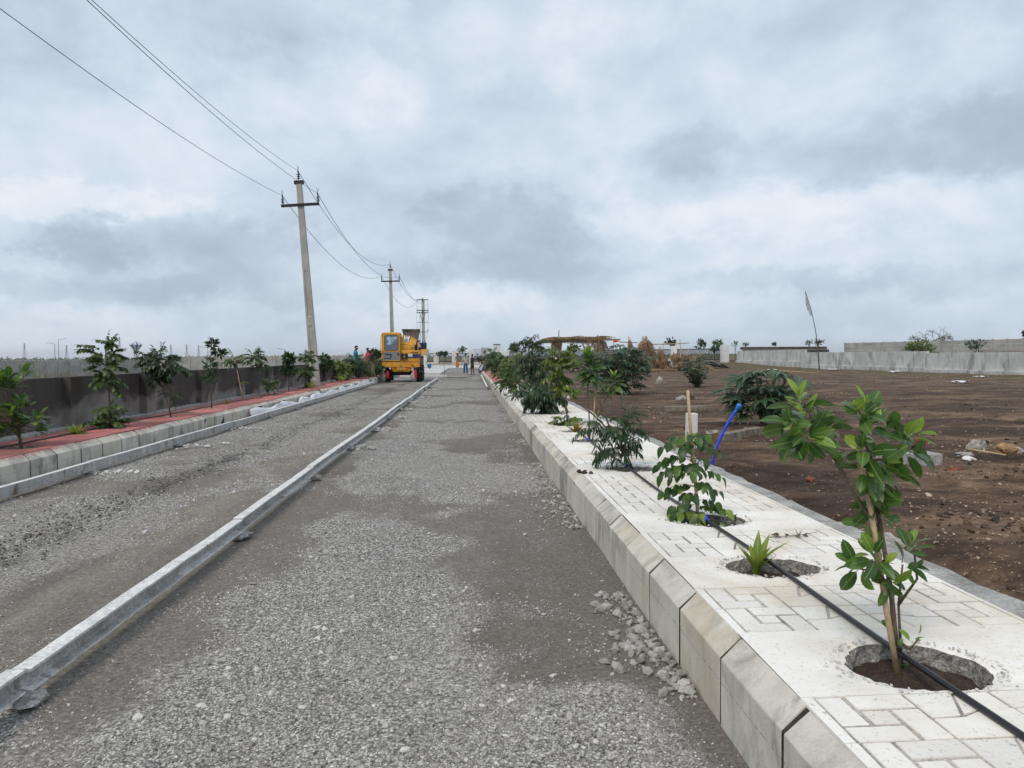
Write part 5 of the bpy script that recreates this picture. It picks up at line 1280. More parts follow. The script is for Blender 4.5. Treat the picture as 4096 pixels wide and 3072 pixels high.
# ------------------------------------------------------------------ bushes on the field
def castor(label, base, n, rad, h, L, seed, dense=1.0):
    rr = random.Random(seed); root = thing('castor_bush', label, 'bush', base)
    ms = [castor_mesh('leaf', L_CASTOR, seed + k, lb) for k, lb in enumerate((8, 9, 7))]
    st = MB(); ns = 7
    stems = []
    for k in range(ns):
        a = 6.283 * k / ns + rr.uniform(-.3, .3); rr_ = rad * rr.uniform(.35, .7); tip = Vector((math.cos(a) * rr_, math.sin(a) * rr_, h * rr.uniform(.6, .95)))
        mid2 = Vector((tip.x * .35, tip.y * .35, tip.z * .5)); st.tube([(tip.x * .04, tip.y * .04, 0), mid2, tip], [.022 * h, .008 * h], 6); stems.append((mid2, tip))
    for k in range(n):
        u = uvec(rr); q = rr.random() ** .4
        p = Vector((u.x * rad * q, u.y * rad * q, h * (.52 + .46 * u.z * q)))
        m2, tp = min(stems, key=lambda s_: (s_[1] - p).length)
        org = m2.lerp(tp, rr.uniform(.3, 1)); org = org.lerp(p, .3); st.tube([org, (org + p) / 2 + Vector((0, 0, .03)), p], [.006 * h, .004 * h], 4)
        d = Vector((u.x, u.y, .05 - .35 * rr.random())).normalized()
        put_leaf(rr.choice(ms), root, p, d, Vector((u.x * .5, u.y * .5 - .25, 1.0)), L * rr.uniform(.6, 1.15), rr.uniform(-.3, .3))
    st.build('stem', M_GREENSTEM, root, True); return root
castor('large dense castor bush on the field left of the dry frond heap', (5.0, 23.0, G(5, 23) - .02), 285, 1.02, 1.70, .29, 201)
castor('castor bush with star-shaped leaves beside the blue pipe', (5.05, 11.9, G(5.05, 11.9) - .02), 84, .70, 1.12, .33, 203)
def calotropis():
    rr = random.Random(211); root = thing('calotropis_bush', 'grey-green calotropis bush standing alone on the brown field', 'bush', (9.0, 27.5, G(9, 27.5) - .02))
    ms = [leaf_mesh('leaf', L_CALO, 'obovate', .58, .1, c_, 4, .03) for c_ in (.1, .25)]; st = MB()
    for k in range(27):
        a = rr.uniform(0, 6.28); hh = rr.uniform(.45, 1.02) if k > 6 else rr.uniform(.8, 1.05); rad = .80 * (1.2 - hh) ** .5 * rr.uniform(.5, 1.1)
        tip = Vector((math.cos(a) * rad, math.sin(a) * rad, hh)); st.tube([(tip.x * .1, tip.y * .1, 0), (tip.x * .6, tip.y * .6, hh * .5), tip], [.012, .006], 5)
        for j in range(11):
            q = .15 + .85 * j / 10; p = Vector((tip.x * (.1 + .9 * q), tip.y * (.1 + .9 * q), hh * q)); b_ = a + j * 1.57 + rr.uniform(-.3, .3)
            d = Vector((math.cos(b_), math.sin(b_), .5)).normalized()
            put_leaf(rr.choice(ms), root, p, d, (0, -.2, 1), .19 * rr.uniform(.75, 1.15), rr.uniform(-.3, .3))
    st.build('stem', M_GREENSTEM, root, True); root.scale = (1.55, 1.55, 1.12)
calotropis()

# ================================================================== SELF-LOADING CONCRETE MIXER
M_YEL2 = surf('mixer_yellow', (.52, .22, .012), (.70, .33, .02), 2.2, 30, .12, .45, .06, .004, 20, spec=.5, stain=(2.6, .56, .16, (.33, .21, .10)))
M_GREYD = plain('door_grey', (.20, .20, .205), .5, .0, .4)
M_RUB = plain('tyre_rubber', (.026, .024, .022), .85, 0, .3)
M_BLACK = plain('black_trim', (.012, .012, .013), .5, 0, .4)
M_NAVYS = plain('navy_stripe', (.018, .022, .10), .4, 0, .5)
M_HOPPER = surf('hopper_steel', (.14, .125, .11), (.30, .27, .24), 4, 40, .25, .8, .4, .01, 20, stain=(3, .52, .12, (.075, .05, .042)))
M_RIM = plain('dusty_rim', (.28, .24, .18), .7, .2)
M_LAMP = plain('lamp_lens', (.80, .80, .78), .25, 0, .6)
M_REDBAG = plain('red_cloth', (.55, .012, .02), .6, 0, .4)
M_RAG = surf('cement_rag', (.22, .215, .20), (.42, .41, .40), 8, 50, .2, .95, .4, .01, 30)
def mat_glass(name):
    m_, t = newmat(name)
    g = t.n('ShaderNodeBsdfGlossy', {'Color': (.9, .95, 1, 1), 'Roughness': .03}); tr = t.n('ShaderNodeBsdfTransparent', {'Color': (.80, .87, .90, 1)})
    fr = t.n('ShaderNodeFresnel', {'IOR': 1.5}); mx = t.n('ShaderNodeMixShader', {0: t.m('ADD', fr.outputs[0], .06), 1: tr.outputs[0], 2: g.outputs[0]})
    t.L.new(mx.outputs[0], t.out.inputs[0]); return m_
M_GLASS = mat_glass('cab_glass')
mx = thing('concrete_mixer', 'yellow self-loading concrete mixer truck parked on the left lane', 'concrete mixer', (-3.97, 41.9, 0), R(2.0))
def part(name, b, mat, parent=None, bevel=0.0, smooth=False): return b.build(name, mat, parent or mx, smooth, bevel=bevel)
def rrect(x0, x1, z0, z1, r, n=4):
    pts = []
    for cx, cz, a0 in ((x1 - r, z0 + r, -90), (x1 - r, z1 - r, 0), (x0 + r, z1 - r, 90), (x0 + r, z0 + r, 180)):
        for k in range(n + 1): a = R(a0 + 90 * k / n); pts.append((cx + r * math.cos(a), cz + r * math.sin(a)))
    return pts
def plate_xz(b, poly, y0, y1, mi=0): b.extr(poly, y0, y1, None, mi)
def ring_xz(b, po, pi_, y0, y1):
    n = len(po); vs = [(x, y0, z) for x, z in po] + [(x, y0, z) for x, z in pi_] + [(x, y1, z) for x, z in po] + [(x, y1, z) for x, z in pi_]; fs = []
    for i in range(n):
        j = (i + 1) % n; fs += [(i, j, n + j, n + i), (2 * n + j, 2 * n + i, 3 * n + i, 3 * n + j), (j, i, 2 * n + i, 2 * n + j), (n + i, n + j, 3 * n + j, 3 * n + i)]
    b.add(vs, fs)
# bumper / counterweight
b = MB(); b.extr([(-1.10, .88), (1.08, .88), (1.08, 1.12), (1.02, 1.18), (-1.10, 1.18)], 0, .55); part('counterweight', b, M_YEL2, bevel=.02)
b = MB(); b.extr([(-1.10, 1.20), (1.10, 1.20), (1.12, 1.235), (1.12, 1.27), (-1.10, 1.27)], .03, 1.0); part('sill', b, M_YEL2, bevel=.012)
# engine hood right of cab
b = MB(); b.box((.545, .70, 1.56), (1.08, 1.30, .60), None, 0, (.98, .95)); hd = part('engine_hood', b, M_YEL2, bevel=.05)
b = MB(); b.box((.55, .045, 1.535), (1.06, .02, .225)); part('navy_stripe', b, M_NAVYS, hd)
b = MB(); b.box((1.085, .7, 1.535), (.02, 1.0, .225)); part('navy_stripe', b, M_NAVYS, hd)
b = MB()
for x_, w_ in ((.10, .10), (.32, .09)): b.box((x_, .0, 1.52), (w_, .08, .38))
b.box((.21, .01, 1.60), (.14, .06, .10)); b.tube([(.06, -.03, 1.35), (.14, -.05, 1.28), (.22, -.05, 1.28), (.30, -.03, 1.36)], .015, 6); part('hose_bracket', b, M_BLACK, hd)
b = MB(); b.add([(.12, -.045, 1.46), (.27, -.045, 1.46), (.195, -.045, 1.60)], [(0, 1, 2)]); part('warning_triangle', b, M_RIM, hd)
pl = part('number_plate', MB().box((.545, .02, 1.575), (.25, .02, .16)), M_LAMP, hd)
def text(body, size, loc, mat, parent, name='lettering'):
    cu = bpy.data.curves.new(name, 'FONT'); cu.body = body; cu.size = size; cu.align_x = 'CENTER'; cu.extrude = .001
    cu.materials.append(mat); tmp = bpy.data.objects.new(name, cu); COL.objects.link(tmp); me = bpy.data.meshes.new_from_object(tmp.evaluated_get(bpy.context.evaluated_depsgraph_get())); bpy.data.objects.remove(tmp); o = mesh_obj(name, me); o.parent = parent; o.location = loc; o.rotation_euler = (R(90), 0, 0); return o
text('TS 08', .075, (.545, .004, 1.59), M_BLACK, pl); text('ER 4273', .062, (.545, .004, 1.515), M_BLACK, pl)
# under-tub
b = MB(); n = 0
vs = [(-.58, .05, .875), (.60, .05, .875), (.60, .7, .875), (-.58, .7, .875), (-.47, .12, .60), (.50, .12, .60), (.50, .6, .60), (-.47, .6, .60)]
b.add(vs, [(0, 1, 2, 3), (7, 6, 5, 4), (4, 5, 1, 0), (5, 6, 2, 1), (6, 7, 3, 2), (7, 4, 0, 3)]); tub = part('drawbar_tub', b, M_YEL2, bevel=.04)
b = MB(); b.box((.02, .04, .78), (.54, .10, .17)); part('tow_plate', b, M_YEL2, tub, bevel=.012)
# cab shell: corner posts, roof, floor
cab = part('cab_floor', MB().box((-.575, .75, 1.275), (1.06, 1.5, .06)), M_BLACK)
b = MB(); b.box((-.57, .76, 2.86), (1.10, 1.62, .13), None, 0, (.92, .92)); roof = part('cab_roof', b, M_YEL2, bevel=.05)
for x_ in (-1.07, -.09):
    b = MB(); b.box((x_, 1.46, 2.05), (.09, .09, 1.55)); part('cab_post', b, M_YEL2, bevel=.02)
b = MB(); b.box((-1.075, .05, 2.05), (.08, .10, 1.55)); part('cab_post', b, M_YEL2, bevel=.02)
# door = whole rear face of the cab: yellow frame, window, grey lower panel
po = rrect(-1.04, -.045, 1.26, 2.88, .14); pi_ = rrect(-.945, -.125, 1.86, 2.79, .11)
b = MB(); ring_xz(b, rrect(-1.04, -.045, 1.80, 2.88, .13), pi_, -.03, .03); door = part('cab_door', b, M_YEL2)
b = MB(); ring_xz(b, rrect(-.945, -.125, 1.86, 2.79, .11), rrect(-.918, -.152, 1.887, 2.763, .09), -.036, .02); part('window_seal', b, M_BLACK, door)
b = MB(); plate_xz(b, rrect(-.918, -.152, 1.887, 2.763, .09), -.004, .002); part('window_pane', b, M_GLASS, door)
b = MB(); plate_xz(b, rrect(-1.03, -.06, 1.29, 1.80, .03), -.025, .02); lp = part('lower_panel', b, M_GREYD, door)
b = MB(); ring_xz(b, rrect(-1.045, -.035, 1.255, 1.81, .05), rrect(-1.03, -.06, 1.29, 1.80, .03), -.03, .03); part('panel_frame', b, M_YEL2, door)
b = MB(); b.extr([(-.97, 1.39), (-.60, 1.39), (-.52, 1.62), (-.55, 1.66), (-.97, 1.70), (-.96, 1.67), (-.58, 1.62), (-.64, 1.42), (-.97, 1.42)], -.04, -.024); part('panel_moulding', b, M_BLACK, lp)
b = MB(); b.extr([(-.92, 1.57), (-.82, 1.63), (-.66, 1.63), (-.60, 1.59), (-.66, 1.60), (-.82, 1.60)], -.038, -.024); part('panel_moulding', b, M_BLACK, lp)
b = MB(); b.box((-.135, -.04, 1.65), (.10, .03, .11)); part('door_handle', b, M_BLACK, door, .01)
# side panels and windows of the cab
b = MB(); b.box((-1.09, .75, 1.55), (.05, 1.4, .52)); part('cab_side', b, M_YEL2, bevel=.01)
b = MB(); b.box((-.05, .75, 1.60), (.05, 1.4, .62)); part('cab_side', b, M_YEL2, bevel=.01)
for x_ in (-1.09, -.05): b = MB(); b.box((x_, .75, 2.30), (.008, 1.30, .92)); part('window_pane', b, M_GLASS)
b = MB(); b.box((-.57, 1.47, 2.30), (.92, .008, .92)); part('window_pane', b, M_GLASS)
# inner far door frame seen through the glass
b = MB(); ring_xz(b, rrect(-1.02, -.10, 1.80, 2.80, .1), rrect(-.93, -.27, 1.88, 2.70, .1), 1.42, 1.46); part('front_frame', b, M_YEL2)
b = MB(); b.box((-.62, .75, 1.62), (.50, .5, .16)); b.box((-.66, .55, 1.94), (.48, .14, .56), None, 0, (.85, .8)); part('seat', b, M_GREYD, bevel=.05)
b = MB(); b.box((-.30, .7, 1.65), (.16, .6, .7)); part('console', b, M_GREYD, bevel=.03)
b = MB(); b.tube([(-.90, 1.3, 2.72), (-.90, 1.3, 2.5)], .012, 5); b.box((-.88, 1.3, 2.40), (.10, .04, .17)); part('inner_mirror', b, M_BLACK)
for z_ in (1.42, 1.75): b = MB(); b.box((-1.10, -.02, z_), (.09, .10, .10)); part('hinge', b, M_YEL2, bevel=.01)
b = MB(); b.tube([(-1.13, .0, 1.8), (-1.17, -.02, 1.9), (-1.17, -.02, 2.65), (-1.12, .0, 2.72)], .014, 6); part('grab_rail', b, M_YEL2)
b = MB(); b.tube([(-.02, .1, 2.66), (.08, .05, 2.62), (.10, .05, 2.44), (-.02, .1, 2.40)], .012, 6); part('grab_rail', b, M_BLACK)
# drum
Md = Matrix.Translation((.14, .85, 1.66)) @ Matrix.Rotation(R(7), 4, 'X') @ Matrix.Rotation(R(-90), 4, 'X')
prof = [(.0, -.28), (.30, -.27), (.52, -.20), (.60, -.08), (.62, 0), (.82, .30), (.95, .75), (1.0, 1.1), (.99, 1.6), (.88, 2.1), (.66, 2.7), (.45, 3.05), (.42, 3.1)]
b = MB(); b.lathe(prof, 44, Md); drum = part('drum', b, M_YEL2, smooth=True)
b = MB(); b.lathe([(.615, -.10), (.65, -.07), (.65, .03), (.615, .06)], 44, Md, cap=False); part('drum_ring', b, M_YEL2, drum, smooth=True)
b = MB(); b.lathe([(.17, -.36), (.19, -.34), (.19, -.25)], 20, Md); part('drum_hub', b, M_HOPPER, drum)
def drum_patch(name, a0, a1, h0, h1, off, mat):
    def rad(h_):
        for k in range(len(prof) - 1):
            if prof[k][1] <= h_ <= prof[k + 1][1]: t_ = (h_ - prof[k][1]) / (prof[k + 1][1] - prof[k][1] + 1e-9); return prof[k][0] + (prof[k + 1][0] - prof[k][0]) * t_
        return .5
    vs = []; na, nh = 6, 8
    for i in range(nh + 1):
        h_ = h0 + (h1 - h0) * i / nh
        for j in range(na + 1): a = R(a0 + (a1 - a0) * j / na); r_ = rad(h_) + off; vs.append(Md @ Vector((r_ * math.cos(a), r_ * math.sin(a), h_)))
    fs = [(i * (na + 1) + j, i * (na + 1) + j + 1, (i + 1) * (na + 1) + j + 1, (i + 1) * (na + 1) + j) for i in range(nh) for j in range(na)]
    b = MB(); b.add(vs, fs); o = part(name, b, mat, drum); sm = o.modifiers.new('thickness', 'SOLIDIFY'); sm.thickness = .006; sm.offset = 1; return o
A0 = -81
for a0, a1, m_, off in ((A0 - 13, A0 - 10.5, M_BLACK, .012), (A0 + 10.5, A0 + 13, M_BLACK, .012), (A0 - 10.5, A0 - 8, M_WHITEPL, .010), (A0 + 8, A0 + 10.5, M_WHITEPL, .010)): drum_patch('drum_stripe', a0, a1, .10, 1.15, off, m_)
drum_patch('drum_decal', A0 - 8, A0 + 8, .16, .52, .010, M_GREYD); drum_patch('drum_decal', A0 - 8, A0 + 8, .52, .80, .010, M_LAMP); drum_patch('drum_decal', A0 - 6, A0 + 4, .60, .72, .018, M_GREYD); drum_patch('drum_decal', A0 - 8, A0 + 8, .80, 1.15, .010, M_HOPPER)
# hopper
b = MB(); w0, w1 = .40, .54
vs = [(.52 - w0, 2.2, 2.50), (.52 + w0, 2.2, 2.50), (.52 + w0, 2.6, 2.50), (.52 - w0, 2.6, 2.50), (.52 - w1 - .02, 1.95, 3.17), (.52 + w1, 1.95, 3.17), (.52 + w1, 2.95, 3.17), (.52 - w1 - .02, 2.95, 3.17)]
b.add(vs, [(0, 1, 5, 4), (1, 2, 6, 5), (2, 3, 7, 6), (3, 0, 4, 7), (3, 2, 1, 0)]); hop = part('loading_hopper', b, M_HOPPER); sm = hop.modifiers.new('thickness', 'SOLIDIFY'); sm.thickness = .03
b = MB(); b.box((.5, 1.94, 3.165), (1.10, .05, .05)); b.box((.5, 1.93, 3.14), (.09, .03, .07)); part('hopper_rim', b, M_HOPPER, hop)
b = MB(); b.tube([(.95, 2.2, 1.6), (.95, 2.3, 2.5)], .05, 8); b.tube([(.1, 2.2, 1.6), (.1, 2.3, 2.5)], .05, 8); part('hopper_frame', b, M_HOPPER, hop)
# exhaust, mirror, right side boxes
b = MB(); b.tube([(.92, .35, 1.85), (.92, .35, 2.25), (.94, .35, 2.38), (1.0, .35, 2.43), (1.10, .35, 2.44)], .045, 10); ex = part('exhaust', b, M_BLACK, smooth=True)
b = MB(); b.box((.86, .40, 2.02), (.16, .12, .36)); part('exhaust_guard', b, M_BLACK, ex)
b = MB(); b.tube([(1.02, .5, 1.85), (1.10, .3, 1.95)], .02, 6); b.box((1.10, .28, 1.97), (.17, .08, .17)); part('wing_mirror', b, M_BLACK)
b = MB(); b.box((1.16, 1.35, 1.28), (.24, .5, .55)); part('battery_box', b, M_HOPPER, bevel=.02)
# chassis and axles
b = MB(); b.box((0, 2.0, .72), (.8, 3.6, .22)); part('chassis', b, M_BLACK)
for y_ in (.95, 3.35): b = MB(); b.tube([(-.9, y_, .5), (.9, y_, .5)], .11, 10); part('axle', b, M_BLACK)
def wheel(x, y, s_, steer):
    Mw = Matrix.Translation((x, y, .49)) @ Matrix.Rotation(steer, 4, 'Z') @ Matrix.Rotation(R(90), 4, 'Y')
    pr = [(.26, -.17), (.38, -.18), (.46, -.16), (.485, -.10), (.49, 0), (.485, .10), (.46, .16), (.38, .18), (.26, .17)]
    b = MB(); b.lathe(pr, 32, Mw)
    for k in range(22):
        a = 2 * math.pi * k / 22
        for s2 in (-1, 1): b.box((0, 0, 0), (.035, .055, .17), Mw @ Matrix.Rotation(a + s2 * .07, 4, 'Z') @ Matrix.Translation((.485, 0, s2 * .085)) @ Matrix.Rotation(s2 * .5, 4, 'X'))
    w_ = part('wheel', b, M_RUB)
    b = MB(); b.lathe([(.05, -.13), (.12, -.13), (.16, -.06), (.24, -.09), (.265, -.17), (.265, .17), (.24, .09), (.16, .06), (.12, .13), (.05, .13)], 20, Mw); part('rim', b, M_RIM, w_)
wheel(-.86, .95, -1, .05); wheel(1.03, .95, 1, .05); wheel(-.86, 3.35, -1, -.04); wheel(1.06, 3.35, 1, -.04)
for s_ in (-1, 1):
    b = MB(); b.lathe([(.575, -.2), (.585, -.2), (.585, .2), (.575, .2)], 24, Matrix.Translation((s_ * .95, .95, .5)) @ Matrix.Rotation(R(90), 4, 'Y'))
b = MB()
for k, (x0, x1) in enumerate(((.62, .70), (.70, .80), (-.02, .05))): b.tube([(x0, .1, 1.18), (x0 - .05, .0, 1.02), (x1, .0, .92), (x1 + .05, .2, .75)], .018, 6)
b.tube([(.86, .3, 1.9), (.80, .2, 2.0), (.70, .35, 2.05), (.55, .5, 1.95)], .02, 6); part('hydraulic_hoses', b, M_BLACK)
b = MB(); b.box((1.14, .55, .62), (.18, .36, .03)); b.box((1.14, .55, .90), (.16, .30, .03)); b.box((1.06, .38, .78), (.02, .02, .5)); b.box((1.06, .72, .78), (.02, .02, .5)); part('side_step', b, M_HOPPER)
b = MB()
for k in range(6): b.box((.62 + .07 * k, .04, 1.755), (.035, .015, .09))
part('hood_grille', b, M_BLACK, hd)
for z_ in (1.195,): b = MB(); b.box((0.0, -.002, z_), (2.12, .01, .018)); part('seam', b, M_BLACK)
# lamps, hung bags and rags
for x_, z_, r_ in ((-.97, .75, .062), (-.63, .81, .05)):
    b = MB(); b.lathe([(.01, -.05), (r_, -.04), (r_, .05)], 16, Matrix.Translation((x_, -.01, z_)) @ Matrix.Rotation(R(90), 4, 'X')); part('head_lamp', b, M_LAMP, smooth=True)
b = MB(); b.box((.86, .12, .76), (.22, .12, .20)); part('tail_lamp', b, M_BLACK, bevel=.02)
def bag(x, y, z0, z1, r_, mat, label, cat, name, seed):
    b = MB(); rr = random.Random(seed); pts = []
    n = 9; vs = []; m_ = 10
    for i in range(n):
        q = i / (n - 1); rad = r_ * (.12 + .95 * math.sin(min(1, q * 1.02) * 2.4) ** 1.0) if q < .97 else r_ * .35
        for j in range(m_): a = 6.283 * j / m_; k = 1 + .22 * math.sin(3 * a + i) + rr.uniform(-.08, .08); vs.append((rad * k * math.cos(a), rad * k * .7 * math.sin(a), z1 - z0 - (z1 - z0) * q))
    fs = [(i * m_ + (j + 1) % m_, i * m_ + j, (i + 1) * m_ + j, (i + 1) * m_ + (j + 1) % m_) for i in range(n - 1) for j in range(m_)] + [tuple(range(m_)), tuple(reversed(range((n - 1) * m_, n * m_)))]
    b.add(vs, fs); o = b.build(name, mat, None, True, mx.matrix_basis @ Vector((x, y, z0)) if False else Vector((-3.97 + x, 41.9 + y, z0))); return tag(o, label, cat)
bag(-.79, -.06, .22, .72, .10, M_REDBAG, 'red cloth bag hung under the left end of the mixer bumper', 'bag', 'cloth_bag', 1)
bag(.84, -.02, .24, .76, .08, M_REDBAG, 'red cloth bag hung under the right end of the mixer bumper', 'bag', 'cloth_bag', 2)
bag(.72, .05, .05, .70, .16, M_RAG, 'cement-grey rag hanging under the mixer beside its right wheel', 'rag', 'rag', 3)
bag(-1.06, .0, .05, .70, .17, M_RAG, 'grey cement-covered sheet hanging left of the mixer wheel', 'rag', 'rag', 4)

# ================================================================== PEOPLE
M_SKIN = plain('skin', (.085, .045, .028), .55, 0, .35, .08)
M_HAIR = plain('black_hair', (.010, .009, .008), .6, 0, .3)
def cloth(name, c, c2=None): return surf(name, tuple(x * .82 for x in c), c2 or c, 9, 60, .12, .9, .3, .01, 18)
SK = dict(pelvis=(0, 0, .93), waist=(0, .005, 1.06), chest=(0, .0, 1.28), neck=(0, -.005, 1.46), head0=(0, .02, 1.55), head1=(0, .02, 1.645), nose=(0, .125, 1.575),
          shl=(-.175, 0, 1.405), ell=(-.225, -.02, 1.13), wrl=(-.235, .04, .89), shr=(.175, 0, 1.405), elr=(.225, -.02, 1.13), wrr=(.235, .04, .89),
          hpl=(-.09, 0, .90), knl=(-.10, .02, .50), anl=(-.11, -.01, .085), tol=(-.125, .15, .03), hpr=(.09, 0, .90), knr=(.10, .02, .50), anr=(.11, -.01, .085), tor=(.125, .15, .03))
RAD = dict(pelvis=(.15, .105), waist=(.135, .10), chest=(.155, .11), neck=(.052, .052), head0=(.068, .080), head1=(.078, .092), nose=(.014, .014), shl=(.066, .062), ell=(.041, .041), wrl=(.027, .024), hpl=(.092, .095), knl=(.058, .060), anl=(.038, .042), tol=(.036, .026))
def rad_of(k):
    return RAD[k] if k in RAD else RAD[k[:-1] + 'l']
def skin_obj(name, J, edges, mat, parent, grow=0.0, rads=None, root_key=None):
    keys = []; 
    for a, b_ in edges:
        for k in (a, b_):
            if k not in keys: keys.append(k)
    me = bpy.data.meshes.new(name); me.from_pydata([J[k] for k in keys], [(keys.index(a), keys.index(b_)) for a, b_ in edges], [])
    me.materials.append(mat); o = mesh_obj(name, me, parent)
    me.skin_vertices or me.update()
    bm = bmesh.new(); bm.from_mesh(me); lay = bm.verts.layers.skin.verify(); bm.verts.ensure_lookup_table()
    for i, k in enumerate(keys):
        r_ = (rads or {}).get(k) or rad_of(k); bm.verts[i][lay].radius = (r_[0] + grow, r_[1] + grow); bm.verts[i][lay].use_root = (k == (root_key or keys[0]))
    bm.to_mesh(me); bm.free()
    sk = o.modifiers.new('skin', 'SKIN'); sk.use_smooth_shade = True; sk.branch_smoothing = .35
    sb = o.modifiers.new('subdivision', 'SUBSURF'); sb.levels = 1; sb.render_levels = 1
    return o
def person(label, loc, rz, h, pose, shirt, legs, leg_kind='trousers', sleeves='short', hair=True, seed=0, extra=None):
    root = thing('person', label, 'person', loc, rz); s_ = h / 1.74; root.scale = (s_, s_, s_)
    J = {k: Vector(v_) for k, v_ in SK.items()}
    for k, v_ in pose.items(): J[k] = Vector(v_)
    E = [('pelvis', 'waist'), ('waist', 'chest'), ('chest', 'neck'), ('neck', 'head0'), ('head0', 'head1'), ('head0', 'nose')]
    for s2 in 'lr': E += [('chest', 'sh' + s2), ('sh' + s2, 'el' + s2), ('el' + s2, 'wr' + s2), ('pelvis', 'hp' + s2), ('hp' + s2, 'kn' + s2), ('kn' + s2, 'an' + s2), ('an' + s2, 'to' + s2)]
    rads = {}
    for s2 in 'lr':                                     # palm and five fingers
        d = (J['wr' + s2] - J['el' + s2]).normalized(); sd = d.cross(Vector((0, 1, .01))).normalized(); fw = sd.cross(d)
        pk = 'pa' + s2; J[pk] = J['wr' + s2] + d * .075; E.append(('wr' + s2, pk)); rads[pk] = (.034, .018)
        for q in range(4):
            k1, k2 = f'f{q}{s2}', f'g{q}{s2}'; ln = (.036, .042, .040, .032)[q]
            J[k1] = J[pk] + fw * (.030 - .020 * q) + d * ln; J[k2] = J[k1] + d * ln * .8 + sd * .012 * (1 if s2 == 'l' else -1)
            E += [(pk, k1), (k1, k2)]; rads[k1] = (.0095, .0095); rads[k2] = (.008, .008)
        k1 = 't' + s2; J[k1] = J['wr' + s2] + d * .045 + fw * .05; E.append(('wr' + s2, k1)); rads[k1] = (.010, .010)
    skin_obj('body', J, E, M_SKIN, root, 0, rads, 'pelvis')
    # shirt
    J2 = dict(J)
    SE = [('hem', 'pelvis'), ('pelvis', 'waist'), ('waist', 'chest'), ('chest', 'collar')]
    J2['collar'] = J['neck'].lerp(J['chest'], .25); J2['hem'] = J['pelvis'] + (J['pelvis'] - J['waist']).normalized() * .05
    r2 = {'collar': (.075, .07), 'hem': (.155, .115)}
    for s2 in 'lr':
        J2['cuff' + s2] = J['sh' + s2].lerp(J['el' + s2], .72) if sleeves == 'short' else J['wr' + s2].lerp(J['el' + s2], .06)
        SE += [('chest', 'sh' + s2)]
        if sleeves == 'long': SE += [('sh' + s2, 'el' + s2), ('el' + s2, 'cuff' + s2)]; r2['cuff' + s2] = (.036, .034)
        else: SE += [('sh' + s2, 'cuff' + s2)]; r2['cuff' + s2] = (.064, .06)
    skin_obj('shirt', J2, SE, shirt, root, .020, r2, 'waist')
    # legs
    J3 = dict(J); LE = [('belt', 'pelvis')]; J3['belt'] = J['pelvis'].lerp(J['waist'], .45); r3 = {'belt': (.142, .105)}
    for s2 in 'lr':
        if leg_kind == 'shorts': J3['end' + s2] = J['kn' + s2].lerp(J['hp' + s2], .05); r3['end' + s2] = (.085, .085); LE += [('pelvis', 'hp' + s2), ('hp' + s2, 'end' + s2)]
        elif leg_kind == 'skirt': J3['end' + s2] = J['an' + s2].lerp(J['kn' + s2], .15); r3['end' + s2] = (.12, .11); r3['kn' + s2] = (.12, .115); LE += [('pelvis', 'hp' + s2), ('hp' + s2, 'kn' + s2), ('kn' + s2, 'end' + s2)]
        else: J3['end' + s2] = J['an' + s2].lerp(J['kn' + s2], .08); r3['end' + s2] = (.062, .066); LE += [('pelvis', 'hp' + s2), ('hp' + s2, 'kn' + s2), ('kn' + s2, 'end' + s2)]
    skin_obj(leg_kind, J3, LE, legs, root, .014, r3, 'pelvis')
    # hair cap, ears, eyes, mouth
    hc = J['head0'].lerp(J['head1'], .55); ax = (J['head1'] - J['head0']).normalized(); fwd = (J['nose'] - J['head0']); fwd = (fwd - ax * fwd.dot(ax)).normalized(); sd = fwd.cross(ax)
    Mh = Matrix((sd, fwd, ax)).transposed().to_4x4(); Mh.translation = hc
    if hair:
        b = MB(); V_, F_ = ICO[3]; keep = []; vs = []
        rr = random.Random(seed)
        for p in V_: k = 1.0 + .05 * mnoise.noise(Vector(p) * 3 + Vector((seed, 0, 0))); vs.append((p[0] * .094 * k, p[1] * .106 * k - .012, p[2] * .112 * k + .022))
        fs = [f for f in F_ if all(V_[i][2] > .05 or V_[i][1] < -.25 and V_[i][2] > -.5 for i in f)]
        b.add(vs, fs, Mh); o = b.build('hair', M_HAIR, root, True); sm = o.modifiers.new('thickness', 'SOLIDIFY'); sm.thickness = .012
    b = MB()
    for s2 in (-1, 1): b.rock((s2 * .088, -.005, -.02), (.012, .022, .032), 3, 1, .1, Mh)
    b.build('ears', M_SKIN, root, True)
    b = MB()
    for s2 in (-1, 1): b.rock((s2 * .032, .084, -.005), (.013, .008, .008), 3, 1, .05, Mh)
    b.rock((0, .083, -.072), (.025, .008, .006), 4, 1, .05, Mh); b.build('eyes_and_mouth', M_HAIR, root, True)
    return root
C_BLUE = cloth('turquoise_shirt', (.03, .22, .36)); C_PINK = cloth('pink_shirt', (.55, .045, .10)); C_DARK = cloth('dark_cloth', (.018, .017, .022)); C_TAN = cloth('tan_trousers', (.20, .165, .13)); C_CREAM = cloth('cream_shirt', (.42, .40, .33)); C_JEANS = cloth('blue_jeans', (.035, .085, .20)); C_NAVYC = cloth('slate_shirt', (.045, .05, .075)); C_BROWN = cloth('dark_brown_shorts', (.05, .035, .035)); C_PALE = cloth('pale_blue_shirt', (.36, .40, .48)); C_ORANGE = cloth('orange_sari', (.55, .10, .02), (.62, .20, .06)); C_KHAKI = cloth('khaki_shirt', (.30, .28, .20)); C_STRIPE = cloth('grey_blouse', (.20, .17, .17)); C_RED = cloth('red_head_cloth', (.45, .06, .05))
zf = ZP
arms_phone = dict(ell=(-.20, .06, 1.14), wrl=(-.09, .27, 1.20), elr=(.20, .06, 1.14), wrr=(.06, .30, 1.22), head0=(0, .045, 1.54), head1=(0, .06, 1.63), nose=(0, .145, 1.545))
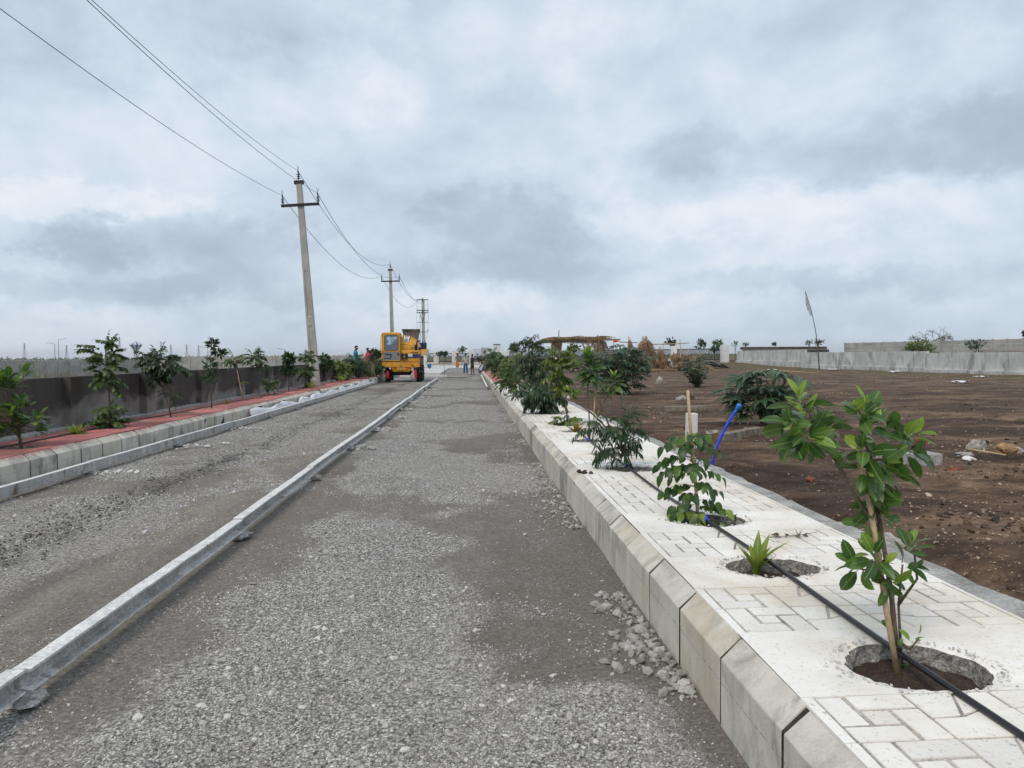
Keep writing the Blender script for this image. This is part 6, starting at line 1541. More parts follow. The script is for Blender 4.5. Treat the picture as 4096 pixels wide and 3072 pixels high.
P_ = person('young man in a turquoise shirt looking at a phone behind left saplings', (-6.12, 38.95, zf), R(-72), 1.78, arms_phone, C_BLUE, C_DARK, seed=1)
person('man in a pink shirt and tan trousers standing left of the mixer', (-5.62, 40.0, zf), R(-60), 1.66, dict(wrl=(-.20, .12, .95)), C_PINK, C_TAN, seed=2)
person('man in dark clothes standing close behind the man in pink', (-5.50, 41.0, zf), R(-55), 1.62, {}, C_DARK, C_TAN, seed=3)
walk = dict(knl=(-.10, .05, .50), tol=(-.14, .14, .03), anr=(.12, -.10, .085), tor=(.14, .06, .03), knr=(.11, -.01, .50))
person('man in a cream shirt and blue jeans standing on the road with his back turned', (-.27, 58.4, 0), R(8), 1.76, dict(ell=(-.26, -.02, 1.13), wrl=(-.28, .04, .89), anl=(-.13, 0, .085), anr=(.13, 0, .085), tol=(-.16, .14, .03), tor=(.16, .14, .03)), C_CREAM, C_JEANS, 'trousers', 'long', seed=4)
person('barelegged man in a slate shirt and dark shorts with hands on hips', (.27, 56.4, 0), R(60), 1.68, dict(ell=(-.36, -.06, 1.20), wrl=(-.17, .05, 1.03), elr=(.36, -.06, 1.20), wrr=(.17, .05, 1.03), **walk), C_NAVYC, C_BROWN, 'shorts', seed=5)
person('man in a khaki shirt and trousers standing on the far right kerb', (1.22, 54.6, zf), R(75), 1.60, dict(wrl=(-.18, .16, 1.05), wrr=(.2, .16, 1.0)), C_KHAKI, C_TAN, seed=6)
W_ = person('woman in an orange sari walking with one arm up to a load on her head', (-1.30, 80.0, .15), R(150), 1.62, dict(ell=(-.34, .06, 1.52), wrl=(-.14, .04, 1.76), elr=(.26, .03, 1.14), wrr=(.24, .14, .95), **walk), C_STRIPE, C_ORANGE, 'skirt', seed=7)
b = MB(); b.rock((0, 0, 0), (.22, .19, .07), 5, 2, .25); o = b.build('head_load', C_RED, None, True, (-1.30, 80.02, .15 + 1.62 + .035)); tag(o, 'flat red cloth bundle carried on the head of the woman in orange', 'bundle')
sit = dict(pelvis=(0, 0, .40), waist=(0, .05, .52), chest=(0, .14, .72), neck=(0, .22, .89), head0=(0, .28, .96), head1=(0, .31, 1.05), nose=(0, .385, .965), shl=(-.17, .17, .83), shr=(.17, .17, .83), ell=(-.23, .34, .62), wrl=(-.10, .52, .62), elr=(.23, .34, .62), wrr=(.10, .52, .62), hpl=(-.09, .03, .38), hpr=(.09, .03, .38), knl=(-.15, .44, .50), knr=(.15, .44, .50), anl=(-.13, .36, .085), anr=(.13, .36, .085), tol=(-.14, .52, .03), tor=(.14, .52, .03))
person('man in a pale blue shirt sitting hunched on the far right kerb', (.93, 55.6, 0.0), R(-62), 1.66, sit, C_PALE, C_DARK, seed=8)
sq = dict(sit); 
person('man in dark clothes squatting on the kerb beside the man in pale blue', (1.18, 56.4, .0), R(35), 1.62, sit, C_DARK, C_DARK, seed=9)
# the phone
b = MB(); b.box((0, 0, 0), (.075, .012, .15)); o = b.build('phone', M_BLACK, None, False, (-5.80, 39.10, zf + 1.285), bevel=.004); o.rotation_euler = (R(-40), 0, R(-72)); tag(o, 'dark phone held by the young man in turquoise', 'phone')

# ================================================================== DRIP PIPES
def drip(label, xs, y0, y1, z, nods, r=.0115):
    root = thing('drip_pipe', label, 'pipe', (0, 0, 0)); rr = random.Random(2); pts = []
    n = int((y1 - y0) / .35)
    for k in range(n + 1):
        y_ = y0 + (y1 - y0) * k / n; x_ = xs(y_); pts.append((x_, y_, z + r + .002 + .002 * math.sin(y_ * 2)))
    b = MB(); b.tube(pts, r, 10); b.build('hose', M_BLKPIPE, root, True)
    for y_ in nods:
        b = MB(); b.lathe([(.017, -.025), (.02, -.02), (.02, .02), (.017, .025)], 10, Matrix.Translation((xs(y_), y_, z + r + .002)) @ Matrix.Rotation(R(90), 4, 'X')); b.tube([(xs(y_), y_, z + r), (xs(y_), y_, z + r + .035)], .011, 8); b.build('valve', M_BLUE, root, True)
drip('black drip irrigation pipe running along the white footpath over the planting holes', lambda y_: 1.605 + .025 * math.sin(y_ * .55 + .8) + .012 * math.sin(y_ * 1.9), 1.2, 10.7, ZP, (4.72, 7.10, 8.13, 9.40))
drip('black drip irrigation pipe running along the left red footpath', lambda y_: -6.02 + .05 * math.sin(y_ * .3) + .02 * math.sin(y_ * 1.3), 5.0, 30.0, ZP, (), .013)

# ================================================================== BLUE PIPE standing out of the soil
root = thing('blue_pipe', 'bent bright blue plastic pipe sticking up from the soil by the footpath', 'pipe', (2.72, 7.75, .24))
pts = [(-.02, 0, -.05), (0, 0, .05), (.03, 0, .18), (.09, 0, .36), (.17, 0, .52), (.27, 0, .66)]
cv = [Vector((-.02 + .29 * q ** 1.75, 0, -.05 + .71 * q)) for q in [k / 16 for k in range(17)]]; pts = cv
b = MB(); b.tube(pts, .0155, 12); b.build('tube', M_BLUE, root, True)
d = (Vector(pts[-1]) - Vector(pts[-2])).normalized()
b = MB(); b.tube([Vector(pts[-1]) - d * .02, Vector(pts[-1]) + d * .02, Vector(pts[-1]) + d * .022, Vector(pts[-1]) + d * .05], [.023, .024, .029, .029], 12); b.build('cap', M_BLUECAP, root, True)
b = MB(); b.tube([(2.1, 20.3, .40), (2.3, 20.2, .52), (2.6, 20.1, .60), (2.85, 20.0, .50), (3.0, 20.0, .32)], .016, 8); tag(b.build('blue_pipe', M_BLUE, None, True), 'looped blue hose behind the yellow-green sapling', 'pipe')

M_DUSTY = surf('soil_dusted_concrete', (.13, .105, .082), (.27, .24, .20), 9, 60, .25, .92, .5, .01, 40)
# ================================================================== FIELD BITS
def block(label, cat, name, c, sz, rz, mat, bev=.01, tilt=0.0, sink=.02):
    b = MB(); b.box((0, 0, sz[2] / 2 - sink), sz); o = b.build(name, mat, None, False, (c[0], c[1], G(c[0], c[1])), bevel=bev); o.rotation_euler = (0, tilt, rz); return tag(o, label, cat)
block('white-painted concrete marker post behind the dark leafy sapling', 'post', 'marker_post', (2.94, 9.25), (.13, .12, .50), .1, M_WHITEPL, .012, .02, .03)
block('small white marker post behind the yellow-green sapling', 'post', 'marker_post', (2.88, 20.7), (.14, .12, .42), 0, M_WHITEPL, .012)
block('long low concrete beam lying on the soil left of the castor bush', 'beam', 'concrete_beam', (4.85, 15.7), (.92, .15, .12), .06, M_DUSTY, .012)
block('cracked concrete beam lying behind the blue pipe', 'beam', 'concrete_beam', (4.04, 10.35), (1.22, .13, .13), .78, M_DUSTY, .012)
block('square concrete block half sunk in the soil right of the ficus', 'block', 'concrete_block', (4.98, 7.55), (.30, .34, .16), .1, M_CHUNK, .015, 0, .01)
block('flat concrete slab piece beside the half-sunk block', 'block', 'concrete_block', (4.70, 7.62), (.24, .3, .14), .15, M_CHUNK, .015, 0, .01)
block('grey concrete block lying by a rock on the middle of the field', 'block', 'concrete_block', (6.05, 19.3), (.30, .16, .16), .1, M_DKST, .015)
block('upright dark red brick on the field right of the ficus', 'brick', 'brick', (5.88, 8.92), (.11, .09, .13), .3, M_BRICK, .008, .1)
def rocko(label, c, sz, seed, mat, name='rock', cat='rock'):
    b = MB(); b.rock((0, 0, sz[2] * .35), sz, seed, 3, .32); o = b.build(name, mat, None, False, (c[0], c[1], G(c[0], c[1]))); return tag(o, label, cat)
rocko('broken red brick lump on the soil near the footpath border', (3.32, 6.72), (.045, .04, .035), 1, M_BRICK, 'brick_lump', 'brick')
rocko('small orange brick piece lying below the half-sunk block', (5.12, 7.18), (.08, .045, .025), 2, M_BRICK, 'brick_lump', 'brick')
rocko('rough grey rock beside the ficus stake at the footpath border', (2.78, 4.55), (.10, .09, .06), 3, M_STONEG)
rocko('grey-white boulder at the right picture edge', (6.35, 8.5), (.11, .09, .11), 4, M_STONEG); rocko('rounded brown stone next to the grey-white boulder', (6.45, 8.15), (.13, .09, .08), 5, M_STONEB)
rocko('flat pale stone left of the brown stone', (5.9, 8.1), (.10, .07, .03), 6, M_STONEG); rocko('pale stone near the right picture edge behind the brown stone', (6.65, 8.2), (.09, .06, .04), 7, M_STONEG)
rocko('white stone in the soil right of the half-sunk block', (5.55, 7.55), (.06, .05, .04), 8, M_WHITEPL); rocko('jagged grey rock next to the concrete block on the middle field', (5.80, 19.1), (.17, .12, .09), 9, M_STONEG)
rocko('round grey stone standing on the field below the dry fronds', (8.49, 31.2), (.16, .15, .22), 10, M_STONEG); rocko('grey stone at the base of the cracked beam', (3.7, 10.6), (.09, .07, .04), 12, M_STONEG)
rocko('reddish stone behind the blue pipe', (3.55, 11.3), (.09, .06, .05), 13, M_BRICK)
rr = random.Random(15)
pts = []; szs = []
for k in range(200):
    cx, cy = rr.choice([(6.2, 8.2), (6.5, 8.5), (5.4, 7.6), (4.1, 5.6), (3.4, 13.5), (6, 19), (12, 22), (4.2, 14.5)]); pts.append((cx + rr.gauss(0, .35), cy + rr.gauss(0, .3), 0)); szs.append(.008 + .022 * rr.random() ** 2.5)
pts = np.array(pts); pts[:, 2] = gz(pts[:, 0], pts[:, 1]); keep = pts[:, 0] > 2.7
tag(scatter('field_rubble', pts[keep], np.array(szs)[keep], M_FIELDSTONE, 71, (ICV, ICF), .6, .2), 'scattered rubble stones in patches on the brown field', 'rubble', kind='stuff')
# dry sticks on the field
def stick(label, pts, r, mat=None, name='stick', cat='stick'):
    b = MB(); b.tube(pts, [r, r * .6], 6); return tag(b.build(name, mat or M_BAMBOO, None, True), label, cat)
def gp(x, y, dz=.01): return (x, y, G(x, y) + dz)
stick('pale dry stick on the soil beside the brown stone', [gp(6.05, 8.25, .05), gp(6.3, 7.95, .01)], .018); stick('thin curved twig lying on the field below the large castor bush', [gp(6.6, 21.6), gp(7.1, 21.2, .05), gp(7.7, 21.3)], .014, M_BARK)
stick('long pale stick lying near the foot of the grey wall', [gp(20.5, 50), gp(22.2, 48.5, .15), gp(24.5, 48.3)], .05); 
# twig with dead leaf on the white path
root = thing('dead_twig', 'dry brown twig with curled leaves on the white path', 'twig', (2.02, 4.28, ZP))
b = MB(); b.tube([(-.16, 0, .004), (-.05, -.01, .012), (.06, .02, .01), (.17, .05, .016)], [.0025, .0015], 5); b.tube([(-.05, -.01, .01), (.02, -.04, .012)], .0015, 4); b.build('stalk', M_BARK, root, True)
L_DEAD = leaf_mat('dead_leaf', (.08, .05, .03), (.13, .085, .05), (.2, .14, .08), (.1, .07, .05))
dl = leaf_mesh('leaf', L_DEAD, 'ovate', .5, .3, .5, 5, .03)
for k in range(6): put_leaf(dl, root, (-.14 + .045 * k, .0 + .012 * (k % 3 - 1), .012), Vector((math.cos(k * 2.1), math.sin(k * 2.1), .15)), (0, 0, 1), .05, k)
# clump of mud on the kerb
b = MB()
for k in range(14): b.rock((rr.gauss(0, .035), rr.gauss(0, .05), .008), (.022, .026, .012), k, 1, .4)
tag(b.build('mud_clump', M_PIT, None, False, (1.11, 6.85, .352)), 'dark clod of mud and roots on top of the right kerb', 'mud')
# plastic scraps
def scrap(label, c, s_, seed, z=None):
    b = MB(); n = 6; vs = [((i / n - .5) * s_ * 2, (j / n - .5) * s_, s_ * .35 * (.5 + .5 * mnoise.noise(Vector((i * .6 + seed, j * .7, seed))))) for i in range(n + 1) for j in range(n + 1)]
    fs = [(i * (n + 1) + j, (i + 1) * (n + 1) + j, (i + 1) * (n + 1) + j + 1, i * (n + 1) + j + 1) for i in range(n) for j in range(n)]
    b.add(vs, fs); o = b.build('plastic_scrap', M_PLASTICW, None, True, (c[0], c[1], (G(*c) if z is None else z) + .01)); sm = o.modifiers.new('thickness', 'SOLIDIFY'); sm.thickness = .004; return tag(o, label, 'plastic scrap')
scrap('white plastic scrap at the foot of the flag pole', (29.6, 56), .45, 1); scrap('white plastic scrap lying left of the flag pole by the wall', (24.5, 56), .4, 2); scrap('white torn plastic on grass at the right wall end', (26.3, 35), .35, 3)
scrap('greyish plastic scrap on the field at the right picture edge', (20.5, 28.5), .45, 4); scrap('long white plastic scrap under the middle of the grey wall', (29.5, 47.5), .5, 5); scrap('small white paper scrap on the gravel near the left rail', (-4.25, 12.6), .07, 6, 0)
# bits of plaster by left rail joint
pts = np.array([(-4.75 + rr.gauss(0, .16), yy_ + rr.gauss(0, .12), 0.0) for yy_ in (9.6, 12.45, 15.3) for _ in range(40)]); tag(scatter('plaster_bits', pts, .008 + .025 * np.random.RandomState(1).rand(len(pts)) ** 2, M_STONE, 73, (ICV, ICF), .5, .15, np.full(len(pts), .95)), 'white plaster bits scattered by the left rail joints', 'rubble', kind='stuff')
pts = np.array([(-6.47 + rr.gauss(0, .04), 12.2 + abs(rr.gauss(0, .8)) + (0 if k < 130 else rr.uniform(0, 25)), .405) for k in range(330)]); tag(scatter('wall_rubble', pts, .008 + .022 * np.random.RandomState(2).rand(len(pts)) ** 2, M_STONE, 74, (ICV, ICF), .6, .1), 'grey rubble along the ledge at the foot of the damp wall', 'rubble', kind='stuff')

# ================================================================== DRY PALM FRONDS
M_FROND = leaf_mat('dry_frond', (.075, .040, .022), (.19, .115, .062), (.42, .29, .165), (.3, .2, .1), False, .7, .15)
M_RACH = surf('dry_rachis', (.22, .14, .08), (.36, .25, .15), 8, 40, .2, .85, .3, .01, 20)
def frond_mesh(seed, L=2.4, arch=.25, hang=.6, pairs=44, ll=.55):
    rr = random.Random(seed); fol = Foliage(); geo = (np.array([(-.5, 0, 0), (.5, 0, 0), (.55, .5, -.04), (-.55, .5, -.04), (.12, 1, -.14), (-.12, 1, -.14)]) * np.array([.075, 1, 1]), np.array([(0, 1, 2, 3), (3, 2, 4, 5)]))
    p = Vector((0, 0, 0)); d = Vector((0, 1, arch)).normalized()
    pts = [p.copy()]
    for k in range(pairs):
        q = k / pairs; d = (d + Vector((0, 0, -arch * 2.2 / pairs))).normalized(); p = p + d * (L / pairs); pts.append(p.copy())
        if q < .12: continue
        for s_ in (-1, 1):
            ld = Vector((s_ * (1 - .35 * q), .55 + .5 * q, -hang * rr.uniform(.5, 1.5))).normalized()
            fol.leaf(geo, p, ld, Vector((rr.uniform(-.5, .5), rr.uniform(-.5, .5), 1)), ll * rr.uniform(.7, 1.15) * (1 - .55 * abs(q - .4)), rr.random())
    V_ = np.vstack(fol.V); F_ = np.vstack(fol.F); T_ = np.concatenate(fol.T)
    b = MB(); b.tube(pts[::4] + [pts[-1]], [.030, .006], 5, cap=False); n0 = len(V_)
    V_ = np.vstack([V_, np.array(b.v)]); F_ = np.vstack([F_, np.array(b.f) + n0]); T_ = np.concatenate([T_, np.full(len(b.v), .75)])
    return npmesh('frond', V_, F_, M_FROND, T_)
FM = [frond_mesh(k, 2.5, a_, h_) for k, (a_, h_) in enumerate(((.25, .5), (.10, .9), (.35, .3), (.05, 1.3)))]
def frond(root, pos, d, up, s_, k):
    o = mesh_obj('frond', FM[k % 4], root); o.matrix_local = M4(pos, frame(d, up), s_); return o
# shelter
SX, SY = 8.6, 56.5; zg = G(SX, SY)
root = thing('thatched_shelter', 'open shelter of poles roofed with dry palm fronds behind the right row', 'shelter', (SX, SY, zg))
rr = random.Random(61)
for x_, y_, h_ in ((-1.9, -1, 2.75), (1.75, -1, 2.6), (-1.75, 1.1, 2.6), (1.9, 1.1, 2.7), (-.1, 1.1, 2.5), (-1.55, -1.05, 3.35), (1.5, -1.05, 3.0), (1.95, -.9, 2.85)):
    b = MB(); b.tube([(x_, y_, -.05), (x_ + rr.uniform(-.05, .05), y_, h_ * .5), (x_ + rr.uniform(-.06, .06), y_, h_)], [.05, .035], 7); b.build('post', M_BARK, root, True)
for p in ([(-2.75, -1.1, 2.40), (0, -1.1, 2.47), (2.0, -1.1, 2.45)], [(-2.5, -.9, 2.55), (1.0, -.9, 2.52), (3.4, -.9, 2.62)], [(-2.3, 1.1, 2.5), (2.3, 1.1, 2.5)], [(-1.9, -1.2, 2.47), (-1.8, 1.4, 2.5)], [(1.8, -1.2, 2.47), (1.9, 1.4, 2.5)]):
    b = MB(); b.tube(p, [.045, .035], 6); b.build('beam', M_BARK, root, True)
for k in range(52):
    x_ = -1.9 + 3.9 * (k % 13) / 12 + rr.uniform(-.15, .15); y_ = (-.9, -.4, .2, .8)[k // 13] + rr.uniform(-.3, .3)
    frond(root, (x_ - rr.uniform(.6, 1.2), y_, 2.58 + rr.uniform(0, .18)), (1, rr.uniform(-.5, .5), rr.uniform(-.06, .08)), (0, rr.uniform(-.2, .2), 1), rr.uniform(.55, .85), k)
for x_, n in ((-1.75, 8), (1.85, 9), (-1.2, 3), (.5, 2), (1.3, 4)):
    for k in range(n): frond(root, (x_ + rr.uniform(-.3, .3), -1.05 + rr.uniform(-.1, .1), 2.62), (rr.uniform(-.35, .35), rr.uniform(-.3, .0), -1), (0, -1, .2), rr.uniform(.32, .5), k + 1)
# heap of fronds
HX, HY = 15.6, 58.5; zg = G(HX, HY)
root = thing('frond_heap', 'big heap of dry brown palm fronds leaned on poles on the field', 'frond heap', (HX, HY, zg))
for p in ([(-3.0, .3, 2.42), (-1.5, .2, 2.35)], [(-.5, .3, 2.2), (1.5, .3, 2.22), (2.9, .3, 2.3)], [(2.25, .3, 0), (2.2, .3, 1.4), (2.1, .3, 2.65)], [(.55, .3, 0), (.7, .3, 2.3)], [(2.55, -.3, 0), (2.5, -.3, 1.3), (2.65, -.3, 1.75)], [(1.9, -.4, 0), (1.95, -.4, 1.5)], [(-2.3, .3, 0), (-2.25, .3, 2.9)], [(-.9, .3, 0), (-.95, .3, 2.9)]):
    b = MB(); b.tube(p, [.05, .035], 6); b.build('pole', M_BAMBOO, root, True)
rr = random.Random(62)
for k in range(14): frond(root, (-1.0 + rr.uniform(-.15, .2), .0 + rr.uniform(-.2, .2), 2.75 + rr.uniform(-.3, .15)), (rr.uniform(-.38, .38), -.35 + rr.uniform(-.1, .1), -1), (rr.uniform(-.3, .3), -1, .35), rr.uniform(.95, 1.12), k)
for k in range(5): frond(root, (-2.25 + rr.uniform(-.1, .1), .0, 2.6 + rr.uniform(-.3, .2)), (rr.uniform(-.3, .3), -.4, -1), (0, -1, .3), rr.uniform(.5, .75), k)
for k in range(4): frond(root, (.35 + rr.uniform(-.1, .1), .0, 2.0), (rr.uniform(-.25, .2), -.35, -1), (0, -1, .3), rr.uniform(.6, .75), k + 2)
for k in range(100):
    x_ = rr.uniform(-2.6, 4.3); h_ = .35 + 1.35 * math.exp(-((x_ - 1.9) / 1.3) ** 2) + .4 * math.exp(-((x_ + 1) / 1.0) ** 2)
    a = rr.uniform(0, 6.28); frond(root, (x_, rr.uniform(-.8, .7), rr.uniform(.12, h_)), (math.cos(a), math.sin(a) * .7, -.15 - .3 * rr.random()), (rr.uniform(-.4, .4), rr.uniform(-.6, .2), 1), rr.uniform(.5, .85), k)
for k in range(26): frond(root, (1.0 + rr.uniform(-.5, 3.0), -.2 + rr.uniform(-.2, .2), 1.35 + rr.uniform(-.3, .15)), (rr.uniform(-.6, .6), -.5, -.8), (0, -.8, .6), rr.uniform(.5, .7), k)
b = MB()
for k in range(150):
    x_ = rr.uniform(-2.6, 1.6); y_ = rr.uniform(-3.0, -.9); a = rr.gauss(0, .5); l_ = rr.uniform(.3, 1.1)
    b.tube([(x_, y_, .02 + rr.random() * .12), (x_ + math.cos(a) * l_ / 2, y_ + math.sin(a) * l_ / 2, .06 + rr.random() * .12), (x_ + math.cos(a) * l_, y_ + math.sin(a) * l_, .02)], [.028, .015], 4)
o = b.build('cut_stalks', M_RACH, root); o['kind'] = 'stuff'
b = MB(); b.box((0, 0, .14), (.75, .4, .3)); b.box((0, 0, .30), (.6, .3, .03)); tag(b.build('black_crate', M_BLACK, None, False, (17.0, 55.6, G(17, 55.6)), bevel=.03), 'black plastic crate in front of the dry frond heap', 'crate')

# ================================================================== stack of slabs, flag pole, orange flag, motorbike
root = thing('slab_stack', 'slumped stack of dark stone slabs in front of the bar fence', 'slab stack', (22.5, 66.5, G(22.5, 66.5)))
M_SLATE = surf('slate', (.10, .11, .12), (.26, .27, .28), 3, 20, .2, .8, .3, .01, 15, rand=.25)
rr = random.Random(70)
for k in range(16):
    b = MB(); b.box((0, 0, 0), (1.3, .9, .05)); o = b.build('slab', M_SLATE, root, bevel=.006); q = k / 15
    o.location = (-1.8 + 3.6 * q + rr.uniform(-.1, .1), rr.uniform(-.3, .3), .10 + .35 * math.sin(q * 2.9) * rr.uniform(.7, 1.1)); o.rotation_euler = (rr.uniform(-.15, .15), .30 + rr.uniform(-.15, .3), rr.uniform(-.3, .3))
block('low white-painted block beside the slab stack', 'block', 'white_block', (19.1, 65.5), (.95, .6, 1.0), .0, M_WHITEPL, .02)
root = thing('flag_pole', 'thin leaning bamboo pole with a tattered grey-white banner by the grey wall', 'flag pole', (30.4, 60, G(30.4, 60)))
b = MB(); pts = [(0, 0, -.1), (-.12, 0, 1.6), (-.38, 0, 3.4), (-.80, 0, 5.2), (-1.32, 0, 6.75)]; b.tube(pts, [.05, .02], 7); b.build('pole', M_BARK, root, True)
vs = []; n = 14
for k in range(n + 1):
    q = k / n; ax = -1.32 + (.52 + .06) * q; az_ = 6.75 - 1.95 * q; wd = -.03 - .26 * math.sin(min(1, q * 1.25) * math.pi * .62) * (1 if q < .72 else max(.25, 1 - (q - .72) * 2.2)); 
    for j in range(4): r_ = j / 3; vs.append((ax + wd * r_ * (.75 + .35 * mnoise.noise(Vector((q * 6, j, 3)))), .06 * math.sin(q * 9 + r_ * 3) * r_, az_ - .22 * r_ + .05 * mnoise.noise(Vector((q * 9, j, 0)))))
b = MB(); b.add(vs, [(k * 4 + j, k * 4 + j + 1, (k + 1) * 4 + j + 1, (k + 1) * 4 + j) for k in range(n) for j in range(3)]); o = b.build('banner', surf('grey_banner', (.30, .31, .33), (.52, .53, .55), 4, 20, .1, .9, .1, .01), root, True)
sm = o.modifiers.new('thickness', 'SOLIDIFY'); sm.thickness = .004
root = thing('orange_flag', 'small orange flag on a stick at the right end of the thatched shelter', 'flag', (11.9, 58, G(11.9, 58)))
b = MB(); b.tube([(0, 0, 0), (.02, 0, 2.62)], .02, 6); b.build('stick', M_BARK, root)
b = MB(); b.add([(.02 + .1 * i, .03 * math.sin(i * 1.3), 2.60 - .28 * j - .02 * i * (1 - 2 * j)) for i in range(6) for j in range(2)], [(i * 2, i * 2 + 1, i * 2 + 3, i * 2 + 2) for i in range(5)]); o = b.build('cloth', plain('orange_cloth', (.75, .10, .03), .8), root, True); sm = o.modifiers.new('thickness', 'SOLIDIFY'); sm.thickness = .004
# motorbike under the shelter
root = thing('motorbike', 'dark motorbike parked under the thatched shelter', 'motorbike', (8.35, 55.2, G(8.35, 55.2)), R(25))
for y_ in (-.64, .64):
    Mw = Matrix.Translation((0, y_, .31)) @ Matrix.Rotation(R(90), 4, 'Y')
    b = MB(); b.lathe([(.25, -.04), (.31, -.03), (.31, .03), (.25, .04)], 22, Mw, cap=False); wv = b.build('wheel', M_RUB, root, True)
    b = MB(); 
    for k in range(6): a = k * 1.047; b.tube([Mw @ Vector((0, 0, 0)), Mw @ Vector((.26 * math.cos(a), .26 * math.sin(a), 0))], .01, 4)
    b.lathe([(.24, -.02), (.255, 0), (.24, .02)], 20, Mw, cap=False); b.build('rim', M_RIM, wv)
b = MB(); b.tube([(0, -.64, .31), (0, -.2, .45), (0, .25, .72), (0, .42, .78)], .045, 8); b.tube([(0, .64, .31), (0, .42, .82), (0, .38, .95)], .03, 8); b.box((0, .0, .42), (.22, .36, .28)); b.build('frame', M_BLACK, root, True)
b = MB(); b.rock((0, .18, .80), (.13, .26, .11), 3, 2, .05); b.build('fuel_tank', M_NAVY, root, True)
b = MB(); b.box((0, -.30, .80), (.22, .62, .10)); b.build('seat', M_BLACK, root, bevel=.03)
b = MB(); b.tube([(-.34, .28, 1.0), (0, .40, .96), (.34, .28, 1.0)], .018, 6); b.rock((0, .5, .86), (.09, .07, .09), 1, 2, .03); b.build('handlebar', M_BLACK, root, True)
# blue power trowel and pipes on the new slab
root = thing('power_trowel', 'blue motor on a small white-footed trowel machine standing on new concrete', 'machine', (-4.05, 72.0, .15))
b = MB(); b.lathe([(.42, 0), (.45, .03), (.42, .07), (.12, .10)], 16); b.build('trowel_disc', M_PLASTICW, root, True)
b = MB(); b.lathe([(.05, .08), (.05, .2), (.17, .22), (.18, .55), (.15, .62), (.05, .66)], 14, Matrix.Translation((.1, 0, 0))); b.build('motor', plain('blue_enamel', (.02, .13, .30), .4), root, True)
b = MB(); b.tube([(-.05, 0, .2), (-.25, -.1, .75), (-.3, -.15, .95)], .022, 6); b.tube([(-.05, 0, .15), (-.2, 0, .85)], .02, 6); b.build('handle', M_GATE, root, True)
b = MB(); b.box((0, 0, .09), (3.4, .18, .14)); tag(b.build('screed_board', M_RAIL, None, False, (-3.3, 52.0, 0), bevel=.01), 'dusty steel screed beam laid across the road beyond the mixer', 'beam')
b = MB(); b.box((0, 0, .05), (3.0, .10, .10)); tag(b.build('screed_board', M_CHUNK, None, False, (-.6, 56.5, 0), bevel=.01), 'thin batten laid across the right lane behind the workers feet', 'beam')
chunk('dark heap of wet concrete at the edge of the new slab', 'rubble', (-4.2, 57.6, -.03), (.55, .45, .38), 301, M_DKST, 6, 'concrete_heap')
b = MB(); b.tube([(-1.72, 50.5, 0), (-1.72, 50.5, .75)], .018, 6); tag(b.build('rebar_stake', M_GATE), 'thin upright steel stake on the road beyond the middle rail', 'stake')
b = MB(); b.tube([(-1.6, 50.4, .02), (-1.2, 49.6, .02), (-.6, 49.2, .02), (-.2, 50.2, .02), (.2, 51.6, .02)], .025, 6); tag(b.build('water_hose', M_BLKPIPE, None, True), 'dark hose snaking over the road before the workers', 'hose')
b = MB(); b.tube([(-6, 103, .2), (-4, 101, .55), (-1.5, 101, .6)], .03, 6); b.tube([(-3.6, 101, .55), (-3.4, 100.8, .15)], .03, 6); b.tube([(-1.6, 101, .6), (-1.5, 100.8, .15)], .03, 6); tag(b.build('sawhorse', M_BARK), 'makeshift barrier of thin poles across the end of the road', 'barrier')

# ================================================================== PLANTS beyond the fences
def far_plant(label, x, y, zb, h, r_, mat, seed, kind='broad', n=120, trunk=.5, name='small_tree', ll=.3, cat='tree'):
    rr = random.Random(seed); root = thing(name, label, cat, (x, y, zb)); fol = Foliage(); st = MB()
    st.tube([(0, 0, 0), (.03, 0, h * .5), (0, 0, h * .85)], [.035 * h / 2, .015 * h / 2], 6)
    for k in range(5):
        u = uvec(rr); c = Vector((u.x * r_ * .5, u.y * r_ * .5, h - r_ * .7 + u.z * r_ * .3)); st.tube([(0, 0, h * trunk), c], [.012 * h / 2, .006 * h / 2], 4)
        crown(fol, None, rr, None, c, (r_ * .6, r_ * .6, r_ * .45), n // 5, kind, 0, 0, ll, 0)
    st.build('trunk', M_BARK, root, True); fol.build('crown', mat, root); return root
far_plant('dark bushy plant beyond the fence right of the frond heap, left one', 26.6, 92, .9, 2.9, .85, F_DARK, 1, ll=.34); far_plant('dark bushy plant beyond the fence right of the frond heap, right one', 30.4, 92, .9, 2.6, .85, F_DARK, 2, ll=.34); far_plant('small palm-like plant behind the bar fence panel', 34.0, 95, .9, 2.6, .75, F_GREEN, 3, 'lance', 110, ll=.5)
far_plant('dark leafy plant growing against the bar fence panel', 29.2, 83, .6, 1.9, .55, F_DARK, 4, ll=.26); far_plant('twiggy plant behind the end pillar of the bar fence', 33.6, 88, .8, 2.4, .6, F_GREEN, 5, 'ovate', 60, ll=.2)
far_plant('green bush above the stone wall, left end', 38.2, 96, .9, 2.3, .4, F_DARK, 6, n=60, ll=.25); far_plant('green bush above the stone wall near its middle', 42.2, 96, .9, 2.2, .35, F_DARK, 7, n=50, ll=.25); far_plant('loose green plant above the right end of the stone wall', 46.6, 95, .9, 2.7, .7, F_GREEN, 8, 'ovate', 80, ll=.22); far_plant('small palm head above the grey wall left of the flag pole', 45.5, 90, .9, 2.4, .45, F_DARK, 9, 'lance', 60, ll=.45)
far_plant('dark tree behind the far white pillars', 7.2, 116, .3, 3.3, 1.2, F_DARK, 10, 'lance', 260, ll=.55); far_plant('light green sapling behind the end fence', -1.0, 115, .3, 2.7, .8, F_GREEN, 11, n=90, ll=.32); far_plant('drooping dark plant leaning over the end fence', -3.6, 111, .33, 2.0, .7, F_DARK, 12, n=110, ll=.32)
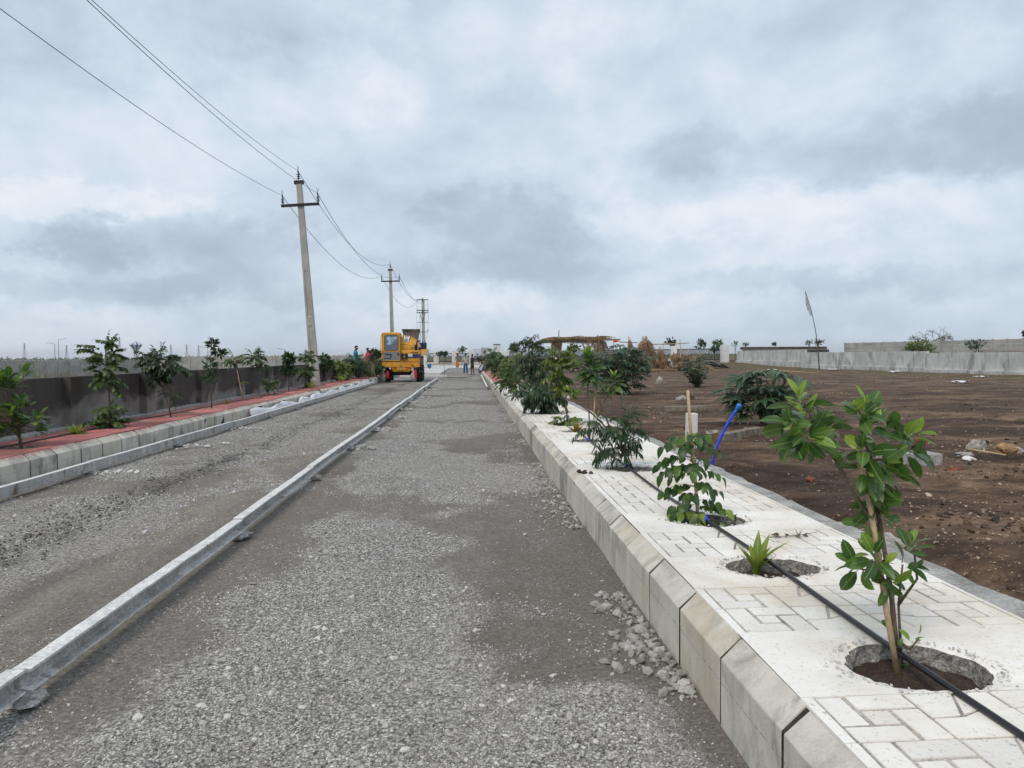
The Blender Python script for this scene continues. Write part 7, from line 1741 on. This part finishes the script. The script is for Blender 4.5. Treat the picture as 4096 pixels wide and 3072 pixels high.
far_plant('dark drooping plant before the first white pillar right of the mixer', -4.55, 110.5, .33, 1.9, .5, F_DARK, 13, n=80, ll=.32); far_plant('green plant growing in front of the square white pillar', 7.3, 108, .33, 2.6, .7, F_GREEN, 14, 'ovate', 160, ll=.28)
far_plant('dark shrub under the grey gate', 1.6, 108, .33, 1.2, .7, F_DARK, 15, n=120, ll=.3, name='shrub', cat='shrub'); far_plant('dark sapling standing under the thatched shelter', 8.9, 60, .2, 2.2, .5, F_DARK, 16, n=120, ll=.28)
far_plant('large dark tree at the right picture edge behind the precast wall', 93.5, 112, 1.0, 4.9, 2.0, F_DARK, 17, 'ovate', 900, ll=.42)
far_plant('olive shrub against the tall precast wall', 63.5, 96, 1.0, 2.9, 2.3, F_YELLOW, 18, 'lance', 420, ll=.6, name='shrub', cat='shrub'); far_plant('thin brown-green shrub at the right part of the tall precast wall', 62.4, 84, 1.0, 2.3, 1.3, F_DARK, 19, 'lance', 160, ll=.4, name='shrub', cat='shrub')
# bare thorny tree behind the tall wall
root = thing('thorn_tree', 'flat bare thorn tree showing above the tall precast wall', 'tree', (84.3, 124, 1.0)); rr = random.Random(5); st = MB(); fol = Foliage()
def branch(p, d, L, r_, lvl):
    q = p + d * L; st.tube([p, (p + q) / 2 + uvec(rr) * L * .06, q], [r_, r_ * .6], 5)
    if lvl == 0:
        for k in range(3): fol.leaf(FG['fine'], q + uvec(rr) * .2, uvec(rr), (0, 0, 1), .25, rr.random())
        return
    for k in range(3):
        u = uvec(rr); dd = (d + Vector((u.x * .9, u.y * .9, u.z * .35 + .05))).normalized(); dd.z *= .7; branch(q, dd.normalized(), L * rr.uniform(.6, .85), r_ * .6, lvl - 1)
branch(Vector((0, 0, 0)), Vector((-.1, 0, 1)), 2.2, .16, 0); 
for k in range(6): a = k * 1.05; branch(Vector((-.22, 0, 2.0)), Vector((math.cos(a), math.sin(a), .55)).normalized(), 1.5, .09, 3)
st.build('trunk', M_BARK, root, True); fol.build('crown', F_DARK, root)

# ================================================================== FAR LEFT SKYLINE
root = thing('water_tower', 'blue and white striped water tower far behind the left saplings', 'water tower', (-195, 430, -.3)); M_WTB = plain('tower_blue', (.03, .13, .32), .6); M_WTW = plain('tower_white', (.66, .67, .68), .7)
prof = [(1.3, 0), (1.3, 5.5), (1.7, 6.0), (3.9, 8.8), (3.95, 9.2), (3.6, 9.4), (.6, 11.3), (.5, 11.4)]
prof = [(1.25, 0), (1.25, 6.2), (1.6, 7.0), (3.4, 9.5), (3.45, 9.9), (.65, 11.6), (.5, 11.6)]
for k in range(16):
    b = MB(); vs = []
    for r_, z_ in prof:
        for j in range(2): a = 2 * math.pi * (k + j) / 16; vs.append((r_ * math.cos(a), r_ * math.sin(a), z_))
    b.add(vs, [(i * 2, i * 2 + 1, i * 2 + 3, i * 2 + 2) for i in range(len(prof) - 1)]); b.build('blue_stripe' if k % 2 else 'white_stripe', M_WTB if k % 2 else M_WTW, root)
b = MB(); b.lathe([(3.55, 9.85), (3.6, 9.85), (3.6, 10.5), (3.55, 10.5)], 24, cap=False); o = b.build('railing', M_WTW, root); o.modifiers.new('wire', 'WIREFRAME').thickness = .07
b = MB(); b.lathe([(.5, 11.5), (.5, 12.1), (.1, 12.4)], 10); b.build('finial', M_WTW, root)
def lamp(label, x, y, h, two=False, s_=1):
    root = thing('street_lamp', label, 'street lamp', (x, y, -.3)); b = MB(); b.tube([(0, 0, 0), (0, 0, h)], [.12, .07], 6); b.tube([(0, 0, h), (s_ * 1.0, 0, h + .25), (s_ * 2.2, 0, h + .35)], .06, 5); b.build('post', M_GATE, root)
    b = MB(); b.box((s_ * 2.4, 0, h + .34), (.8, .25, .12)); b.build('lamp_head', M_GATE, root)
lamp('far street lamp with its arm to the right beyond the left precast wall', -145.5, 262, 8.6); lamp('far street lamp with its arm to the left beyond the left precast wall', -148.5, 265, 7.2, s_=-1); lamp('far street lamp above the wavy wall left of the power pole', -93, 260, 5.4, s_=-1); lamp('far street lamp above the wavy wall near the power pole', -66, 260, 4.6, s_=-1); lamp('far street lamp above the wavy wall beside the round-crowned sapling', -58, 262, 6.2, s_=1)
def pylon(label, x, y, h):
    root = thing('pylon', label, 'pylon', (x, y, -.3)); b = MB()
    for sx in (-1, 1):
        for sy in (-1, 1): b.tube([(sx * h * .09, sy * h * .09, 0), (sx * h * .02, sy * h * .02, h * .7), (sx * h * .012, sy * h * .012, h)], .25, 4)
    for k in range(6):
        z0, z1 = h * k / 7, h * (k + 1) / 7; w0, w1 = h * (.09 - .07 * min(1, z0 / (h * .7))), h * (.09 - .07 * min(1, z1 / (h * .7))); b.tube([(-w0, -w0, z0), (w1, -w1, z1)], .15, 4); b.tube([(w0, -w0, z0), (-w1, -w1, z1)], .15, 4)
    for z_ in (.72, .84, .95): b.tube([(-h * .13, 0, h * z_), (h * .13, 0, h * z_)], .2, 4)
    b.build('lattice', M_GATE, root)
for k, (px, hh) in enumerate(((-.655, 30), (-.60, 34), (-.545, 30), (-.475, 46), (-.42, 36), (-.407, 30), (-.386, 30), (-.37, 28))):
    pylon('thin lattice pylon on the far left skyline, ' + ['leftmost', 'second from left', 'third from left', 'fourth from left', 'fifth from left', 'sixth from left', 'seventh from left', 'rightmost'][k], px * 1500, 1500, hh)
# far tree belt
rr = random.Random(9); fol = Foliage()
for k in range(7000):
    a = rr.uniform(-.80, .95); d_ = rr.uniform(700, 1500); cx = a * d_; hh = (1.2 + 2.6 * abs(fbm(np.array([cx * .012]), np.array([d_ * .004]), 3)[0])) * rr.uniform(.3, 1); fol.leaf(FG['broad'], (cx, d_, hh * .8 - .6), uvec(rr), uvec(rr), rr.uniform(1.5, 4), rr.random())
o = fol.build('tree_belt', F_HAZE, None); tag(o, 'hazy belt of distant trees along the horizon', 'trees', kind='stuff')
# dry grass and weeds
fol = Foliage(); BL = (np.array([(-.5, 0, 0), (.5, 0, 0), (.3, .6, .03), (-.3, .6, .03), (0, 1, .12), (0, 1, .12)]) * np.array([.06, 1, 1]), np.array([(0, 1, 2, 3), (3, 2, 4, 5)]))
for k in range(5200):
    if k < 3600: y_ = rr.uniform(30, 80); x_ = 31.2 - abs(rr.gauss(0, 1.6)) - .2; L = rr.uniform(.06, .22); ok = vn(x_ * .5, y_ * .35, 4) > -.1
    else: y_ = rr.uniform(60, 68); x_ = rr.uniform(18, 28); L = rr.uniform(.06, .2); ok = True
    if ok: fol.leaf(BL, gp(x_, y_, 0), Vector((rr.uniform(-.6, .6), rr.uniform(-.6, .6), 1)), uvec(rr), L, rr.random() * .8)
for k in range(2600):
    y_ = rr.uniform(72, 107); x_ = rr.uniform(-51, -12); 
    if x_ < -46 or y_ > 98: fol.leaf(BL, gp(x_, y_, 0), Vector((rr.uniform(-.4, .4), rr.uniform(-.4, .4), 1)), uvec(rr), rr.uniform(.5, 1.4), .5 + rr.random() * .5)
for cx, cy, n in ((9.9, 12.0, 60), (13.4, 24.0, 80), (21, 38, 120), (12.5, 30, 40)):
    for k in range(n): x_ = cx + rr.gauss(0, .22 * (1 + cy * .02)); y_ = cy + rr.gauss(0, .15); fol.leaf(BL, gp(x_, y_, 0), Vector((rr.uniform(-.8, .8), rr.uniform(-.8, .8), 1)), uvec(rr), rr.uniform(.05, .14), rr.random() * .4)
o = fol.build('grass', F_DRYG, None); tag(o, 'thin dry grass and weeds along the walls and field edge', 'grass', kind='stuff')

# ================================================================== HAZE
hm = bpy.data.materials.new('haze'); hm.use_nodes = True; hm.node_tree.nodes.clear(); ht = NT(hm.node_tree)
hv = ht.n('ShaderNodeVolumePrincipled', {'Color': (.93, .96, 1.0, 1), 'Density': .00016, 'Anisotropy': .2})
ht.n('ShaderNodeOutputMaterial', {'Volume': hv.outputs[0]})
b = MB(); b.box((0, 3490, 24.0), (8040, 7080, 52.5)); hz = b.build('haze', hm); tag(hz, 'thin pale haze over the land', 'haze', kind='stuff')
